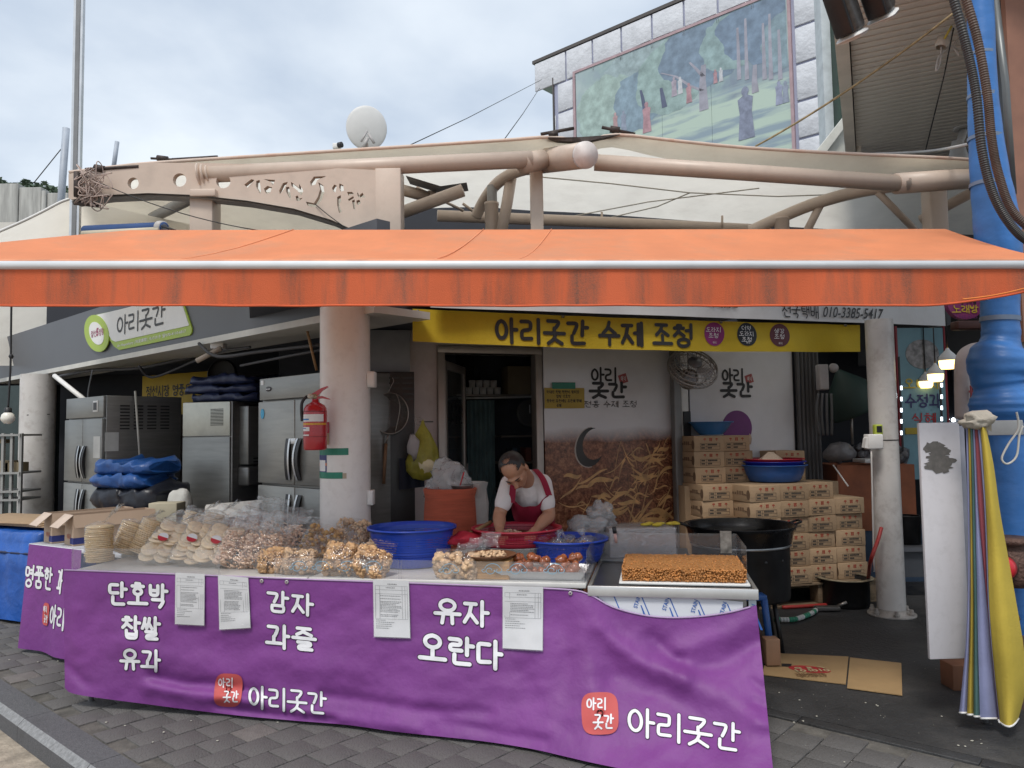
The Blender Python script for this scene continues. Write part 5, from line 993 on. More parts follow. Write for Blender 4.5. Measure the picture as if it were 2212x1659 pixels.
mb = MB(RF); mb.sheet([[(x + el_[k][0] * 1.0, WY - .0252, z + el_[k][1]), (x + el_[k][0] * 1.1, WY - .0252, z + el_[k][1] * 1.04)] for k in range(7, 23)]); mb.out('printed_ladle_rim', mat('ladle_rim', (.4, .34, .3), .3), po)
mb = MB(RF); mb.poly([(x + .05 + a * .86, WY - .0254, z + .03 + b * .8) for a, b in el_]); mb.out('printed_broth', stew, po)
def logo(F, y, u0, v0, u1, v1, par):
    h = (v1 - v0); a = pxbox(F, u0 + .04 * h, v0, u1 - .3 * h, v0 + .5 * h, y); letters('아리', *a, .15, flat(F, y), 'letter', M_ink, par, gap=.05, lift=.005)
    a = pxbox(F, u0, v0 + .5 * h, u1, v1, y); letters('곳간', *a, .21, flat(F, y), 'letter', M_ink, par, gap=.05, lift=.005)
    x, z = F.px(u1 - .1 * h, v0 + .36 * h, y); s = .045; mb = MB(F); c, d = math.cos(.3) * s, math.sin(.3) * s; mb.prism([(x - c + d, z - d - c), (x + c + d, z + d - c), (x + c - d, z + d + c), (x - c - d, z - d + c)], y - .005, y - .002); mb.out('red_stamp', mat('stamp_red', (.36, .08, .08), .6), par)
    letters('아리', x - .025, z - .02, x + .03, z + .025, .1, flat(F, y - .005), 'stamp_mark', M_sgw, par, merge=True, lift=.002)
logo(RF, WY - .02, 1274, 795, 1352, 859, po)
a = pxbox(RF, 1262, 866, 1375, 880, WY - .02); letters('전통 수제 조청', *a, .1, flat(RF, WY - .02), 'letter', M_ink, po, lift=.005)
nt_ = thing('yellow_notice', 'yellow origin notice with green tape on the poster beside the door', 'notice', RF.at(rx(1218), WY - .05, 1.9), 18.5)
a = pxbox(RF, 1176, 838, 1262, 882, WY - .04); MB(RF).box(a[0], a[2], WY - .045, WY - .04, a[1], a[3]).out('sheet', mat('note_yellow', (.46, .33, .06), .6), nt_)
a2 = pxbox(RF, 1193, 826, 1243, 840, WY - .05); MB(RF).box(a2[0], a2[2], WY - .050, WY - .046, a2[1], a2[3]).out('tape_strip', M_gt, nt_)
for i, s in enumerate(('국내산 찐쌀 찐현미 쌀튀밥', '찹쌀 단호박', '중국산 볶은메밀 볶은깨 참깨', '들깨')):
    zz = a[3] - (a[3] - a[1]) * (.12 + i * .22); x_ = a[0] + .02 if i % 2 == 0 else a[0] + .12; letters(s, x_, zz - .03, min(a[2] - .015, x_ + .024 * len(s)), zz, .13, flat(RF, WY - .046), 'printed_line', M_ink, nt_, merge=True, lift=.002, seg=.01)
po2 = thing('wall_panel', 'plain white wall panel with black brush lettering behind the cartons', 'panel', RF.at(rx(1600), WY, .05), 18.5)
q0, q1 = rx(1492), rx(1716); MB(RF).box(q0, q1, WY - .02, WY + .008, .05, 2.64).out('sheet', mat('panel_white2', (.60, .59, .61), .3, var=.04), po2)
logo(RF, WY - .02, 1557, 797, 1624, 857, po2)
x, z = RF.px(1592, 924, WY - .02); rr = .18; MB(RF).prism([(x + rr * math.cos(a), z + rr * math.sin(a)) for a in [k * math.pi / 20 for k in range(40)]], WY - .026, WY - .021).out('purple_disc', mat('disc_purple', (.13, .012, .14), .4), po2)
x, z = RF.px(1622, 948, WY - .02); mb = MB(RF); mb.blob((x - .02, WY - .027, z), (.025, .002, .05), 4, .5, sub=2); mb.out('ginger_print', mat('ginger_print', (.5, .36, .26), .6), po2)
pst = thing('steel_post', 'slim steel post between the stew poster and the white panel', 'post', RF.at(rx(1464), WY - .1, 0), 18.5)
MB(RF).cbox(rx(1456, y=WY - .1), rx(1472, y=WY - .1), WY - .14, WY - .06, 0, 2.64, .006).out('shaft', mat('post_dark', (.2, .195, .19), .4, .3), pst); MB(RF).cbox(rx(1473, y=WY - .06), rx(1490, y=WY - .06), WY - .07, WY - .03, 0, 2.64, .006).out('white_strip', M_white, pst)
x, z = RF.px(1480, 910, WY - .08); MB(RF).box(x - .02, x + .06, WY - .09, WY - .075, z - .2, z + .1).out('switch_plate', M_black, pst)
# tilted fan
fan = thing('wall_fan', 'tilted grey wall fan on the slim steel post under the yellow banner', 'fan', RF.at(rx(1493, y=.35), .35, 2.1), 18.5)
x, z = RF.px(1496, 796, .32); FT = RF.T @ Matrix.Translation((x, .32, z)) @ Matrix.Rotation(R(-33), 4, 'Y') @ Matrix.Rotation(R(18), 4, 'Z') @ Matrix.Rotation(R(90 - 38), 4, 'X') @ Matrix.Scale(1.25, 4)
M_fan = mat('fan_grey', (.30, .28, .26), .4, var=.1)
mb = MB(FT)
for r, zz in ((.185, 0), (.178, .03), (.15, .05), (.12, .06), (.178, -.03), (.12, -.055)): mb.tube([(r * math.cos(k * math.pi / 20), r * math.sin(k * math.pi / 20), zz) for k in range(41)], .004 if r < .18 else .007, 5, caps=False)
for k in range(34):
    a = k * math.pi / 17; c, s = math.cos(a), math.sin(a)
    mb.tube([(.05 * c, .05 * s, .066), (.12 * c, .12 * s, .06), (.17 * c, .17 * s, .035), (.185 * c, .185 * s, 0), (.17 * c, .17 * s, -.035), (.1 * c, .1 * s, -.06)], .0022, 4)
mb.out('cage', M_fan, fan, kind='stuff'); MB(FT).lathe([(0, .075), (.05, .072), (.055, .06)], 24).out('badge', mat('fan_badge', (.12, .12, .13), .3), fan)
for k in range(4):
    a = k * math.pi / 2; mb = MB(FT); mb.sheet([[(r * math.cos(a + w), r * math.sin(a + w), .02 * (w - .3) * 2) for w in (0, .35, .7)] for r in (.03, .09, .15)]); mb.out('blade', mat('fan_blade', (.35, .37, .4), .3), fan)
MB(FT).lathe([(0, -.17), (.06, -.165), (.07, -.08), (.05, -.05)], 20).out('motor', M_fan, fan); MB().tube([FT @ Vector((0, 0, -.12)), RF.at(rx(1466, y=.52), .5, z + .02), RF.at(rx(1466, y=.52), .55, z + .12)], .018, 8).out('arm', M_black, fan)
# yellow banner
yb = thing('yellow_banner', 'long mustard yellow banner with black lettering under the awning', 'banner', RF.at(2, 0, 2.35), 18.5)
xA, zA = RF.px(890, 668); xB, zB = RF.px(1853, 703); _, zC = RF.px(895, 738); _, zD = RF.px(1850, 760)
def ysurf(x, z, l):
    t = (x - xA) / (xB - xA); n = .012 * math.sin(x * 5.2) * (zA - z) / .25 + .008 * math.sin(x * 13 + z * 9) * min(1, t * 3 + .2); return RF.at(x, -.02 + n - l, z)
rows = []
for i in range(81):
    t = i / 80; x = xA + (xB - xA) * t; zt = zA + (zB - zA) * t - .012 * math.sin(math.pi * t); zbm = zC + (zD - zC) * t - .03 * math.sin(math.pi * t) ; rows.append([ysurf(x, zt + (zbm - zt) * k / 6, 0) for k in range(7)])
mb = MB(); mb.sheet(rows); mb.out('cloth', mat('banner_yellow', (.56, .40, .018), .7, var=.08, scale=4, bump=.15, trans=.1), yb)
a = pxbox(RF, 1068, 696, 1492, 745); letters('아리곳간 수제 조청', *a, .165, ysurf, 'letter', M_ink, yb, gap=.14, lift=.006, space=.45)
for u, v, c, nm, ls in ((1541, 722, (.22, .012, .13), 'disc_magenta', ['도라지', '조청']), (1610, 723, (.008, .014, .02), 'disc_ink', ['더덕', '도라지', '조청']), (1680, 725, (.10, .025, .035), 'disc_maroon', ['생강', '조청'])):
    x, z = RF.px(u, v); rr = .105; mb = MB(); mb.add([ysurf(x + rr * math.cos(k * math.pi / 16), z + rr * math.sin(k * math.pi / 16), .004) for k in range(32)] + [ysurf(x, z, .004)], [(k, (k + 1) % 32, 32) for k in range(32)]); mb.out('round_badge', mat(nm, c, .6), yb)
    for i, s in enumerate(ls): w = .05 * len(s) * .52; zz = z + .055 - i * .052 - (0 if len(ls) == 3 else .018); letters(s, x - w - .01, zz - .02, x + w - .01, zz + .022, .11, ysurf, 'badge_letter', M_sgw, yb, merge=True, lift=.008, seg=.01)
    letters('아리', x - .018, z - .085, x + .018, z - .065, .12, ysurf, 'badge_letter', M_sgw, yb, merge=True, lift=.008, seg=.01)
for u, v in ((900, 671), (1212, 683), (1552, 695), (1820, 702)): q = RF.px(u, v); MB(RF).tube([(q[0], -.05, q[1] - .01), (q[0], -.03, q[1] - .01)], .011, 10).out('eyelet', mat('eyelet', (.2, .18, .15), .4, .7), yb)
# white banner above
wb = thing('white_banner', 'white delivery banner with black phone number just under the awning edge', 'banner', RF.at(2, -.12, 2.5), 18.5)
x0, z0 = RF.px(930, 664, -.12); x1, z1 = RF.px(2044, 704, -.12); rows = []
for i in range(41):
    t = i / 40; x = x0 + (x1 - x0) * t; zz = z0 + (z1 - z0) * t; rows.append([RF.at(x, -.12 + .006 * math.sin(i * .7) * (1 - k / 3), zz + .17 * k) for k in range(4)])
mb = MB(); mb.sheet(rows); mb.out('cloth', mat('banner_white', (.60, .60, .60), .6, var=.05, scale=2, dirt=.25, dcol=(.3, .26, .22)), wb)
MB(RF).box(x1 + .002, x1 + .05, -.13, .1, z1 + .01, z1 + .5).out('end_frame', M_black, wb)
a = pxbox(RF, 1688, 660, 1766, 687, -.12); letters('전국택배', *a, .1, flat(RF, -.128), 'letter', M_ink, wb, lift=.006, gap=.1)
a = pxbox(RF, 1774, 665, 1902, 688, -.12); print_text('010-3385-5417', *a, flat(RF, -.128), 'phone_number', M_ink, wb, bold=.012, slant=.25, lift=.006)
a = pxbox(RF, 1527, 632, 1592, 663, -.12); letters('아리곳간', *a, .16, flat(RF, -.128), 'letter', M_ink, wb, lift=.006, gap=.06)
# right round column with fittings
rcol, RC = column('steel_column', 1912, 1000, 6.9, .118, 2.62, 'slim white round column standing beside the carton stack', M_col)
MB().lathe([(.0, .0), (.2, .0), (.2, .018), (.13, .02), (.122, .06)], 32, Matrix.Translation((RC.x, RC.y, 0))).out('base_plate', mat('base_rusty', (.35, .32, .29), .6, var=.4, dirt=.6, dscale=9), rcol)
for k in range(6): a = k * math.pi / 3 + .3; MB().lathe([(0, .07), (.015, .068), (.018, .04), (.026, .038), (.026, .02)], 8, Matrix.Translation((RC.x + .165 * math.cos(a), RC.y + .165 * math.sin(a), 0)), smooth=False).out('anchor_bolt', mat('base_rusty'), rcol)
zs = lambda v: W(1905, v, 6.78).z
MB().lathe([(.121, -.004), (.121, .004)], 28, Matrix.Translation((RC.x, RC.y, zs(951)))).out('cable_strap', M_wire, rcol)
tm = thing('green_timer', 'small lime green timer clipped to the slim white column', 'timer', W(1898, 935, 6.72)); q = W(1897, 929, 6.74); MB().cbox(q.x - .035, q.x + .035, 6.72, 6.78, q.z - .05, q.z + .05, .012).out('case', mat('lime_case', (.38, .45, .05), .5), tm); MB().box(q.x - .022, q.x + .022, 6.716, 6.721, q.z - .02, q.z + .035).out('screen', M_black, tm)
sw = thing('switch_box', 'white switch box with hanging cord on the slim white column', 'switch', W(1890, 970, 6.7)); q = W(1889, 954, 6.72); MB().cbox(q.x - .07, q.x + .06, 6.68, 6.78, q.z - .065, q.z + .065, .01).out('box', M_white, sw); MB().prism([(q.x - .10, q.z - .05), (q.x - .065, q.z - .06), (q.x - .065, q.z + .05), (q.x - .085, q.z + .03)], 6.69, 6.75).out('cover', M_white, sw); MB().tube(arc(W(1882, 968, 6.7), W(1888, 1235, 6.75), 0), .007, 6).out('cord', mat('cord_white', (.6, .58, .55), .6), sw)

# ------------------------------------------------------------------ things between column and door
RB = Fr(W(800, 1000, 6.45).x, 6.45, 10)
rp_ = thing('cooler_back', 'dark rear panel of a cooler between the thick column and the door', 'panel', RB.at(.2, 0, 0), 10); x0, x1 = RB.px(790, 1000)[0], RB.px(896, 1000)[0]; z1 = RB.px(840, 803)[1]
MB(RB).cbox(x0, x1, 0, .5, .1, z1, .006).out('sheet', mat('dark_sheet', (.045, .043, .042), .4, .5, var=.2), rp_)
for k in range(5):
    for g in range(3): MB(RB).box(x0 + .07 + g * .12, x0 + .16 + g * .12, -.006, 0, z1 - .06 - k * .045, z1 - .045 - k * .045).out('louver', mat('louver_mid', (.02, .02, .02), .5), rp_)
MB(RB).cbox(x0, x1 - .02, .3, .34, z1 + .02, 2.58, .004).out('grey_wall_sheet', mat('grey_sheet', (.25, .26, .28), .4), rp_)
sv = thing('hanging_sieve', 'large wire sieve with wooden handle hanging on the dark steel panel', 'sieve', RB.at(RB.px(840, 1000)[0], -.05, 1.2), 10); x, z = RB.px(843, 893, -.06); M_wr = mat('sieve_wire', (.28, .26, .24), .35, .7)
MB(RB).tube([(x + .15 * math.cos(k * math.pi / 24), -.05 + .015 * math.sin(k * math.pi / 24), z + .17 * math.sin(k * math.pi / 24)) for k in range(49)], .006, 6, caps=False).out('rim', M_wr, sv)
mb = MB(RB); mb.sheet([[(x + .15 * r * math.cos(a), -.045 + .08 * (1 - r * r), z + .17 * r * math.sin(a)) for r in (0, .3, .6, .85, 1)] for a in [k * math.pi / 20 for k in range(41)]]); mb.out('mesh_bowl', mat('sieve_mesh', (.11, .105, .10), .5, .4, var=.3, scale=40), sv)
MB(RB).tube(smoothpath([(x + .05, -.055, z + .165), (x + .08, -.07, z + .05), (x + .04, -.07, z - .16)]), .004, 5).out('brace_wire', M_wr, sv); MB(RB).tube(smoothpath([(x - .02, -.05, z + .17), (x + .01, -.05, z + .23), (x + .03, -.05, z + .27), (x + .02, -.04, z + .3)]), .004, 5).out('hook', M_wr, sv)
q = RB.px(829, 1045, -.06); MB(RB).tube([(x - .015, -.05, z - .17), (q[0] + .02, -.05, z - .25)], .008, 8).out('ferrule', M_wr, sv); MB(RB).tube([(q[0] + .02, -.05, z - .25), (q[0], -.05, q[1])], .014, 10).out('wooden_handle', mat('handle_wood', (.2, .11, .06), .6, var=.3, stretch=(8, 8, 1)), sv)
hb = thing('hanging_bag', 'translucent yellow plastic bag of scraps hanging on a hook left of the door', 'plastic bag', W(912, 1030, 6.3)); c = W(914, 985, 6.3)
mb = MB(); mb.lathe([(.005, .3), (.02, .25), (.06, .18), (.1, .06), (.125, -.04), (.12, -.12), (.08, -.18), (.0, -.2)], 24, Matrix.Translation(c) @ Matrix.Scale(.7, 4, (0, 1, 0)), jit=lambda a, z: 1 + .16 * math.sin(3 * a + z * 14) + .08 * math.sin(7 * a)); mb.out('film', mat('bag_yellow', (.42, .38, .06), .35, var=.3, scale=9, bump=.5, bscale=18, trans=.4), hb)
mb = MB(); mb.blob(c + Vector((.03, -.06, -.08)), (.075, .05, .07), 2, .4, sub=2); mb.out('crumpled_tissue', mat('tissue', (.62, .55, .36), .9, bump=.4, bscale=20), hb); mb = MB(); mb.blob(c + Vector((-.07, -.06, .08)), (.055, .035, .1), 5, .5, sub=2); mb.out('grey_wrapper', mat('wrapper_grey', (.35, .32, .32), .5, bump=.4, bscale=20), hb)
q = W(906, 911, 6.3); MB().tube([q + Vector((.03 * math.cos(k * .5), 0, .03 * math.sin(k * .5))) for k in range(12)], .006, 6).out('ring_hook', M_wr, hb); MB().tube([q, W(935, 911, 6.5)], .006, 6).out('hook_arm', M_wr, hb)
mb = MB(); cl_ = [[W(u, v, 6.38 + .02 * math.sin(u * .3)) for v in (990, 1010, 1035, 1058 - (u - 862) * .12)] for u in range(862, 920, 5)]; mb.sheet(cl_); mb.out('dark_cloth', mat('navy_cloth', (.015, .017, .03), .9, var=.3), label='dark navy cloth hanging beneath the yellow plastic bag', cat='cloth')
# sacks by the door
sk = thing('orange_sack', 'large orange-red woven sack standing open left of the man', 'sack', W(974, 1200, 5.9)); c = W(974, 1160, 5.9); c.z = .35; ztop = W(974, 1056, 5.9).z
H_ = ztop - .35
M_sack = mat('orange_weave', (.52, .115, .06), .75, var=.18, scale=4, stretch=(1, 1, 14), bump=.5, bscale=26)
MB().lathe([(.17, 0), (.195, .1), (.2, H_ * .5), (.196, H_ * .8), (.19, H_ * .93), (.2, H_), (.185, H_ + .01), (.17, H_ - .05)], 36, Matrix.Translation(c), capb=True, jit=lambda a, z: 1 + .03 * math.sin(5 * a + z * 6) + .022 * math.sin(z * 30 + 2 * a)).out('sack_body', M_sack, sk)
mb = MB(); mb.blob(c + Vector((-.02, .05, H_ + .02)), (.17, .11, .17), 7, .5, sub=4, cr=.25); mb.out('inner_liner', film('liner_film', (.9, .9, .9), gloss=.7, milk=.3, rough=.16, bump=1, bscale=18), sk)
MB().lathe([(0, -.1), (.17, -.1), (.17, 0)], 24, Matrix.Translation((c.x, c.y, .35))).out('pedestal', M_dark, sk)
bw = c + Vector((.09, -.08, H_ + .0)); mb = MB(); mb.lathe([(.0, -.03), (.05, -.02), (.085, .03), (.09, .035), (.083, .03)], 24, Matrix.Translation(bw)); mb.out('scoop_bowl', mat('bowl_steel', (.4, .4, .4), .3, .8), label='small steel bowl resting in the mouth of the orange sack', cat='bowl')
MB().tube([bw + Vector((-.02, 0, 0)), bw + Vector((.02, 0, .13))], .006, 6).out('red_straw', mat('straw_red', (.45, .03, .04), .5), label='thin red stick standing in the orange sack', cat='stick')
ws = thing('white_sack', 'crumpled white plastic sack behind the orange sack', 'sack', W(1020, 1200, 6.1)); c2 = W(1010, 1160, 6.12); c2.z = .2; H2 = W(1010, 1042, 6.12).z - .2
MB().lathe([(.15, 0), (.17, H2 * .5), (.16, H2 * .85), (.15, H2 * .95), (.17, H2)], 28, Matrix.Translation(c2), jit=lambda a, z: 1 + .07 * math.sin(5 * a + z * 9) + .05 * math.sin(11 * a) * z).out('body', mat('sack_film', (.55, .54, .52), .5, var=.1, bump=.5, bscale=15, trans=.2), ws)
mb = MB(); mb.sheet([[W(u, v, 5.95 + .03 * math.sin(u * .2 + v * .1)) for v in (1046 - abs(u - 1020) * .1, 1060, 1075)] for u in range(1000, 1042, 4)]); mb.out('collar', mat('sack_film'), ws)
# ================================================================== CARTONS
o_ = W(1745, 1257, 7.3); BX = Fr(o_.x, o_.y, 13); CW_, CH, CD = .318, .152, .44
M_cart = mat('carton_brown', (.40, .275, .165), .8, var=.08, scale=5, bump=.2, bscale=50)
t = M_cart.node_tree; oi = t.nodes.new('ShaderNodeObjectInfo'); mrn = t.nodes.new('ShaderNodeMapRange'); mrn.inputs[3].default_value = .80; mrn.inputs[4].default_value = 1.12; t.links.new(oi.outputs['Random'], mrn.inputs[0]); mm_ = t.nodes.new('ShaderNodeMixRGB'); mm_.blend_type = 'MULTIPLY'; mm_.inputs[0].default_value = 1; b_ = t.nodes['Principled BSDF']; t.links.new(b_.inputs['Base Color'].links[0].from_socket, mm_.inputs[1]); t.links.new(mrn.outputs[0], mm_.inputs[2]); t.links.new(mm_.outputs[0], b_.inputs['Base Color'])
M_cred = mat('print_red', (.34, .07, .04), .7); M_cink = mat('print_ink', (.06, .05, .04), .7); M_cind = mat('print_faint', (.16, .10, .06), .8)
BASEZ = o_.z
proto = {}
def carton_parts(t, T, w, h, d):
    MB(T).cbox(0, w, 0, d, .001, h - .001, .003).out('box', M_cart, t)
    mb = MB(T)
    for k in range(3):
        x = w * (.36 + .2 * k); z = h * .76
        if k == 1: mb.box(x - .014, x - .002, -.002, -.0005, z - .016, z + .016); mb.box(x + .002, x + .014, -.002, -.0005, z - .016, z + .016); mb.box(x - .016, x + .016, -.0035, -.0022, z + .01, z + .016)
        else: mb.prism([(x - .016, z), (x - .008, z + .014), (x + .008, z + .014), (x + .016, z)], -.002, -.0005); mb.box(x - .0025, x + .0025, -.0035, -.0022, z - .016, z)
    mb.out('handling_mark', M_cred, t, kind='stuff')
    mb = MB(T); a, b, c, e = w * .2, w * .86, h * .12, h * .52
    for x0, x1, z0, z1 in ((a, b, c, c + .0025), (a, b, e, e + .0025), (a, b, (c + e) / 2, (c + e) / 2 + .0025), (a, a + .0025, c, e), (b, b + .0025, c, e), (a + (b - a) * .3, a + (b - a) * .3 + .0025, c, e)): mb.box(x0, x1, -.0015, -.0005, z0, z1)
    for r in (0, 1):
        z = c + (e - c) * (.12 + .5 * r); mb.box(a + .012, a + .05, -.0022, -.0016, z + .004, z + .017)
        x = a + (b - a) * .38
        while x < b - .04 - (.05 if r == 0 else 0): l = random.uniform(.007, .012); mb.box(x, x + l, -.0022, -.0016, z + .003, z + .019); x += l + .002
    mb.out('printed_table', M_cink, t, kind='stuff')
    mb = MB(T)
    for k in range(6): y = d * (.75 - .09 * k); mb.box(-.002, -.0005, y - .028, y, h * .42, h * .42 + (.02 if k < 3 else .035))
    mb.tube([(-.001, d * .12, h * .45), (-.001, d * .22, h * .47)], .004, 4); mb.add([(-.0015, d * .05 + .03 * math.cos(a) , h * .45 + .045 * math.sin(a)) for a in [k * math.pi / 6 for k in range(12)]], [tuple(range(12))])
    mb.out('side_print', M_cind, t, kind='stuff')
pt = thing('carton', 'x', 'carton', (0, 0, 0)); carton_parts(pt, Matrix.Identity(4), CW_, CH, CD)
first = [True]
def carton(x, y, z, label, rot=0):
    M = BX.T @ Matrix.Translation((x + random.uniform(-.004, .004), y + random.uniform(-.016, .010), z)) @ Matrix.Rotation(R(rot + random.uniform(-2.2, 2.2)), 4, 'Z')
    if first[0]: first[0] = False; pt.matrix_world = M; WM[pt] = M; pt['label'] = label; pt['group'] = 'cartons stacked on the pallet'; return pt
    return copy_tree(pt, M, label, 'cartons stacked on the pallet')
ORD = ['bottom', 'second from the bottom', 'third from the bottom', 'fourth from the bottom', 'fifth from the bottom', 'topmost']
cols = [(-2 * (CW_ + .006) + .02, -.09, 6, 'first'), (-(CW_ + .006) + .01, -.05, 6, 'second'), (0, 0, 6, 'third'), (CW_ + .02, .03, 5, 'fourth')]
for cx_, cy_, n, nm in cols:
    for k in range(n):
        pos = 'topmost' if k == n - 1 else ORD[k]
        carton(cx_, cy_ + (k % 2) * .008, BASEZ - o_.z + o_.z - 0 + k * (CH + .001), f'brown printed carton, {pos} of the {nm} front column from left')
for k in range(6): carton(-2 * (CW_ + .006) - .30, .20, BASEZ + k * (CH + .001), f'brown carton at the left rear of the pile, {ORD[k]}')
for k in range(3):
    z = BASEZ + (6 + k) * (CH + .001); carton(-2 * (CW_ + .006) - .30 + .01, .36 - .0, z, f'brown carton against the white panel, left one of raised tier {["one", "two", "three"][k]}'); carton(-(CW_ + .006) - .30 - .02, .40, z, f'brown carton against the white panel, right one of raised tier {["one", "two", "three"][k]}')
for k in range(8): carton(-2 * (CW_ + .006) - .30 + .0 + .35, .42, BASEZ + k * (CH + .001), f'inner brown carton supporting the raised tiers, level {["", "two", "three", "four", "five", "six", "seven", "eight"][k]}') if k >= 5 else None
for k in range(2): carton(.03, .50, BASEZ + (5.9 + k) * (CH + .001), ['brown carton behind the blue basins, lower one at right rear', 'brown carton with open top behind the blue basins, upper one at right rear'][k])
# pallet
pal = thing('pallet', 'low wooden pallet under the carton stack', 'pallet', BX.at(0, .3, 0), 13); M_pal = mat('pallet_wood', (.2, .14, .085), .8, var=.3, stretch=(1, 8, 8))
for k in range(4): MB(BX).cbox(-1.05, .72, -.06 + k * .27, .14 + k * .27, BASEZ - .022, BASEZ - .002, .003).out('deck_board', M_pal, pal)
for k in range(4):
    for j in range(2): MB(BX).cbox(-1.0 + k * .54, -.88 + k * .54, -.04 + j * .75, .1 + j * .75, .025, BASEZ - .024, .004).out('block', M_pal, pal)
for j in range(2): MB(BX).cbox(-1.05, .72, -.05 + j * .75, .11 + j * .75, .003, .024, .003).out('bottom_board', M_pal, pal)
MB(BX).cbox(-1.0, .7, .46, .95, BASEZ, BASEZ + 5.85 * CH, .004).out('rear_carton_core', M_cart, label='plain brown carton block at the back of the pallet', cat='carton')
# basins on the cartons
def basin(name, c, r, h, m, label, rb=.72, rim=.02, lip=None, holes=None, cat='basin'):
    t = thing(name, label, cat, c); T = Matrix.Translation(Vector(c))
    MB().lathe([(.0, .004), (r * rb * .97, .004), (r * rb, .01), (r * (rb + (1 - rb) * .55), h * .5), (r * .985, h)], 48, T).out('bowl', holes or m, t)
    MB().lathe([(r * .98, h - .004), (r + rim, h), (r + rim + .004, h + .004), (r + rim, h + .009), (r * .975, h + .006)], 48, T).out('rim', m, t)
    return t, T
M_bblue = mat('basin_blue', (.025, .105, .35), .35, var=.06); M_bdeep = mat('basin_deep_blue', (.01, .02, .28), .35, var=.06); M_bred = mat('basin_red', (.38, .015, .03), .4, var=.06); M_bpale = mat('basin_sky_blue', (.04, .16, .38), .35, var=.06)
topz = BASEZ + 6 * (CH + .001) + .003; q = BX.at(-.11, .33, topz); rr = .30
basin('blue_basin', q, rr, .155, M_bblue, 'blue plastic basin under a red strainer on the cartons', rb=.8, rim=.016)
basin('navy_basin', q + Vector((0, 0, .075)), rr - .012, .115, M_bdeep, 'deep blue basin nested between the blue basin and red strainer', rb=.8, rim=.016)
basin('red_strainer', q + Vector((0, 0, .135)), rr - .024, .08, M_bred, 'red plastic strainer with paper on the blue basins', rb=.82, rim=.014, holes=meshmat('red_mesh', (.38, .015, .03), 140, 10))
mb = MB(); a = q + Vector((-.04, -.04, .16)); mb.add([a + Vector(v) for v in ((-.17, -.12, .01), (.17, -.14, .0), (.2, .12, .02), (-.12, .13, .02), (-.03, -.02, .13), (.04, .03, .125), (.08, -.05, .05), (-.1, .02, .06))], [(0, 6, 4), (0, 1, 6), (1, 2, 6), (6, 2, 5), (6, 5, 4), (0, 4, 7), (7, 4, 3), (0, 7, 3), (4, 5, 3), (5, 2, 3)]); mb.out('crumpled_paper', mat('kraft_paper', (.55, .43, .32), .8, var=.08), label='crumpled tan paper peak inside the red strainer', cat='paper')
q2 = BX.at(-2 * CW_ - .02, .55, BASEZ + 9 * (CH + .001) + .003); basin('blue_bowl', q2, .205, .125, M_bpale, 'sky blue bowl on the highest cartons before the purple disc', rb=.55, rim=.014, cat='bowl')
# big drum stove with wok
c = W(1597, 1133, 6.1); zr = c.z; c.z = 0; dr = thing('drum_stove', 'black drum stove on a stand beside the carton stack', 'stove', c); M_blk = mat('sooty_black', (.016, .016, .017), .4, .3, var=.4, scale=8)
T = Matrix.Translation(c); zb_ = .36
MB().lathe([(0, zb_), (.36, zb_), (.365, zb_ + .02), (.372, zr - .15), (.376, zr - .14), (.38, zr - .13), (.0, zr - .14)], 44, T).out('drum', M_blk, dr); MB().lathe([(.374, zr - .155), (.386, zr - .145), (.374, zr - .132)], 44, T).out('drum_rim', mat('rim_steel', (.35, .36, .36), .35, .8), dr)
for k in range(14): a = k * 2 * math.pi / 14; MB().lathe([(0, .003), (.014, .002), (.014, 0)], 10, T @ Matrix.Translation((.37 * math.cos(a), .37 * math.sin(a), zr - .24)) @ Matrix.Rotation(a, 4, 'Z') @ Matrix.Rotation(R(90), 4, 'Y')).out('vent_hole', M_lv, dr)
for k in range(4): a = k * math.pi / 2 + .6; MB().tube([(c.x + .3 * math.cos(a), c.y + .3 * math.sin(a), zb_), (c.x + .36 * math.cos(a), c.y + .36 * math.sin(a), 0)], .018, 8).out('stand_leg', M_blk, dr)
wk = thing('wok', 'wide black wok sitting on the drum stove', 'wok', c + Vector((0, 0, zr - .1))); MB().lathe([(.001, zr - .14), (.3, zr - .12), (.385, zr - .05), (.41, zr), (.428, zr + .008), (.432, zr), (.405, zr - .03), (.385, zr - .13)], 56, T).out('bowl', mat('wok_black', (.013, .013, .014), .25, .4, var=.3), wk)
for s in (-1, 1): MB(T).tube(smoothpath([(s * .41, -.05, zr), (s * .47, -.045, zr + .02), (s * .47, .045, zr + .02), (s * .41, .05, zr)]), .009, 8).out('ear_handle', mat('wok_black'), wk)
# pot and bits on the floor
pg = G(1847, 1318); pt2 = thing('iron_pot', 'squat black iron pot on the dark floor by the slim column', 'pot', pg + Vector((0, .2, 0))); T = Matrix.Translation((pg.x, pg.y + .2, 0))
MB().lathe([(0, .003), (.2, .003), (.215, .03), (.215, .24), (.25, .25), (.252, .256), (.2, .25), (.195, .02), (0, .02)], 40, T).out('pot_body', M_blk, pt2); MB().lathe([(.205, .258), (.255, .258), (.252, .264), (.208, .263)], 40, T).out('worn_rim', mat('worn_rim', (.3, .26, .18), .5, .4, var=.4, scale=12), pt2)
hs = MB().tube(smoothpath([G(1690, 1312, .02), G(1760, 1308, .02), G(1830, 1300, .02), G(1870, 1272, .04), W(1880, 1215, 6.6), W(1897, 1165, 6.7), W(1904, 1140, 6.75)]), .016, 10).out('red_hose', mat('hose_red', (.36, .03, .025), .45), label='red rubber hose running from floor up to the slim column', cat='hose')
mb = MB(); pts = smoothpath([G(1672, 1338, .03), G(1715, 1338, .03), G(1750, 1326, .03), G(1762, 1318, .03)], 8)
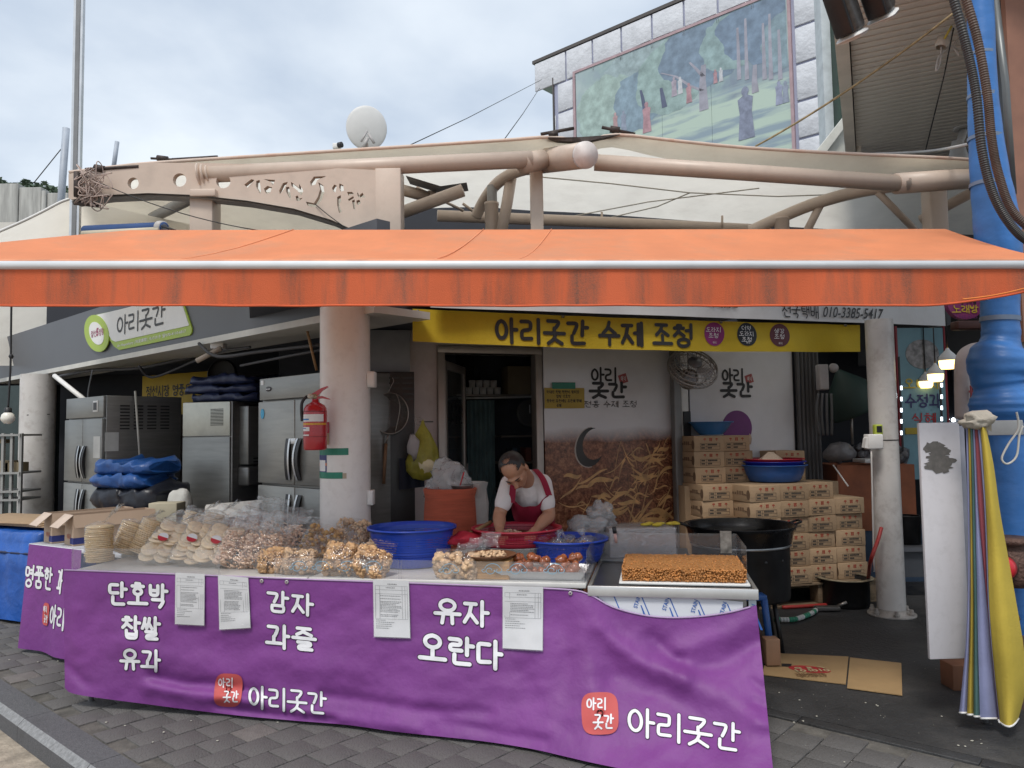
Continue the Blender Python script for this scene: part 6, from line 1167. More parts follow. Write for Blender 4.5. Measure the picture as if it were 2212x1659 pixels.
for i in range(len(pts) - 1): mb.tube([pts[i], pts[i + 1]], .022, 8, mi=(i // 3) % 2)
mb.out('striped_tube', [mat('tube_green', (.03, .22, .13), .5), mat('tube_white', (.5, .5, .48), .5)], label='green and white striped foam tube lying on the floor', cat='tube')
gv = thing('gas_burner', 'small dark gas burner fitting beside the iron pot', 'burner', G(1790, 1325)); q = G(1790, 1322); MB().cbox(q.x - .12, q.x + .1, q.y - .03, q.y + .05, .01, .05, .01).out('base', mat('burner_dark', (.09, .085, .08), .5, .4), gv); MB().tube([q + Vector((.08, 0, .05)), q + Vector((.16, -.02, .09))], .014, 8).out('jet', M_wr, gv)
# blue stool behind the table end, cardboard on the floor
st = thing('blue_stool', 'blue plastic step stool behind the steel table end', 'stool', G(1672, 1435))
q = G(1668, 1440) + Vector((-.09, .12, 0)); M_stl = mat('stool_blue', (.02, .09, .3), .45)
mb = MB(); mb.cbox(q.x - .1, q.x + .12, q.y + .02, q.y + .3, .42, .46, .01); mb.out('seat', M_stl, st)
for dx_, dy_ in ((-.08, .04), (.1, .04), (-.08, .28), (.1, .28)): MB().tube([(q.x + dx_, q.y + dy_, .43), (q.x + dx_ * 1.35, q.y + dy_ - .02, 0)], .026, 8).out('leg', M_stl if dy_ < .1 else mat('leg_brown', (.1, .06, .045), .6), st)
cb = thing('flat_cardboard', 'flattened brown cardboard box lying on the dark floor', 'cardboard', G(1800, 1450)); M_cb = mat('flat_card', (.36, .235, .11), .8, var=.1, scale=4)
def quad(pts, z, name, m, par, th=.006): 
    P_ = [G(u, v, z) for u, v in pts]; mb = MB(); n = len(P_); mb.add(P_ + [p - Vector((0, 0, th)) for p in P_], [tuple(range(n)), tuple(range(2 * n - 1, n - 1, -1))] + [(i, n + i, n + (i + 1) % n, (i + 1) % n) for i in range(n)]); return mb.out(name, m, par)
quad([(1645, 1456), (1660, 1410), (1833, 1418), (1827, 1477)], .012, 'large_flap', M_cb, cb); quad([(1836, 1420), (1947, 1432), (1949, 1501), (1830, 1485)], .014, 'small_flap', M_cb, cb)
P_ = [(1709 + 45 * math.cos(a) + 8 * math.sin(a) + 40, 1445.5 + 7.5 * math.sin(a) + 3 * math.cos(a)) for a in [k * math.pi / 16 for k in range(32)]]; quad(P_, .0145, 'red_oval', mat('oval_red', (.42, .03, .03), .7), cb, .001)
gsurf = lambda x, z, l: Vector((x, z, .015 + l)); a0, a1 = G(1722, 1452, .015), G(1782, 1441, .015)
letters('인알엄', a1.x, a1.y, a0.x, a0.y, .13, gsurf, 'letter', mat('card_pale', (.5, .4, .22), .8), cb, merge=True, lift=.002)
quad([(1689, 1433), (1710, 1434), (1709, 1440), (1688, 1439)], .0145, 'black_mark', M_ink, cb, .001)
a0, a1 = G(1790, 1462, .015), G(1715, 1455, .015); letters('팔도비빔면세트', a0.x, a0.y, a1.x, a1.y, .1, gsurf, 'letter', mat('card_brown', (.2, .11, .045), .8), cb, merge=True, lift=.002)
wblk = thing('wood_block', 'small pale wooden block beside the steel table leg', 'block', G(1668, 1450)); q = G(1672, 1445); MB().cbox(q.x - .05, q.x + .05, q.y, q.y + .1, .02, .2, .006).out('block', mat('block_wood', (.3, .17, .1), .7), wblk)
cdb = thing('brown_carton', 'brown carton on the floor under the white hanging board', 'carton', G(2075, 1500)); q = G(2060, 1500); MB().cbox(q.x + .03, q.x + .2, q.y + .05, q.y + .2, .003, .16, .005).out('box', mat('carton_dark', (.2, .09, .05), .8), cdb); print_text('SW', q.x + .09, .11, q.x + .14, .135, lambda x, z, l: Vector((x, q.y + .05 - l, z)), 'print', M_ink, cdb, bold=.03)

# ================================================================== MARKET PASSAGE AT THE RIGHT
AF = Fr(W(1942, 820, 8.8).x, 8.8, 4)
mn = thing('menu_banner', 'light blue drinks banner with Korean lettering in the passage', 'banner', AF.at(.25, 0, 1.5), 4)
x0, z0 = AF.px(1948, 960); x1, z1 = AF.px(2036, 708)
M_sky = mat('banner_sky', (.16, .30, .36), .5, var=.2, scale=2)
MB(AF).box(x0, x1, 0, .02, z0 - .4, z1).out('sheet', M_sky, mn)
for a in (x0 - .02, x1 + .0): MB(AF).box(a, a + .02, -.01, .02, z0 - .4, z1 + .02).out('side_edge', mat('edge_red', (.25, .02, .03), .5), mn)
x, z = AF.px(1992, 765); MB(AF).prism([(x + .2 * math.cos(k * .3), z + .17 * math.sin(k * .3)) for k in range(21)], -.006, 0).out('drink_photo', mat('drink_photo', (.25, .24, .24), .4, var=.6, scale=12), mn)
for s, b, m in (('오미자', (1951, 818, 2030, 840), mat('menu_yellow', (.42, .34, .03), .5)), ('수정과', (1955, 852, 2030, 880), mat('menu_navy', (.03, .03, .12), .5)), ('식혜', (1970, 893, 2020, 914), mat('menu_red', (.4, .03, .04), .5))): letters(s, *pxbox(AF, *b), .13, flat(AF, -.002), 'letter', m, mn, lift=.006)
a = pxbox(AF, 1955, 924, 1990, 938); MB(AF).box(a[0], a[2] + .1, -.01, 0, a[1], a[3]).out('yellow_strip', mat('strip_yellow', (.4, .3, .03), .5), mn)
M_led = mat('led_white', (.8, .88, 1), .4, emit=3.0, var=0)
for k, (u, vs_) in enumerate(((1947, (838, 862, 886, 910, 935, 986)), (2034, (784, 832, 857, 881, 905)))):
    ls = thing('light_strip', ['left LED strip light down the edge of the drinks banner', 'right LED strip light down the edge of the drinks banner'][k], 'light strip', W(u, 940, 8.7))
    q = W(u, 900, 8.72); MB().box(q.x - .008, q.x + .008, 8.71, 8.73, W(u, 990, 8.7).z, W(u, 770, 8.7).z).out('backing', M_black, ls)
    for v in vs_: p = W(u, v, 8.7); MB().box(p.x - .008, p.x + .008, 8.69, 8.705, p.z - .022, p.z + .022).out('led', M_led, ls)
M_bulb = mat('bulb_glow', (1, .70, .26), .4, emit=2.6, var=0)
for k, (u, v, d, s) in enumerate(((2048, 784, 7.2, 18), (2021, 813, 8.0, 16), (2000, 828, 8.8, 14))):
    q = W(u, v, d); r = s / FPX * d; bl = thing('hanging_bulb', ['nearest and highest of three glowing warm bulbs in the passage', 'middle of three glowing warm bulbs in the passage', 'farthest and lowest of three glowing warm bulbs in the passage'][k], 'bulb', q); T = Matrix.Translation(q)
    MB().lathe([(0, -.75 * r), (.75 * r, -.72 * r), (.95 * r, -.4 * r), (r, .3 * r)], 24, T).out('globe', M_bulb, bl); MB().lathe([(r, .3 * r), (r, .7 * r), (.7 * r, 1.1 * r), (.3 * r, 1.5 * r), (.15 * r, 1.8 * r)], 24, T).out('heat_sink', M_white, bl); MB().tube([q + Vector((0, 0, 1.7 * r)), q + Vector((0, 0, 9 * r))], .006, 6).out('cord', M_black, bl)
for k, (u, v) in enumerate(((1936, 853), (1929, 880), (2046, 906), (2059, 907))):
    q = W(u, v, 11.5); MB().blob(q, .05 if k < 2 else .03, k, .1, sub=2).out('far_lamp', mat('lamp_cold', (.85, .93, 1), .4, emit=6, var=0), label=['upper cold white lamp far down the passage left of the banner', 'lower cold white lamp far down the passage left of the banner', 'left tiny lamp far right of the drinks banner', 'right tiny lamp far right of the drinks banner'][k], cat='lamp')
kr = thing('karaoke_sign', 'round magenta sign with yellow lettering beside the blue pipe', 'sign', W(2085, 690, 5.9)); KS = Fr(W(2085, 650, 5.9).x, 5.9, 0); x, z = KS.px(2086, 655)
MB(KS).prism([(x + .14 * math.cos(k * .2244), z + .125 * math.sin(k * .2244)) for k in range(28)], 0, .05).out('disc', mat('magenta', (.22, .03, .13), .5), kr)
letters('노래방', *pxbox(KS, 2056, 660, 2112, 676), .14, flat(KS, 0), 'letter', mat('sign_yellow', (.5, .38, .03), .5), kr, lift=.006, gap=.05); print_text('T.563-6363', *pxbox(KS, 2062, 680, 2110, 688), flat(KS, 0), 'number', mat('sign_violet', (.14, .03, .14), .5), kr, lift=.006); letters('숙제', *pxbox(KS, 2066, 640, 2106, 657), .14, flat(KS, 0), 'letter', M_ink, kr, lift=.006)
MB().cbox(W(2060, 697, 5.6).x, W(2260, 697, 5.6).x, 5.55, 5.65, W(2100, 712, 5.6).z, W(2100, 694, 5.6).z, .008).out('steel_rail', mat('rail_rust', (.06, .02, .015), .5, .3, var=.4), label='dark rusty rail crossing behind the blue pipe', cat='rail')
wp2 = thing('white_duct', 'white plastic elbow duct left of the blue pipe', 'duct', W(2080, 910, 5.5)); MB().tube(smoothpath([W(2120, 755, 5.5), W(2098, 760, 5.5), W(2083, 775, 5.5), W(2080, 810, 5.5), W(2082, 905, 5.5)], 8), .056, 20).out('duct', mat('duct_pinkwhite', (.42, .38, .37), .5, dirt=.3), wp2)
mb = MB(); q = W(2099, 848, 5.42); mb.box(q.x - .006, q.x + .006, 5.42, 5.43, q.z - .05, q.z + .05); mb.box(q.x - .02, q.x + .02, 5.419, 5.421, q.z + .0, q.z + .015); mb.out('red_tag', mat('tag_red', (.3, .03, .04), .5), wp2)
# stalls inside the passage
sl = thing('market_counter', 'orange covered market counter deep in the passage', 'counter', W(1850, 1100, 8.4)); a, b = W(1800, 1010, 8.4), W(1965, 1010, 8.4)
MB().box(a.x, b.x, 8.3, 9.0, .55, W(1850, 1004, 8.4).z).out('orange_front', mat('counter_orange', (.30, .09, .035), .6, var=.25, scale=5), sl); MB().box(a.x, b.x + .3, 8.32, 9, 0, .55).out('blue_base', mat('counter_blue', (.04, .07, .12), .6), sl)
MB().cbox(W(1868, 990, 8.2).x, W(1925, 990, 8.2).x, 8.2, 8.5, W(1890, 1000, 8.2).z, W(1890, 992, 8.2).z, .004).out('white_tray', M_white, sl)
mb = MB()
for k in range(26): q = W(random.uniform(1810, 1960), random.uniform(965, 998), random.uniform(8.5, 8.9)); mb.blob(q, random.uniform(.03, .09), k, .5)
mb.out('wrapped_goods', mat('goods_grey', (.09, .09, .1), .4, var=.8, scale=9), sl, kind='stuff')
gt_ = thing('steel_table', 'dim grey steel table with a black pot behind the slim column', 'table', W(1960, 1260, 7.6)); a, b = W(1925, 1180, 7.6), W(2000, 1180, 7.6); MB().box(a.x, b.x, 7.5, 8.0, a.z - .04, a.z).out('top', mat('table_grey', (.12, .125, .14), .4, .4), gt_); MB().box(a.x + .03, b.x, 7.55, 8, .2, a.z - .04).out('front', mat('table_dim', (.06, .065, .075), .5), gt_)
q = W(1978, 1178, 7.6); pp = thing('cooking_pot', 'black lidded cooking pot on the dim steel table', 'pot', q + Vector((0, .15, 0))); MB().lathe([(0, 0), (.12, 0), (.125, .27), (.13, .275), (.11, .275)], 28, Matrix.Translation(q + Vector((0, .15, 0)))).out('pot_body', M_blk, pp); MB().tube([q + Vector((-.12, .15, .2)), q + Vector((-.19, .15, .2)), q + Vector((-.19, .15, .16)), q + Vector((-.12, .15, .16))], .006, 6).out('handle', M_wr, pp)
cu2 = thing('grey_curtain', 'striped grey shutter curtain right of the white panel', 'curtain', RF.at(rx(1750), WY - .05, 0), 18.5); rows = []
a, b = rx(1717), rx(1768)
for i in range(31): x = a + (b - a) * i / 30; rows.append([(x, WY - .06 + .025 * math.sin(i * 1.3), z) for z in (.1, .8, 1.5, 2.2, 2.62)])
mb = MB(RF); mb.sheet(rows); mb.out('cloth', mat('curtain_grey', (.10, .10, .105), .5, .2, var=.3, stretch=(12, 1, .3)), cu2)
mt = thing('electric_meter', 'pale electric meter and bundled cables beside the grey curtain', 'meter', W(1790, 850, 7.4)); q = W(1776, 815, 7.3); MB().cbox(q.x - .045, q.x + .045, 7.25, 7.35, q.z - .12, q.z + .12, .01).out('case', mat('meter_pale', (.3, .28, .27), .5), mt); MB().lathe([(0, .03), (.04, .028), (.045, 0)], 20, Matrix.Translation(W(1800, 795, 7.3)) @ Matrix.Rotation(R(90), 4, 'X')).out('dial', mat('meter_pale'), mt)
for k in range(4): MB().tube(smoothpath([W(1768 + k * 9, 850, 7.25), W(1764 + k * 11, 890, 7.25), W(1770 + k * 9, 940, 7.3)]), .012, 6).out('cable', mat('cable_grey', (.07, .07, .07), .5), mt)
gu = thing('folded_parasol', 'dark green folded parasol in the gloom left of the slim column', 'parasol', W(1835, 900, 8)); MB().lathe([(.02, .3), (.2, .1), (.3, -.15), (.28, -.18)], 20, Matrix.Translation(W(1838, 855, 8)) @ Matrix.Rotation(R(-25), 4, 'Y')).out('canopy', mat('parasol_green', (.01, .03, .025), .6), gu); MB().tube([W(1838, 880, 8), W(1842, 960, 8)], .015, 8).out('pole', M_wr, gu)
mb = MB(); mb.blob(W(1815, 978, 8), (.18, .12, .1), 7, .4, sub=2); mb.out('plastic_bundle', mat('bundle_grey', (.13, .125, .13), .4, bump=.5, bscale=15), label='grey plastic wrapped bundle on the market counter', cat='bundle')
MB().tube([W(1800, 1005, 7.9), W(1832, 1050, 7.6)], .008, 6).out('pale_stick', M_white, label='thin pale stick leaning over the cartons at right', cat='stick')
# ================================================================== STALL TABLES AND BANNERS
def interp(L_, u):
    if u <= L_[0][0]: return L_[0][1]
    for (a, b), (c, d) in zip(L_, L_[1:]):
        if u <= c: t = (u - a) / (c - a); t2 = t; return b + (d - b) * t2
    return L_[-1][1]
def smooth1(L_):                      # denser, rounder version of a measured curve
    p = smoothpath([Vector((a, b, 0)) for a, b in L_], 5); return [(q.x, q.y) for q in p]
TOP = smooth1([(137, 1231), (400, 1241), (650, 1251), (900, 1260), (1100, 1268), (1230, 1274), (1275, 1285), (1320, 1310), (1380, 1327), (1440, 1334), (1510, 1332), (1580, 1322), (1634, 1307)])
BOT = smooth1([(140, 1486), (165, 1500), (300, 1519), (500, 1544), (640, 1557), (750, 1566), (850, 1580), (950, 1591), (1050, 1602), (1150, 1618), (1220, 1634), (1290, 1650), (1400, 1672), (1500, 1690), (1676, 1722)])
def ray_plane(F, u, v, y): x, z = F.px(u, v, y); return F.at(x, y, z)
def yo(u):                            # how far the hem swings out in front of the table
    vb = interp(BOT, u); g = TF.I @ G(u, vb, .012); return min(0, g.y)
RID = [([(1275, 1300), (1300, 1350), (1339, 1399), (1400, 1437), (1480, 1462)], 24, .045), ([(1455, 1405), (1577, 1362), (1630, 1312)], 22, .035), ([(1410, 1375), (1462, 1422)], 17, -.035), ([(1480, 1470), (1560, 1500), (1645, 1560)], 30, .035), ([(1250, 1290), (1262, 1400), (1300, 1560)], 28, .02),
       ([(1500, 1450), (1590, 1420), (1640, 1380)], 20, -.022), ([(1330, 1460), (1450, 1520), (1560, 1600)], 30, -.025), ([(1215, 1290), (1225, 1420), (1215, 1560)], 26, -.015),
       ([(330, 1462), (400, 1478), (470, 1480), (560, 1496)], 13, -.028), ([(320, 1484), (430, 1502), (560, 1516)], 16, .03), ([(470, 1524), (600, 1545), (720, 1555)], 8, -.02), ([(700, 1500), (800, 1515), (900, 1535), (1050, 1540)], 14, -.02), ([(650, 1540), (800, 1560), (900, 1575)], 14, .018),
       ([(150, 1440), (185, 1478)], 12, -.02), ([(160, 1260), (165, 1400)], 14, .012), ([(560, 1420), (640, 1440), (760, 1430)], 26, .012), ([(930, 1470), (1040, 1440), (1130, 1420)], 30, .014), ([(960, 1560), (1090, 1585), (1180, 1600)], 12, -.014), ([(400, 1370), (480, 1400), (560, 1390)], 24, -.01), ([(1625, 1470), (1650, 1490)], 8, -.018), ([(1628, 1515), (1655, 1530)], 8, -.018), ([(1632, 1560), (1660, 1568)], 8, .012), ([(1060, 1300), (1110, 1420), (1150, 1500)], 30, -.010), ([(270, 1390), (330, 1420), (420, 1430)], 24, .010)]
def seg_d(u, v, P_):
    best = 1e9
    for (a, b), (c, d) in zip(P_, P_[1:]):
        l2 = (c - a) ** 2 + (d - b) ** 2; t = max(0, min(1, ((u - a) * (c - a) + (v - b) * (d - b)) / l2)); best = min(best, math.hypot(u - a - t * (c - a), v - b - t * (d - b)))
    return best
def fold(u, v):
    s = 0
    for P_, w, a in RID:
        if a and min(p[0] for p in P_) - 3 * w < u < max(p[0] for p in P_) + 3 * w: s += a * math.exp(-(seg_d(u, v, P_) / w) ** 2)
    return s + .014 * noise.noise(Vector((u * .008, v * .014, 1))) + .007 * noise.noise(Vector((u * .024 + v * .01, v * .03, 5))) + .003 * noise.noise(Vector((u * .07, v * .06 + u * .02, 9)))
def cloth_y(u, v):
    vt, vb = interp(TOP, u), interp(BOT, u); b = max(0, min(1.05, (v - vt) / (vb - vt))); att = min(1, b * 5)
    return -.012 + yo(u) * b ** 1.6 - fold(u, v) * att - .012 * b
ban = thing('purple_banner', 'long purple banner with white Korean lettering hung along the stall front', 'banner', TF.at(2, 0, 0), -10.5)
NU, NV = 190, 46; rows = []
for i in range(NU + 1):
    t = i / NU; row = []
    for k in range(NV + 1):
        b = k / NV; ut = 137 + t * (1634 - 137); ub = 140 + t * (1676 - 140); u = ut + (ub - ut) * b; vt = interp(TOP, ut); vb = interp(BOT, ub); v = vt + (vb - vt) * b; row.append(ray_plane(TF, u, v, cloth_y(u, v)))
    rows.append(row)
M_pur = mat('purple_cloth', (.182, .040, .222), .6, var=.10, scale=3, bump=.3, bscale=16, dirt=.4, dcol=(.11, .025, .15), dscale=2.2)
mb = MB(); mb.sheet(rows); mb.out('cloth', M_pur, ban)
M_let = mat('letter_white', (.74, .74, .76), .6, var=.05); M_ledge = mat('letter_outline', (.045, .02, .05), .7)
def bsurf(slope=0., u0=0.): return lambda x, z, l: ray_plane(TF, x, -z + slope * (x - u0), cloth_y(x, -z + slope * (x - u0)) - l)
def bwrite(s, u0, v0, u1, v1, w=.155, slope=.05, **k): letters(s, u0, -v1, u1, -v0, w, bsurf(slope, (u0 + u1) / 2), 'letter', M_let, ban, seg=4., lift=.006, outline=M_ledge, **k)
bwrite('단호박', 234, 1261, 361, 1309, gap=.12); bwrite('찹쌀', 264, 1333, 345, 1380, gap=.12); bwrite('유과', 261, 1404, 345, 1447, gap=.15)
bwrite('감자', 577, 1281, 676, 1325, gap=.18, slope=.1); bwrite('과즐', 576, 1354, 681, 1401, gap=.18, slope=.1)
bwrite('유자', 940, 1297, 1055, 1349, gap=.16, slope=.07); bwrite('오란다', 907, 1378, 1084, 1436, gap=.12, slope=.11)
bwrite('아리곳간', 537, 1489, 704, 1536, gap=.08, w=.12, slope=.09); bwrite('아리곳간', 1356, 1546, 1598, 1605, gap=.08, w=.12, slope=.16)
def stamp(cu, cv, w, h, tilt, par, surf, name='red_stamp'):
    P_ = []
    for k in range(28):
        a = 2 * math.pi * k / 28; c, s = math.cos(a), math.sin(a); x = w * math.copysign(abs(c) ** .55, c); y = h * math.copysign(abs(s) ** .55, s); P_.append((cu + x + tilt * y, cv - y + tilt * .6 * x))
    ctr = surf(cu, -cv, .007); mb = MB(); n = 6; rings = [[surf(cu + (a - cu) * q / n, -(cv + (b - cv) * q / n), .007) for a, b in P_] for q in range(1, n + 1)]
    mb.add([ctr] + [p for r in rings for p in r], [(0, 1 + k, 1 + (k + 1) % 28) for k in range(28)] + [(1 + r * 28 + k, 1 + r * 28 + (k + 1) % 28, 1 + (r + 1) * 28 + (k + 1) % 28, 1 + (r + 1) * 28 + k) for r in range(n - 1) for k in range(28)], True); mb.out(name, mat('stamp_coral', (.52, .085, .08), .65, var=.06), par)
    letters('아리', cu - w * .72, -(cv - h * .18), cu + w * .35, -(cv - h * .72), .14, surf, 'stamp_letter', M_let, par, seg=3., lift=.0095, gap=.15); letters('곳간', cu - w * .35, -(cv + h * .72), cu + w * .72, -(cv + h * .05), .13, surf, 'stamp_letter', M_let, par, seg=3., lift=.0095, gap=.15)
stamp(493, 1491, 30, 36, .1, ban, bsurf()); stamp(1296, 1541, 40, 46, -.04, ban, bsurf())
for u in (566, 620, 875, 1232): q = ray_plane(TF, u, interp(TOP, u) + 7, cloth_y(u, interp(TOP, u) + 7)); MB().lathe([(.004, 0), (.011, .002), (.012, 0)], 12, Matrix.Translation(q + Vector((0, -.008, 0))) @ Matrix.Rotation(R(90), 4, 'X')).out('eyelet', mat('eyelet_silver', (.5, .48, .45), .35, .8), ban)
MB().tube([ray_plane(TF, u, interp(TOP, u), cloth_y(u, interp(TOP, u)) - .002) for u in range(139, 1634, 13)], .005, 6).out('top_hem', mat('hem_pale', (.42, .30, .48), .7), ban)
# product sheets hung on the banner
M_paper = mat('paper_white', (.68, .68, .69), .8, var=.04); M_film = film('sleeve_film', (.96, .96, .96), gloss=.2, milk=.08, bump=.1); M_gray = mat('print_grey', (.22, .22, .23), .8)
def sheet_paper(Q, label, blank=.22, seed=1):
    rnd = random.Random(seed)
    def at(a, b, l): 
        (x0, y0), (x1, y1), (x2, y2), (x3, y3) = Q; u = (x0 + (x1 - x0) * a) * (1 - b) + (x3 + (x2 - x3) * a) * b; v = (y0 + (y1 - y0) * a) * (1 - b) + (y3 + (y2 - y3) * a) * b; return ray_plane(TF, u, v, cloth_y(u, v) - .010 - .006 * b - .006 * math.sin(a * 3) - l)
    t = thing('product_sheet', label, 'paper', at(.5, 1, 0), -10.5, 'product sheets hung on the purple banner')
    mb = MB(); mb.sheet([[at(i / 10, k / 14, 0) for k in range(15)] for i in range(11)]); mb.out('paper', M_paper, t)
    mb = MB()
    def line(a0, a1, b0, b1): n = max(1, int((a1 - a0) * 10)); mb.sheet([[at(a0 + (a1 - a0) * i / n, b0, .0012), at(a0 + (a1 - a0) * i / n, b1, .0012)] for i in range(n + 1)])
    for b in (.1, .17, .24, .68 - blank * .3): line(.05, .95, b, b + .004)
    for a in (.05, .17, .8, .88, .945): line(a, a + .008, .1, .68 - blank * .3)
    mb.out('ruled_table', M_gray, t); mb = MB()
    def tx(a0, a1, b, h=.011):
        a = a0
        while a < a1: w = rnd.uniform(.02, .05); mb.sheet([[at(a, b, .0016), at(a, b + h, .0016)], [at(min(a + w, a1), b, .0016), at(min(a + w, a1), b + h, .0016)]]); a += w + .012
    tx(.4, .66, .06, .018); tx(.35, .6, .125, .014); b = .27
    while b < .64 - blank * .3: tx(.19, rnd.uniform(.6, .79), b, .012); b += .026 if rnd.random() > .22 else .05
    for k in range(5): tx(.06, rnd.uniform(.3, .6), .70 - blank * .3 + k * .035, .011)
    mb.out('printed_text', M_gray, t, kind='stuff')
    mb = MB(); mb.sheet([[at(-.02 + 1.04 * i / 6, -.01 + 1.03 * k / 6, .0035) for k in range(7)] for i in range(7)]); mb.out('clear_sleeve', M_film, t)
sheet_paper([(379, 1237), (442, 1240), (441, 1351), (378, 1348)], 'printed sheet in a clear sleeve, leftmost on the purple banner', 0, 1); sheet_paper([(471, 1242), (536, 1248), (541, 1356), (474, 1360)], 'printed sheet hanging a little crooked, second from left on the banner', 0, 2)
sheet_paper([(806, 1252), (883, 1255), (886, 1378), (808, 1375)], 'printed sheet right of the middle of the purple banner', 0, 3); sheet_paper([(1086, 1266), (1173, 1268), (1172, 1405), (1086, 1400)], 'whitest and largest printed sheet, rightmost on the banner', .6, 4)
# tables
zT = TF.px(640, 1247)[1]; M_tt = mat('table_top', (.55, .545, .52), .35, var=.08, dirt=.3, dcol=(.35, .32, .28))
xL, xM = TF.px(137, 1228)[0], TF.px(1266, 1262)[0]
tb = thing('stall_table', 'long white topped folding table under the snack bags', 'table', TF.at(1.5, .4, 0), -10.5)
MB(TF).cbox(xL, (xL + xM) / 2 - .003, .0, .78, zT - .03, zT, .006).out('table_top', M_tt, tb); MB(TF).cbox((xL + xM) / 2 + .003, xM, .0, .78, zT - .03, zT, .006).out('table_top', M_tt, tb)
for x in (xL + .12, (xL + xM) / 2, xM - .1):
    for y in (.12, .68): MB(TF).tube([(x, y, .0), (x, y, zT - .03)], .016, 8).out('leg', M_alu, tb)
xN = TF.px(1638, 1290)[0]; zN = TF.px(1450, 1268)[1]
sc = thing('steel_cart', 'stainless steel cart with protective film at the right stall end', 'cart', TF.at((xM + xN) / 2, .4, 0), -10.5)
M_cartss = mat('cart_steel', (.62, .62, .61), .32, .6, var=.1, dirt=.2, dcol=(.4, .38, .36)); MB(TF).cbox(xM + .01, xN, -.02, .0, zN - .055, zN, .003).out('front_rail', M_cartss, sc); MB(TF).box(xM + .01, xN - .001, .002, .85, zN - .03, zN - .012).out('top_sheet', mat('cart_top_dark', (.10, .10, .105), .3, .7, var=.2), sc); MB(TF).cbox(xN - .02, xN, .002, .87, zN - .055, zN, .003).out('side_rail', M_ssw, sc); MB(TF).cbox(xM + .01, xM + .03, .002, .87, zN - .05, zN, .003).out('side_rail', M_ssw, sc); MB(TF).cbox(xM + .01, xN, .851, .87, zN - .055, zN, .003).out('rear_rail', M_ssw, sc)
MB(TF).box(xM + .06, xN - .06, .008, .014, .1, zN - .058).out('front_panel', M_ssw, sc)
pf_ = [TF.px(u, v, .004) for u, v in ((1290, 1270), (1605, 1300), (1600, 1420), (1290, 1420))]
MB(TF).prism(pf_, .002, .006).out('protective_film', mat('film_white', (.66, .68, .72), .35, var=.03), sc)
M_fb = mat('film_blue', (.03, .12, .42), .5)
for k in range(5):
    u = 1322 + k * 62; v = 1281 + k * 6; mb = MB(TF); a, b = TF.px(u, v, 0), TF.px(u + 18, v + 42, 0); mb.add([(a[0], .0005, a[1]), (a[0] + .006, .0005, a[1]), (b[0] + .006, .0005, b[1]), (b[0], .0005, b[1])], [(0, 1, 2, 3)]); mb.out('blue_stripe', M_fb, sc)
    u2, v2 = 1380 + k * 62, 1303 + k * 5; a = TF.px(u2, v2, 0); T = Matrix.Translation((a[0], 0, a[1])) @ Matrix.Rotation(R(-72), 4, 'Y'); print_text('STAIN', -.03, 0, .04, .022, lambda x, z, l, T=T: TF.at(*(T @ Vector((x, -l, z)))), 'film_print', M_fb, sc, bold=.015, lift=.0008)
    b = TF.px(u2 + 14, v2 + 38, 0); mb = MB(TF); mb.add([(a[0] + .008, -.0002, a[1] - .01), (a[0] + .014, -.0002, a[1] - .01), (b[0] + .014, -.0002, b[1]), (b[0] + .002, -.0002, b[1])], [(0, 1, 2, 3)]); mb.out('blue_stripe', M_fb, sc)
lx = xN + .0
for x, y in ((xN - .03, .02), (xN - .03, .82), (xM + .05, .02), (xM + .05, .82)): MB(TF).cbox(x - .02, x + .02, y - .018, y + .018, .05, zN - .056, .003).out('leg', mat('leg_film', (.36, .40, .43), .4, .4, var=.2, stretch=(4, 4, .4)), sc); MB(TF).cbox(x - .014, x + .014, y - .014, y + .014, 0, .05, .003).out('foot', M_black, sc)
# second banner and table at the far left
T2 = Fr(-3.93, 6.23, -31); zT2 = T2.px(62, 1174)[1]; x0, x1 = T2.px(61, 1260)[0], T2.px(175, 1260)[0]
b2 = thing('small_purple_banner', 'smaller purple banner farther back at the left end of the stall', 'banner', T2.at(.4, 0, 0), -31)
def s2(x, z, l): return T2.at(x, -.02 * math.sin(x * 11 + 1) * (1 - z / zT2) - .05 * (1 - z / zT2) - l, z)
mb = MB(); mb.sheet([[s2(x0 + (x1 - x0) * i / 40, zT2 - .004 - (zT2 - .035) * k / 20, 0) for k in range(21)] for i in range(41)]); mb.out('cloth', M_pur, b2)
a = pxbox(T2, 61, 1224, 117, 1270); letters('명품한', a[0], a[1], a[2], a[3], .13, s2, 'letter', M_let, b2, outline=M_ledge, gap=.12); w3 = (a[2] - a[0]) / 3; letters('과', a[2] + .09, a[1] - .0, a[2] + .04 + w3 * .9, a[3], .13, s2, 'letter', M_let, b2, outline=M_ledge)
a = pxbox(T2, 117, 1306, 134, 1352); letters('아리', a[0], a[1], a[0] + 2.1 * (a[2] - a[0]), a[3], .13, s2, 'letter', M_let, b2, outline=M_ledge)
q = T2.px(107, 1325); stamp(q[0], -q[1], .05, .085, .05, b2, s2)
tb2 = thing('small_table', 'white topped table behind the smaller purple banner', 'table', T2.at(.5, .4, 0), -31); MB(T2).cbox(x0 - .01, x1 + .5, 0, .7, zT2 - .03, zT2, .006).out('table_top', mat('table_tile', (.58, .6, .64), .25, var=.1), tb2)
for x in (x0 + .08, x1 + .4):
    for y in (.1, .6): MB(T2).tube([(x, y, 0), (x, y, zT2 - .03)], .016, 8).out('leg', M_alu, tb2)
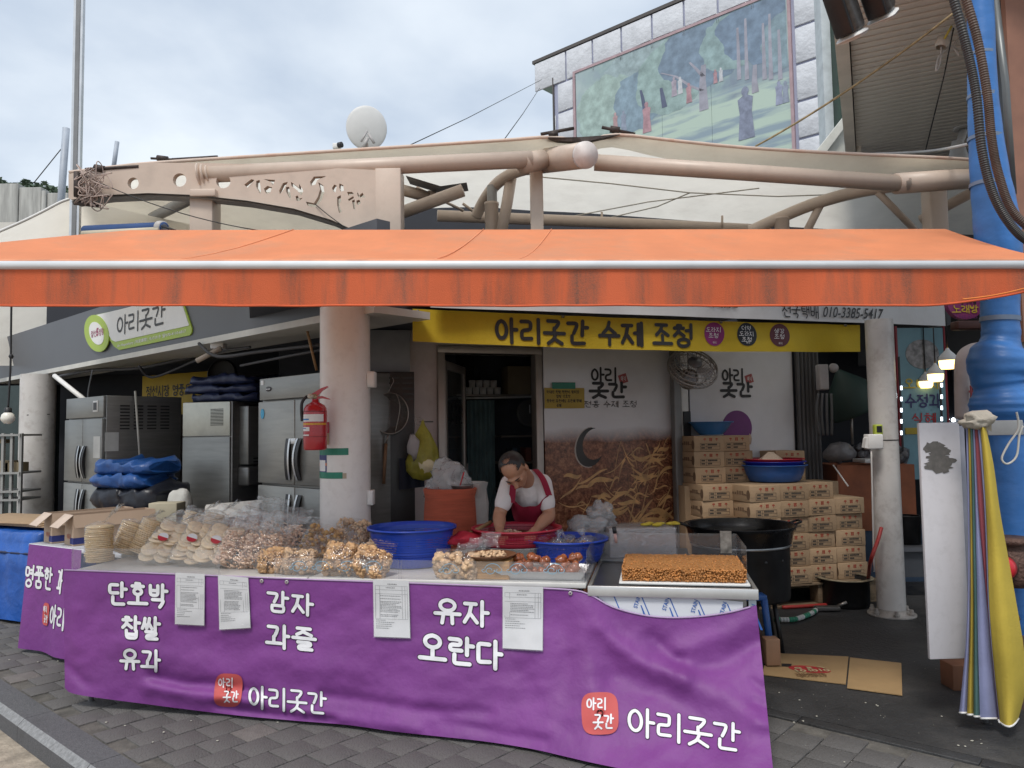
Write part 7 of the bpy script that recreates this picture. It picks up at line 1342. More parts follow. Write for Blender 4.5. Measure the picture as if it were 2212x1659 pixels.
# tarp covered table at the left edge
q = G(76, 1352); B3 = Fr(q.x, q.y, -24); zB = B3.px(60, 1150)[1]; bt = thing('covered_table', 'table wrapped in bright blue tarpaulin at the far-left edge', 'table', B3.at(-.5, .4, 0), -24)
def tsurf(x, y, z): n = noise.noise(Vector((x * 5, y * 5, z * 4))) * .035 + noise.noise(Vector((x * 13, y * 13, z * 11))) * .012; return x + n * .6, y - n, z + n * .4
rows = []
for i in range(51):
    x = -1.6 + 1.6 * i / 50; row = [tsurf(x, -.03, .03), tsurf(x, -.015, .3 * zB), tsurf(x, .0, .6 * zB), tsurf(x, -.01, .78 * zB), tsurf(x, .015, .80 * zB), tsurf(x, .0, .9 * zB), tsurf(x, .01, zB - .02), tsurf(x, .05, zB), tsurf(x, .4, zB + .01), tsurf(x, .8, zB)]; rows.append(row)
rows.append([(a[0] + .02, a[1] + .04, a[2]) for a in rows[-1]]); rows.append([(-.0 + .02, .8, a[2]) for a in rows[-1]])
mb = MB(B3); mb.sheet(rows); mb.out('blue_tarp', mat('tarp_bright', (.012, .085, .36), .35, var=.2, scale=6, bump=.5, bscale=12), bt); MB(B3).tube([(x / 10 * 1.6 - 1.6, -.02, .79 * zB - .015) for x in range(11)], .012, 6).out('tie_strap', mat('strap_navy', (.02, .03, .08), .6), bt)
MB(B3).box(-1.55, -.03, .08, .78, .0, zB - .06).out('table_core', M_dark, bt)
for k in range(3): MB(B3).cbox(-1.5 + .03 * k, -.06 - .05 * k, .1, .75, zB + .03 + k * .012, zB + .04 + k * .012, .002, M=Matrix.Rotation(R(k * 1.5 - 1), 4, 'Z')).out('flat_card', M_cart, label=['lowest flattened card on the blue covered table', 'middle flattened card on the blue covered table', 'topmost flattened card on the blue covered table'][k], cat='cardboard')
def open_carton(P, ang, l, w, h, label):
    F = Fr(P.x, P.y, ang, P.z); t = thing('open_carton', label, 'carton', P, ang); th = .005; M_in = mat('carton_tan', (.43, .32, .235), .8, var=.06)
    MB(F).box(0, l, -.0, th, .001, h).out('long_side', M_in, t); MB(F).box(0, l, w - th, w, .001, h).out('long_side', M_in, t); MB(F).box(0, th, th, w - th, .001, h).out('end_side', M_in, t); MB(F).box(l - th, l, th, w - th, .001, h).out('end_side', M_in, t); MB(F).box(th, l - th, th, w - th, .001, .006).out('bottom', M_in, t)
    T = Matrix.Translation((0, 0, h)) @ Matrix.Rotation(R(140), 4, 'Y'); mb = MB(F); mb.box(0, .14, .004, w - .004, -.004, 0, M=T @ Matrix.Translation((0, 0, 0))); mb.out('end_flap', mat('flap_pale', (.52, .42, .345), .8), t)
    mb = MB(F); mb.box(.0, l, -.1, 0, -.004, 0, M=Matrix.Translation((0, 0, h)) @ Matrix.Rotation(R(74), 4, 'X')); mb.out('side_flap', M_in, t)
    MB(F).box(-.001, -.0003, .0, .07, .012, .06).out('blue_print', mat('print_navy', (.02, .03, .16), .7), t); MB(F).box(0, .12, -.0015, -.0003, .012, .06).out('blue_print', mat('print_navy'), t)
    sf = lambda x, z, l_: F.at(-.001 - l_, w - x, z); letters('아리곳간', .06, .05, w - .05, .085, .12, sf, 'printed_word', mat('print_brick', (.4, .12, .08), .7), t, merge=True, seg=.006, lift=.001)
P = G(158, 1180, zT2 + .002); open_carton(P, 48, .62, .19, .235, 'open brown carton nearest the rice cracker stack'); P2 = P + Vector((-.26, .16, 0)); open_carton(P2, 48, .62, .19, .235, 'open brown carton behind and left of the nearer one')

# ================================================================== GOODS
M_clear = film('clear_bag', (1, 1, 1), gloss=.5, milk=.02, rough=.07, bump=.8, bscale=20); M_flap = film('bag_flap', (.97, .98, .98), gloss=1.3, milk=.09, rough=.08, bump=.9, bscale=26)
M_rice = mat('rice_cracker', (.86, .65, .37), .6, var=.12, scale=20, bump=.4, bscale=120); M_cook = mat('pale_cookie', (.88, .72, .5), .7, var=.16, scale=25, bump=.4, bscale=90)
M_puff = mat('pink_puff', (.88, .65, .48), .7, var=.3, scale=60); M_nug = mat('brown_nugget', (.52, .31, .12), .6, var=.25, scale=30); M_clu = mat('honey_cluster', (.64, .44, .27), .6, var=.3, scale=40, bump=.5, bscale=90); M_clu2 = mat('orange_cluster', (.62, .38, .19), .6, var=.3, scale=40, bump=.5, bscale=90)
def disc_mesh(r, h, m):
    mb = MB(); mb.lathe([(0, 0), (r * .85, 0), (r, h * .3), (r, h * .7), (r * .9, h), (0, h * .92)], 28, jit=lambda a, z: 1 + .02 * math.sin(3 * a)); o = mb.out('cracker', m, origin=(0, 0, 0)); d = o.data; bpy.data.objects.remove(o); return d
DR = disc_mesh(.088, .0125, M_rice); DC = disc_mesh(.058, .013, M_cook)
def stack_bag(u, v, n, lean, yaw, back, label, r=.088, tail=True):
    P = G(u, v, zT) + Vector((0, back, 0)); T = Matrix.Translation(P) @ Matrix.Rotation(R(yaw), 4, 'Z') @ Matrix.Rotation(R(lean), 4, 'Y') @ Matrix.Rotation(R(-8 if lean else 0), 4, 'X')
    if lean: T = T @ Matrix.Translation((r * .2, 0, .035))
    t = bpy.data.objects.new('rice_cracker_bag', None); COL.objects.link(t); t.matrix_world = T; WM[t] = T; tag(t, label, 'snack bag', 'bags of stacked rice crackers')
    for k in range(n): piece(DR, 'cracker', t, Matrix.Translation((random.uniform(-.004, .004), random.uniform(-.004, .004), .004 + k * .0132)) @ Matrix.Rotation(random.random() * 6, 4, 'Z') @ Matrix.Rotation(random.uniform(-.03, .03), 4, 'X'))
    H = n * .0132 + .006; mb = MB(T); mb.lathe([(.0, .001), (r * .95, .001), (r * 1.07, .01), (r * 1.075, H * .5), (r * 1.07, H), (r * .8, H + .012), (.02, H + .03)], 30, jit=lambda a, z: 1 + .012 * math.sin(9 * a + z * 40)); mb.out('film', M_clear, t)
    if tail:
        rows = []
        for i in range(9):
            s = i / 8; row = []
            for k in range(7): w = (.02 + .05 * s) * (k / 3 - 1); row.append((.03 + .10 * s + .01 * math.sin(k * 2 + i), w + .008 * math.sin(i * 2.2 + k), H + .025 + .11 * s + .012 * math.sin(k * 1.9 + i * 1.3)))
            rows.append(row)
        mb = MB(T); mb.sheet(rows); mb.out('twisted_tail', M_flap, t)
stack_bag(206, 1216, 18, 0, 10, .05, 'upright stack of round rice crackers in clear film at the left end'); stack_bag(240, 1209, 16, 20, 5, .10, 'leaning cracker stack next to the upright one'); stack_bag(276, 1210, 18, 24, 8, .10, 'second leaning cracker stack from the left'); stack_bag(322, 1206, 17, 26, 8, .08, 'third leaning cracker stack, behind the stickered cookie bags')
stack_bag(352, 1196, 18, 20, 0, .30, 'cracker stack in the back row with crinkled film top'); stack_bag(402, 1198, 17, 15, 0, .32, 'cracker stack in the back row right of the crinkled one')
def pillow(w, d, h, flat_top=.25, seed=0):     # point on a bag surface: a around, b up
    def f(a, b):
        fl = 1 - (max(0, b - (1 - flat_top)) / flat_top) ** 1.3 if flat_top else 1; bt = min(1, b / .12) ** .5 if b < .12 else 1
        c, s = math.cos(a), math.sin(a); x = w / 2 * math.copysign(abs(c) ** .7, c) * (.9 + .1 * bt) * (1 - .10 * (1 - fl)); y = d / 2 * math.copysign(abs(s) ** .8, s) * bt * max(.05, fl); n = noise.noise(Vector((x * 12 + seed, y * 12, b * 6 + seed))) * .012
        return Vector((x + n, y + n * 1.2, h * b))
    return f
def snack_bag(u, v, w, d, h, lean, yaw, back, kind, label, group, fill=.72, seed=0, sticker=False, roll=0, flap=None):
    P = G(u, v, zT) + Vector((0, back, 0)); w *= 1.12; h *= 1.14; T = Matrix.Translation(P) @ Matrix.Rotation(R(yaw), 4, 'Z') @ Matrix.Rotation(R(roll), 4, 'Y') @ Matrix.Rotation(R(lean), 4, 'X') @ Matrix.Translation((0, 0, .01))
    t = bpy.data.objects.new('snack_bag', None); COL.objects.link(t); t.matrix_world = T; WM[t] = T; tag(t, label, 'snack bag', group); f = pillow(w, d, h, .3, seed); rnd = random.Random(seed)
    mb = MB(T); mb.sheet([[f(2 * math.pi * i / 28, k / 14) for k in range(15)] for i in range(29)]); mb.out('film', M_clear, t)
    if flap:
        fl, fx = flap; rows = []
        for i in range(13):
            s = i / 12; rows.append([(w * .92 * (k / 10 - .5) + fx * s + .006 * math.sin(k * 1.7 + i), .01 * math.sin(k * 1.3 + i * .9) + .012 * math.sin(i * 1.7) + .02 * s, h * .97 + fl * s + .008 * math.sin(k * 2.3)) for k in range(11)])
        mb = MB(T); mb.sheet(rows); mb.out('sealed_top', M_flap, t)
    mb = MB(T)
    if kind == 'cookie':
        for k in range(14):
            b = .04 + fill * (k / 14); c = Vector(((k % 2 - .5) * w * .40 + rnd.uniform(-.01, .01), rnd.uniform(-.3, .3) * d * .4 - d * .1, h * b + .03)); M = Matrix.Translation(c) @ Matrix.Rotation(R(rnd.uniform(40, 75)), 4, 'X') @ Matrix.Rotation(R(rnd.uniform(-14, 14)), 4, 'Y'); piece(DC, 'cookie', t, M)
    else:
        n, sz, m_ = {'puff': (330, .0115, M_puff), 'nugget': (120, .018, M_nug), 'cluster': (70, .021, M_clu), 'ocluster': (70, .021, M_clu2)}[kind]
        for k in range(n):
            a = rnd.random() * 2 * math.pi; b = .03 + fill * rnd.random(); rr = rnd.random() ** .28; q = f(a, b); q = Vector((q.x * rr * (.8 if 'cluster' in kind else .92), q.y * rr * (.72 if 'cluster' in kind else .9), q.z)); s = sz * rnd.uniform(.7, 1.25)
            M = Matrix.Rotation(rnd.random() * 6, 3, 'Z') @ Matrix.Rotation(rnd.random() * 6, 3, 'X')
            mb.blob(q, (s * (1.7 if kind == 'puff' else 1.15), s * (.55 if kind == 'puff' else .9), s * (.6 if kind == 'puff' else .85)), k + seed, .7 if 'cluster' in kind else .35, M, sub=2 if 'cluster' in kind else 1)
        if 'cluster' in kind:
            for k in range(420): a = rnd.random() * 2 * math.pi; b = .03 + fill * rnd.random(); q = f(a, b); mb.blob(Vector((q.x * .92, q.y * .9, q.z)), rnd.uniform(.005, .010), k, .4)
        mb.out({'puff': 'puffed_rice', 'nugget': 'nuggets', 'cluster': 'clusters', 'ocluster': 'clusters'}[kind], m_, t, kind='stuff')
    if sticker:
        rows = []
        for nm, lo, hi, m_ in (('label_upper', 0, 1, M_sgw), ('label_lower', -1, 0, mat('label_red', (.5, .02, .04), .4))):
            mb = MB(T); rows = []
            for i in range(13):
                a = math.pi * i / 12 * (1 if lo == 0 else -1); rows.append([(-.012 + q * .035 * math.cos(a), -d / 2 - .012, h * .52 + q * .03 * math.sin(a)) for q in (0, 1)])
            mb.sheet(rows); mb.out(nm, m_, t)
G1 = 'bags of cookies'; G2 = 'bags of puffed rice'; G3 = 'bags of clusters'
snack_bag(325, 1222, .20, .09, .30, -38, -4, .0, 'cookie', 'cookie bag with red and white label, leftmost of the three labelled', G1, .78, 1, True, 18, (.16, .10)); snack_bag(388, 1225, .20, .09, .30, -38, -4, .0, 'cookie', 'cookie bag with red and white label, middle of the three labelled', G1, .78, 2, True, 18, (.18, .12)); snack_bag(442, 1228, .20, .09, .29, -38, -4, .0, 'cookie', 'cookie bag with red and white label, rightmost of the three labelled', G1, .78, 3, True, 18, (.18, .12))
snack_bag(492, 1230, .22, .13, .25, -32, -6, .0, 'puff', 'pinkish puffed rice bag in the front row, left one', G2, .8, 11, False, 12, (.16, .1)); snack_bag(548, 1232, .22, .13, .24, -32, -6, .02, 'puff', 'pinkish puffed rice bag in the front row, right one', G2, .8, 12, False, 10, (.15, .12)); snack_bag(556, 1215, .24, .14, .24, -30, -6, .27, 'puff', 'pinkish puffed rice bag in the back row, left one', G2, .82, 13, False, 8, (.12, .08)); snack_bag(622, 1215, .22, .13, .21, -30, -6, .27, 'puff', 'pinkish puffed rice bag in the back row, right one', G2, .82, 14, False, 6, (.07, .06)); snack_bag(480, 1210, .24, .14, .27, -30, -6, .33, 'puff', 'puffed rice bag farthest back beneath the clear flaps', G2, .7, 15, False, 8, (.16, .12))
snack_bag(588, 1240, .19, .12, .15, -30, -8, -.0, 'ocluster', 'flat bag of orange clusters behind the left floral guard', G3, .8, 21); snack_bag(640, 1243, .20, .12, .15, -30, -8, .0, 'cluster', 'dull bag of pale clusters at the front of the floral guard', G3, .8, 22); snack_bag(664, 1222, .24, .13, .24, -34, -8, .12, 'nugget', 'bag of smooth brown nuggets above the floral guard', G3, .85, 23, False, 14); snack_bag(722, 1246, .17, .13, .19, -26, -8, .0, 'ocluster', 'bag of bright orange clusters in the middle of the floral guard', G3, .85, 24, False, 8); snack_bag(728, 1222, .22, .13, .25, -26, -8, .22, 'cluster', 'bag of nut clusters behind the bright orange ones', G3, .9, 25, False, 8); snack_bag(678, 1212, .2, .13, .26, -26, -8, .32, 'cluster', 'bag of pinkish clusters at the back before the thick column', G3, .9, 26, False, 8); snack_bag(786, 1249, .2, .13, .17, -34, -8, .0, 'ocluster', 'rightmost cluster bag, next to the big blue basket', G3, .85, 27, False, 20); snack_bag(800, 1238, .18, .12, .16, -30, -8, .16, 'cluster', 'small cluster bag tucked between others and the big blue basket', G3, .85, 28, False, 10)
# acrylic guards
M_acr = film('acrylic', (.96, .96, .97), gloss=.15, milk=.05, rough=.06, bump=.05, bscale=3)
def guard(u0, u1, v0, v1, y, label, swirl=(), side=None):
    x0, x1 = TF.px(u0, v1, y)[0], TF.px(u1, v1, y)[0]; h = TF.px((u0 + u1) / 2, v0, y)[1] - zT; t = thing('acrylic_guard', label, 'guard', TF.at((x0 + x1) / 2, y, zT), -10.5)
    MB(TF).box(x0, x1, y - .0015, y + .0015, zT + .001, zT + h).out('front_pane', M_acr, t); MB(TF).box(x0 - .002, x1 + .002, y - .003, y + .003, zT + h, zT + h + .003).out('top_edge', M_acr, t)
    if side: MB(TF).box(x1 - .0015, x1 + .0015, y + .002, y + .5, zT + .001, zT + h).out('side_pane', M_acr, t)
    for x in (x0, x1): MB(TF).box(x - .004, x + .004, y - .004, y + .004, zT + .001, zT + h).out('corner_edge', M_acr, t)
    for u in swirl:
        cx_, cz_ = TF.px(u, v0 + 18, y); mb = MB(TF)
        for s, r0, r1, a0, a1 in ((0, .012, .03, 0, 6.5), (.02, .045, .05, .4, 2.9), (.05, .01, .022, 2, 7), (-.035, .006, .015, 1, 6)):
            P_ = [(cx_ + s + (r0 + (r1 - r0) * i / 16) * math.cos(a0 + (a1 - a0) * i / 16), cz_ + (r0 + (r1 - r0) * i / 16) * math.sin(a0 + (a1 - a0) * i / 16) * .8) for i in range(17)]
            mb.sheet([[(a, y - .0022, b - .0016), (a, y - .0022, b + .0016)] for a, b in P_]); mb.sheet([[(a - .0016, y - .0024, b), (a + .0016, y - .0024, b)] for a, b in P_])
        mb.out('swirl_decal', mat('decal_blue', (.25, .48, .62), .5), t)
guard(156, 474, 1187, 1226, .012, 'plain clear acrylic guard at the left stall end'); guard(594, 862, 1208, 1246, .012, 'clear acrylic guard with blue swirls before the cluster bags', (640, 690, 745, 800)); guard(866, 1262, 1214, 1258, .012, 'clear acrylic guard with blue swirls before the tray and wooden box', (965, 1058, 1112, 1192), True)
# baskets
def basket(name, c, r, h, col, mname, label, rb=.8, nv=14):
    m = mat(mname, col, .35, var=.05); hm = meshmat(mname + '_mesh', col, 170, nv, .28, .9); t = thing(name, label, 'basket', c); T = Matrix.Translation(Vector(c))
    MB().lathe([(0, .003), (r * rb, .003)], 48, T).out('base', m, t); MB().lathe([(r * rb, .003), (r * (rb + .03), .012), (r * (rb + (1 - rb) * .5), h * .45), (r * .97, h * .9)], 64, T).out('mesh_wall', hm, t); MB().lathe([(r * .968, h * .88), (r * .98, h * .95), (r * 1.04, h), (r * 1.05, h - .012), (r * 1.045, h + .006), (r * .985, h + .004), (r * .96, h * .9)], 64, T).out('rim', m, t); MB().lathe([(r * (rb + (1 - rb) * .42), h * .36), (r * (rb + (1 - rb) * .47) + .004, h * .38), (r * (rb + (1 - rb) * .5), h * .4)], 64, T).out('hoop', m, t); return t
c = G(887, 1222, zT); c.y += .02; basket('blue_basket', c + Vector((0, .06, .002)), .275, W(887, 1146, c.y).z - zT + .015, (.012, .055, .42), 'basket_blue', 'empty large blue plastic basket in the middle of the table', .82)
c = G(1228, 1222, zT) ; basket('blue_basket', c + Vector((0, .18, .002)), .262, .145, (.012, .05, .40), 'basket_blue', 'blue plastic basket holding wrapped sweets near the steel cart', .8)
q2_ = c + Vector((0, .18, .11))
for k, (dx_, dy_, s) in enumerate(((-.15, -.05, .06), (-.06, -.09, .06), (.12, -.05, .07), (.02, .02, .05))):
    mb = MB(); mb.lathe([(0, -.03), (s, -.02), (s * 1.05, .02), (s * .6, .05), (s * .15, .055), (s * .4, .1)], 14, Matrix.Translation(q2_ + Vector((dx_, dy_, .0))) @ Matrix.Rotation(R(25 - 20 * k), 4, 'Y'), jit=lambda a, z: 1 + .2 * math.sin(4 * a + z * 30)); t = thing('wrapped_sweet', ['clear twisted bag at the left rim of the sweets basket', 'clear bag of peanut brittle in the sweets basket', 'rightmost clear bag in the sweets basket', 'small clear bag at the back of the sweets basket'][k], 'snack bag', q2_ + Vector((dx_, dy_, -.03))); mb.out('film', M_flap, t)
    mb = MB(); rnd = random.Random(k)
    for j in range(22): mb.blob(q2_ + Vector((dx_ + rnd.uniform(-.04, .04), dy_ + rnd.uniform(-.03, .03), rnd.uniform(-.02, .02))), .010, j, .3)
    mb.out('peanut_brittle', mat('brittle', (.42, .19, .06), .5, var=.3), t, kind='stuff')
# wooden plates, box, pink basket, tray of candied pastries
M_wood = mat('dish_wood', (.15, .065, .028), .5, var=.3, scale=6, stretch=(1, 6, 1)); M_pine = mat('pine', (.52, .29, .11), .5, var=.25, scale=5, stretch=(1, 1, 14))
def plate_(c, r, label, crumbs, seed):
    t = thing('wooden_plate', label, 'plate', c); T = Matrix.Translation(Vector(c)); MB().lathe([(0, .001), (r * .75, .001), (r, .022), (r * 1.01, .026), (r * .97, .026), (r * .7, .009), (0, .008)], 40, T).out('dish', M_wood, t); rnd = random.Random(seed); mb = MB()
    for k in range(crumbs): a = rnd.random() * 6.28; d = r * .6 * rnd.random() ** .6; mb.blob(Vector(c) + Vector((d * math.cos(a), d * math.sin(a) * .8, .014 + .035 * (1 - d / r) * rnd.random())), (rnd.uniform(.008, .02), .010, .008), k, .6, Matrix.Rotation(rnd.random() * 6, 3, 'Z'))
    o = mb.out('snack_sample', M_clu if seed % 2 else M_puff, None, kind=None, label='heap of broken snack pieces on ' + ('the front wooden plate' if seed == 3 else 'the rear wooden plate'), cat='snack')
    return t
c = G(1102, 1215, zT); c.y += .28; basket('pink_basket', c + Vector((0, 0, .002)), .155, .125, (.62, .06, .2), 'basket_pink', 'pink plastic basket under the rear wooden plate', .8, 10); plate_(c + Vector((0, -.01, .135)), .125, 'wooden plate with snack crumbs on the pink basket', 40, 2)
bx0, bz0, bx1, bz1 = pxbox(TF, 1028, 1216, 1100, 1256, .05); wbx = thing('wooden_box', 'pine wood box behind the acrylic guard', 'box', TF.at((bx0 + bx1) / 2, .15, zT), -10.5); bh = .105
MB(TF).cbox(bx0, bx1, .05, .25, zT + .001, zT + bh, .003).out('carcass', M_pine, wbx)
for k in range(3): MB(TF).box(bx0 + .005, bx1 - .005, .0465, .0495, zT + .005 + k * .034, zT + .035 + k * .034).out('slat', M_pine, wbx)
plate_(TF.at((bx0 + bx1) / 2 - .03, .14, zT + bh + .002), .15, 'wooden plate of snack pieces on the pine box', 75, 3)
def cluster_block(u, v, y, s, label, seed):
    q = TF.px(u, v, y); t = thing('snack_bag', label, 'snack bag', TF.at(q[0], y, zT), -10.5, G3); f = pillow(s, .12, .16, .25, seed); T = TF.T @ Matrix.Translation((q[0], y, zT + .004)); mb = MB(T); mb.sheet([[f(2 * math.pi * i / 24, k / 10) for k in range(11)] for i in range(25)]); mb.out('film', M_clear, t); rnd = random.Random(seed); mb = MB(T)
    for k in range(60): q_ = f(rnd.random() * 6.28, .05 + .8 * rnd.random()); mb.blob(q_ * .9, rnd.uniform(.015, .03), k, .7, sub=2)
    mb.out('clusters', M_clu, t, kind='stuff')
cluster_block(967, 1245, .10, .13, 'bag of honey clusters left of the pine box, left one', 41); cluster_block(1008, 1247, .08, .12, 'bag of honey clusters left of the pine box, right one', 42)
rows = [] ; mb = MB()
for k in range(3):
    c = W(1058 - k * 26, 1182 + k * 12, 4.75); mb = MB(); mb.sheet([[c + Vector((.02 * j + .012 * math.sin(i + j), .012 * math.sin(i * 1.7 + j * 2 + k), .018 * i + .006 * math.sin(j * 2))) for i in range(6)] for j in range(-3, 4)]); mb.out('clear_wrapper', M_flap, label=['crumpled clear wrapper standing before the pink basket', 'crumpled clear wrapper left of the front wooden plate', 'crumpled clear wrapper above the honey clusters'][k], cat='wrapper')
tx0, tx1 = TF.px(1085, 1255, .06)[0], TF.px(1262, 1260, .06)[0]; tr = thing('white_tray', 'white ceramic tray of candied pastries behind the acrylic guard', 'tray', TF.at((tx0 + tx1) / 2, .15, zT), -10.5); mb = MB(TF); w_, d_ = .02, .02; b0 = [(tx0 + .04, .07), (tx1 - .02, .07), (tx1 - .02, .27), (tx0 + .04, .27)]; t0 = [(tx0 - .045, .022), (tx1 + .012, .022), (tx1 + .012, .30), (tx0 - .045, .30)]
mb.add([(x, y, zT + .002) for x, y in b0] + [(x, y, zT + .055) for x, y in t0] + [(x, y, zT + .008) for x, y in b0], [(0, 1, 2, 3), (0, 4, 5, 1), (1, 5, 6, 2), (2, 6, 7, 3), (3, 7, 4, 0), (8, 9, 5, 4), (9, 10, 6, 5), (10, 11, 7, 6), (11, 8, 4, 7), (8, 11, 10, 9)]); mb.out('dish', mat('ceramic', (.70, .70, .69), .15, var=.03), tr)
M_cand = mat('candied', (.30, .085, .03), .22, var=.4, scale=14, bump=.5, bscale=30, coat=.6); rnd = random.Random(5)
for r_ in range(2):
    for k in range(5):
        x = tx0 + .08 + k * .078; q = TF.at(x, .11 + r_ * .11, zT + .055 + r_ * .03); t = thing('candied_pastry', f'glossy brown candied pastry, {["first", "second", "third", "fourth", "fifth"][k]} from left in the {["front", "rear"][r_]} row', 'pastry', q - Vector((0, 0, .05)), -10.5, 'candied pastries on the white tray'); mb = MB()
        for j in range(7): mb.blob(q + Vector((rnd.uniform(-.026, .026), rnd.uniform(-.03, .03), rnd.uniform(-.03, .025))), rnd.uniform(.018, .03), j + k * 9, .35, sub=2)
        mb.out('pastry', M_cand, t)
# slab of peanut brittle on the cart
s0, s1 = TF.px(1345, 1250, .12)[0], TF.px(1612, 1262, .12)[0]; zS = zN - .01; sl_ = thing('brittle_slab', 'big golden slab of puffed grain brittle on the steel cart', 'brittle', TF.at((s0 + s1) / 2, .35, zS + .014), -10.5)
hS = .085; rows = []; M_slab = mat('slab_gold', (.46, .205, .06), .45, var=.35, scale=70, bump=.9, bscale=110); M_grain = mat('slab_grain', (.44, .185, .05), .4, var=.4, scale=35)
for i in range(61):
    x = s0 + .01 + (s1 - s0 - .02) * i / 60; rows.append([(x + .006 * noise.noise(Vector((k, i, 2))), .125 + .50 * k / 40, zS + hS + .006 * noise.noise(Vector((i * .5, k * .5, 0))) + .004 * noise.noise(Vector((i * 1.7, k * 1.7, 4)))) for k in range(41)])
mb = MB(TF); mb.sheet(rows); mb.box(s0 + .008, s1 - .008, .124, .626, zS + .016, zS + hS - .002); mb.out('slab_core', M_slab, sl_); rnd = random.Random(9); mb = MB(TF)
for k in range(1000): mb.blob((rnd.uniform(s0, s1), .118 + rnd.uniform(-.006, .008), rnd.uniform(zS + .02, zS + hS)), rnd.uniform(.0045, .0075), k, .25)
for k in range(420): mb.blob((s1 + rnd.uniform(-.012, .002), rnd.uniform(.12, .62), rnd.uniform(zS + .02, zS + hS)), rnd.uniform(.0045, .0075), k, .25)
for k in range(300): mb.blob((s0 + rnd.uniform(-.002, .008), rnd.uniform(.12, .62), rnd.uniform(zS + .02, zS + hS)), rnd.uniform(.0045, .0075), k, .25)
for k in range(260): mb.blob((rnd.uniform(s0, s1), rnd.uniform(.12, .62), zS + hS + rnd.uniform(-.003, .004)), rnd.uniform(.0035, .006), k, .3)
mb.out('grains', M_grain, sl_, kind='stuff'); MB(TF).cbox(s0 - .02, s1 + .02, .09, .66, zS - .0, zS + .014, .004).out('cutting_board', mat('board_white', (.72, .72, .70), .4, var=.03), label='white cutting board under the golden brittle slab', cat='board')
gx0, gx1 = TF.px(1268, 1250, .03)[0], TF.px(1638, 1280, .03)[0]; sd = thing('sneeze_guard', 'tall clear acrylic shield around the brittle slab on the cart', 'guard', TF.at((gx0 + gx1) / 2, .4, zN), -10.5); hh = TF.px(1480, 1152, .80)[1] - zN
MB(TF).box(gx0, gx1 - .03, .80, .803, zN + .001, zN + hh).out('rear_pane', M_acr, sd); MB(TF).box(gx1 - .033, gx1 - .03, .25, .80, zN + .001, zN + hh).out('side_pane', M_acr, sd); MB(TF).box(gx0, gx0 + .003, .02, .80, zN + .001, zN + hh).out('side_pane', M_acr, sd)
MB(TF).box(gx1 - .13, gx1 - .06, .797, .7995, zN + .06, zN + .2).out('tape_remnant', mat('tape_remnant', (.30, .27, .23), .7, var=.6, scale=18), sd)
# back table, red basket, wrapped carton, grey bag
bk = thing('work_table', 'dark work table behind the stall carrying baskets', 'table', TF.at(3, 1.2, 0), -10.5); zW = .80
MB(TF).cbox(1.9, 3.9, .95, 1.5, zW - .03, zW, .006).out('table_top', mat('work_top', (.12, .12, .12), .4, .5), bk)
for x in (1.95, 3.85):
    for y in (1.0, 1.45): MB(TF).tube([(x, y, 0), (x, y, zW - .03)], .02, 8).out('leg', M_alu, bk)
rc = W(1116, 1141, 5.12); zr_ = rc.z; basket('red_basket', (rc.x, rc.y, zr_ - .1), .285, .105, (.42, .02, .045), 'basket_red', 'shallow red plastic basket the man works in', .86, 8)
MB().lathe([(0, zW + .002), (.2, zW + .002), (.26, zr_ - .1), (.275, zr_ - .095), (.255, zr_ - .105), (0, zr_ - .11)], 44, Matrix.Translation((rc.x, rc.y, 0))).out('steel_basin', mat('basin_steel', (.5, .5, .5), .25, .8), label='steel basin beneath the red basket', cat='basin')
MB().tube([W(975, 1175, 4.95), W(1060, 1128, 5.25)], .013, 10).out('wooden_stick', mat('stick_pale', (.34, .22, .11), .6), label='round wooden stick lying beside the red basket', cat='stick')
mb = MB(); q = W(1010, 1165, 5.0); mb.blob(q, (.12, .1, .05), 5, .4, sub=3); mb.out('red_cloth', mat('red_cloth', (.4, .01, .03), .6, bump=.3), label='crumpled red cloth left of the red basket', cat='cloth')
wc = thing('wrapped_carton', 'carton wrapped in clear plastic behind the acrylic shield', 'carton', W(1390, 1190, 5.4)); F5 = Fr(W(1318, 1180, 5.3).x, 5.3, 4); x1 = F5.px(1460, 1160)[0]; MB(F5).cbox(0, x1, 0, .3, .55, F5.px(1390, 1142)[1], .006).out('box', mat('carton_mauve', (.36, .31, .29), .6, var=.1), wc); MB(F5).cbox(-.01, x1 + .01, -.01, .31, .56, F5.px(1390, 1139)[1], .015).out('film', M_flap, wc)
mb = MB(F5)
for k in range(9): mb.blob((.38 + random.uniform(-.12, .12), .1 + random.uniform(-.05, .05), F5.px(1390, 1139)[1] + .008), (.04, .025, .012), k, .5)
mb.out('yellow_packets', mat('packet_yellow', (.62, .48, .04), .5), wc)
gbag = thing('grey_bag', 'bulging translucent grey plastic bag behind the sweets basket', 'plastic bag', W(1275, 1160, 5.5)); q = W(1272, 1128, 5.5); M_gb = film('bag_grey', (.8, .79, .78), gloss=.7, milk=.26, rough=.16, bump=1, bscale=16)
mb = MB(); mb.blob(q + Vector((0, 0, -.07)), (.16, .11, .13), 3, .45, sub=4, cr=.2); mb.blob(q + Vector((.09, .02, .03)), (.10, .07, .10), 9, .5, sub=4, cr=.28); mb.out('film', M_gb, gbag)
mk = thing('marker_pen', 'dark marker pen standing by the acrylic shield', 'pen', W(1330, 1165, 4.95)); MB().tube([W(1331, 1172, 4.95), W(1328, 1150, 4.95)], .010, 10).out('barrel', mat('pen_pink', (.5, .3, .27), .5), mk); MB().tube([W(1328.5, 1152, 4.95), W(1326, 1138, 4.95)], .013, 10).out('cap', M_black, mk)
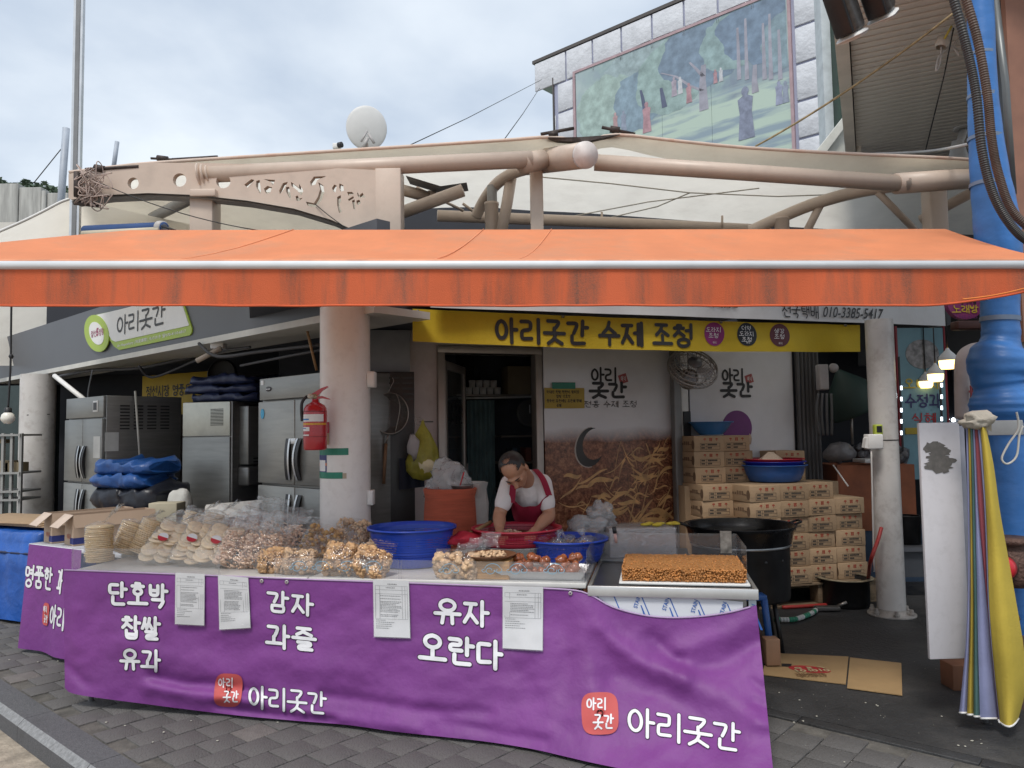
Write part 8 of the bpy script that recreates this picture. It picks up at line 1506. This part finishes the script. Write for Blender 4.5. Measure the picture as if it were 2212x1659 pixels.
# ================================================================== RIGHT FOREGROUND
wbd = thing('hanging_board', 'tall scuffed white board with torn sticker remains at right', 'board', W(2045, 1425, 4.45)); F6 = Fr(W(1987, 1000, 4.45).x, 4.45, 3)
a, b = F6.px(1987, 950)[0], F6.px(2074, 950)[0]; z0, z1 = F6.px(2045, 1424)[1], F6.px(2030, 913)[1]
MB(F6).cbox(a, b, 0, .025, z0, z1, .004).out('panel', mat('board_scuffed', (.60, .58, .60), .5, var=.03, dirt=.3, dcol=(.36, .34, .34), dscale=14), wbd)
MB(F6).cbox(b + .002, b + .035, .01, .06, z0 + .02, z1 - .02, .003).out('side_rail', mat('rail_lilac', (.35, .36, .42), .5), wbd)
rnd = random.Random(3); M_pe = mat('sticker_glue', (.13, .12, .11), .7, var=.25, scale=30)
for k in range(9):
    cx_, cz_ = F6.px(rnd.uniform(2012, 2048), 965 + k * 6, 0); r = rnd.uniform(.05, .085); mb = MB(F6)
    mb.poly([(max(a + .015, min(b - .01, cx_ + r * rnd.uniform(.4, 1.25) * math.cos(t))), -.0012 - k * .0003, cz_ + .55 * r * rnd.uniform(.5, 1.2) * math.sin(t)) for t in [i * math.pi / 9 for i in range(18)]]); mb.out('sticker_remnant', M_pe, wbd)
um = thing('folded_parasol', 'folded striped parasol in yellow, lavender, green and red hanging at right', 'parasol', W(2140, 1560, 4.3))
LV = [(915, [2086, 2091, 2096, 2101, 2105, 2111, 2117, 2128]), (1000, [2088, 2093, 2098, 2104, 2109, 2119, 2124, 2146]), (1100, [2090, 2095, 2100, 2107, 2114, 2126, 2130, 2160]), (1200, [2091, 2096, 2102, 2109, 2122, 2130, 2134, 2178]), (1300, [2090, 2096, 2103, 2111, 2132, 2134, 2137, 2196]), (1400, [2086, 2094, 2103, 2113, 2141, 2142, 2144, 2212]), (1480, [2079, 2091, 2103, 2115, 2149, 2150, 2152, 2216]), (1552, [2072, 2089, 2103, 2117, 2157, 2158, 2160, 2200])]
CO = [('violet_grey', (.13, .13, .22)), ('parasol_maroon', (.16, .03, .05)), ('parasol_teal', (.07, .15, .14)), ('lavender', (.26, .28, .46)), ('parasol_red', (.26, .055, .07)), ('lavender', (.26, .28, .46)), ('parasol_yellow', (.56, .42, .06))]
CO[0], CO[1] = ('lavender', CO[3][1]), ('parasol_ochre', (.42, .30, .04))
for s, (nm, c_) in enumerate(CO):
    rows = []; LVs = smoothpath([Vector((l[s], l[s + 1], v)) for v, l in LV], 5)
    for q in LVs:
        v = q.z + (8 if s >= 5 else (-12 + 4 * s)) * (q.z - 915) / 637; rows.append([W(q.x + (q.y - q.x) * k / 6, v + (12 * math.sin(k / 6 * 2.6) - 14 * (k / 6) ** 3) * (s == 6) * ((q.z - 915) / 637) ** 4, 4.32 - .01 * s - (.02 + .05 * (s == 6)) * math.sin(math.pi * k / 6) * (q.z - 700) / 600 - .008 * math.sin(v * .02 + s)) for k in range(7)])
    mb = MB(); mb.sheet(rows); mb.out('panel', mat(nm, c_, .75, var=.12, scale=4, bump=.15, bscale=100, trans=.12), um)
    MB().tube(rows[-1], .006, 5).out('hem', M_white, um)
MB().tube([W(2105, 905, 4.36), W(2128, 1560, 4.4)], .016, 8).out('pole', M_alu, um)
mb = MB(); mb.blob(W(2112, 908, 4.27), (.085, .05, .045), 6, .6, sub=3); mb.out('cover_cap', mat('canvas_beige', (.40, .36, .30), .8, var=.15, bump=.3), um)
mb = MB(); mb.sheet([[W(2086 + 7 * i, 895 + 2.2 * i + 4 * math.sin(i) + 16 * k, 4.24 + .02 * k) for k in (0, 1)] for i in range(9)]); mb.out('cover_flap', mat('canvas_beige'), um)
MB().cbox(W(2130, 925, 4.6).x, W(2206, 925, 4.6).x, 4.58, 4.62, W(2160, 940, 4.6).z, W(2160, 908, 4.6).z, .004).out('metal_strap', mat('strap_pale', (.48, .47, .45), .5), label='pale metal strap clamped round the blue pipe', cat='strap')
MB().tube(smoothpath([W(2196, 890, 4.5), W(2200, 925, 4.5), W(2178, 960, 4.5), W(2164, 990, 4.5), W(2176, 1002, 4.5), W(2196, 985, 4.5), W(2202, 940, 4.5), W(2210, 920, 4.5)], 6), .006, 6).out('white_string', mat('string_white', (.68, .66, .6), .8), label='looped white string hanging on the blue pipe strap', cat='string')
# ================================================================== THE MAN
def voxel(mb, name, m, parent, size, smooth=6):
    o = mb.out('tmp', m, origin=(0, 0, 0)); md = o.modifiers.new('r', 'REMESH'); md.mode = 'VOXEL'; md.voxel_size = size; sm = o.modifiers.new('s', 'SMOOTH'); sm.iterations = smooth; sm.factor = .5
    dg = bpy.context.evaluated_depsgraph_get(); dg.update(); me = bpy.data.meshes.new_from_object(o.evaluated_get(dg)); bpy.data.objects.remove(o)
    r = MB(); r.add([v.co.copy() for v in me.vertices], [list(p.vertices) for p in me.polygons], True); return r.out(name, m, parent)
def limb(mb, pts, rs): 
    mb.tube(smoothpath(pts, 4), [q.x for q in smoothpath([Vector((r, 0, 0)) for r in rs], 4)], 16)
    for p, r in zip(pts, rs): mb.blob(p, r * .98, 0, 0, sub=2)
M_skin = mat('skin', (.40, .205, .125), .5, var=.08, scale=12, sss=.08); M_tee = mat('white_tee', (.66, .63, .62), .85, var=.05, scale=10, bump=.25, bscale=35); M_apr = mat('red_apron', (.26, .008, .035), .8, var=.08, bump=.15, bscale=60); M_hair = mat('hair_black', (.014, .012, .012), .5, var=.3, scale=40)
man = thing('person', 'man in white T-shirt and dark red apron bending over the red basket', 'person', W(1160, 1300, 5.75)); man.location.z = 0; WM[man] = Matrix.Translation((man.location.x, man.location.y, 0)); man.matrix_world = WM[man]
hip = W(1166, 1170, 5.72); chest = W(1143, 1062, 5.42); nk = W(1134, 1030, 5.28); hc = W(1111, 1015, 5.08)
shL, shR = W(1101, 1044, 5.34), W(1172, 1043, 5.36); elL, elR = W(1079, 1112, 5.26), W(1186, 1112, 5.30); wrL, wrR = W(1079, 1144, 5.12), W(1160, 1142, 5.10)
HM = Matrix.Translation(hc) @ Matrix.Rotation(R(-24), 4, 'Z') @ Matrix.Rotation(R(-14), 4, 'Y') @ Matrix.Rotation(R(56), 4, 'X')
def hl(x, y, z): return HM @ Vector((x, y, z))
H3 = HM.to_3x3()
b_ = MB()
limb(b_, [hip - Vector((0, 0, .02)), hip.lerp(chest, .5), chest], [.112, .105, .1])
limb(b_, [chest + Vector((0, .02, .03)), nk, hl(.0, .05, -.05)], [.07, .056, .055])
for sh, el, wr, s in ((shL, elL, wrL, -1), (shR, elR, wrR, 1)):
    limb(b_, [sh, sh.lerp(el, .5), el, el.lerp(wr, .4), wr], [.06, .05, .044, .044, .029])
    hd = (wr - el).normalized(); hx = Vector((1, 0, 0)) * -s; pc = wr + hd * .05 + Vector((0, -.01, 0)); limb(b_, [wr, pc, wr + hd * .09 + Vector((-s * .0, -.02, 0))], [.026, .034, .03])
    for k in range(4): r0 = wr + hd * .085 + Vector((.02 * (k - 1.5), -.02, 0)); limb(b_, [r0, r0 + hd * (.035 - .004 * abs(k - 1.5)) + Vector((0, -.012, 0)), r0 + hd * .05 + Vector((0, -.03, -.012))], [.0105, .0095, .008])
    limb(b_, [pc + hx * .02, pc + hx * .045 + hd * .02, pc + hx * .05 + hd * .05], [.013, .012, .0095])
for x in (-.085, .085): limb(b_, [hip + Vector((x, 0, -.04)), Vector((hip.x + x * 1.2, hip.y - .02, .48)), Vector((hip.x + x * 1.3, hip.y + .02, .08))], [.095, .065, .045]); limb(b_, [Vector((hip.x + x * 1.3, hip.y + .04, .05)), Vector((hip.x + x * 1.4, hip.y - .12, .035))], [.045, .035])
for c, r in (((0, .012, .035), (.077, .094, .085)), ((0, -.02, -.04), (.064, .075, .075)), ((0, -.045, -.085), (.04, .042, .032)), ((0, -.087, .012), (.045, .016, .012)), ((0, -.098, -.022), (.013, .018, .026)), ((0, -.112, -.038), (.017, .014, .011)), ((-.04, -.07, -.02), (.022, .022, .02)), ((.04, -.07, -.02), (.022, .022, .02)), ((0, -.088, -.068), (.024, .012, .008)), ((-.078, .012, -.02), (.010, .022, .034)), ((.078, .012, -.02), (.010, .022, .034))): b_.blob(hl(*c), r, 0, 0, H3, sub=3)
voxel(b_, 'body', M_skin, man, .0065, 4)
t_ = MB(); limb(t_, [hip + Vector((0, 0, .02)), hip.lerp(chest, .5), chest, chest + Vector((-.01, -.02, .05))], [.125, .118, .115, .09])
mid = (shL + shR) / 2; limb(t_, [shL + Vector((.015, 0, .0)), mid + Vector((0, .03, .02)), shR - Vector((.01, 0, 0))], [.062, .076, .064])
for sh, el in ((shL, elL), (shR, elR)): limb(t_, [sh, sh.lerp(el, .35), sh.lerp(el, .68)], [.066, .063, .06])
voxel(t_, 'tee_shirt', M_tee, man, .008, 5)
p_ = MB()
for x in (-.085, .085): limb(p_, [hip + Vector((x * .7, 0, .0)), hip + Vector((x, 0, -.06)), Vector((hip.x + x * 1.2, hip.y - .02, .48)), Vector((hip.x + x * 1.3, hip.y + .02, .1))], [.14, .115, .08, .065])
voxel(p_, 'trousers', mat('trousers', (.03, .032, .04), .85), man, .012, 4)
# apron: bib, straps and skirt following the torso
ax_ = (chest - hip).normalized()
def torso(a, h, off): # a across (radians), h from hip (0) to chest top (1.2)
    c = hip.lerp(chest, h); f = Vector((0, -1, 0)); f = (f - ax_ * f.dot(ax_)).normalized(); s = ax_.cross(f).normalized() * -1; r = .124 + off + (.012 if h > .9 else 0); return c + (s * math.sin(a) + f * math.cos(a)) * r
rows = []
for i in range(25):
    q = i / 24 * 2 - 1; row = []
    for k in range(15):
        h = -.9 + k * .148; w = 1.5 if h < .45 else max(.78, 1.6 - (h - .45) * 1.2); top = h if k < 14 else h - .12 * (1 - q * q); row.append(torso(q * w, top, .012 + .035 * min(1, max(0, h - .35) * 2) + .007 * math.sin(q * 9 + h * 3) + (.05 * max(0, -h))))
    rows.append(row)
mb = MB(); mb.sheet(rows); mb.out('apron', M_apr, man)
for s, sh in ((-1, shL), (1, shR)):
    e = rows[0 if s < 0 else -1][-1]; e2 = rows[-1 if s < 0 else 0][-1]; e = min((e, e2), key=lambda p: (p - sh).length); tp = sh.lerp(mid, .38) + Vector((0, -.02, .088)); P_ = smoothpath([e - Vector((0, 0, .03)), e.lerp(tp, .5) + Vector((0, -.045, .015)), tp, tp + Vector((0, .1, .0))], 5)
    mb = MB(); mb.sheet([[p - Vector((.022, 0, 0)), p + Vector((.0, -.004, .004)), p + Vector((.022, 0, 0))] for p in P_]); mb.out('apron_strap', M_apr, man)
# hair, brows, eyes, mouth
hb_ = MB(); V_ = []; nA, nB = 48, 26
for i in range(nA):
    for j in range(nB + 1):
        th, ph = 2 * math.pi * i / nA, math.pi * j / nB * .78; d = Vector((math.sin(ph) * math.sin(th), -math.sin(ph) * math.cos(th), math.cos(ph))); k = 1.05 + .05 * abs(d.x) + .035 * noise.noise(d * 7); V_.append(hl(d.x * .0785 * k, .012 + d.y * .0945 * k, .035 + d.z * .086 * k))
F_ = []
for i in range(nA):
    for j in range(nB):
        th = math.pi - abs(math.pi - 2 * math.pi * (i + .5) / nA); ph = math.pi * (j + .5) / nB * .78; fr_ = math.cos(th) * math.sin(ph)
        bald = fr_ > .42 and abs(math.sin(th) * math.sin(ph)) < .7 ; low = ph > 1.32 and th < 1.5; thin = ph < .42 and fr_ > .02 and (i + j) % 3
        if not (bald or low or thin): F_.append((i * (nB + 1) + j, ((i + 1) % nA) * (nB + 1) + j, ((i + 1) % nA) * (nB + 1) + j + 1, i * (nB + 1) + j + 1))
hb_.add(V_, F_, True); hb_.out('hair', M_hair, man)
for s in (-1, 1):
    mb = MB(); mb.tube([hl(s * .018, -.1, .016), hl(s * .034, -.098, .021), hl(s * .052, -.082, .014)], [.003, .0045, .002], 6); mb.out('eyebrow', M_hair, man)
    mb = MB(); mb.tube([hl(s * .018, -.088, -.006), hl(s * .032, -.0905, -.010), hl(s * .046, -.082, -.006)], [.002, .003, .002], 6); mb.out('eyelid', mat('lash', (.06, .03, .02), .6), man)
mb = MB(); mb.tube([hl(-.022, -.094, -.066), hl(0, -.1, -.068), hl(.022, -.094, -.066)], [.002, .0035, .002], 6); mb.out('mouth', mat('lips', (.22, .07, .06), .5), man)
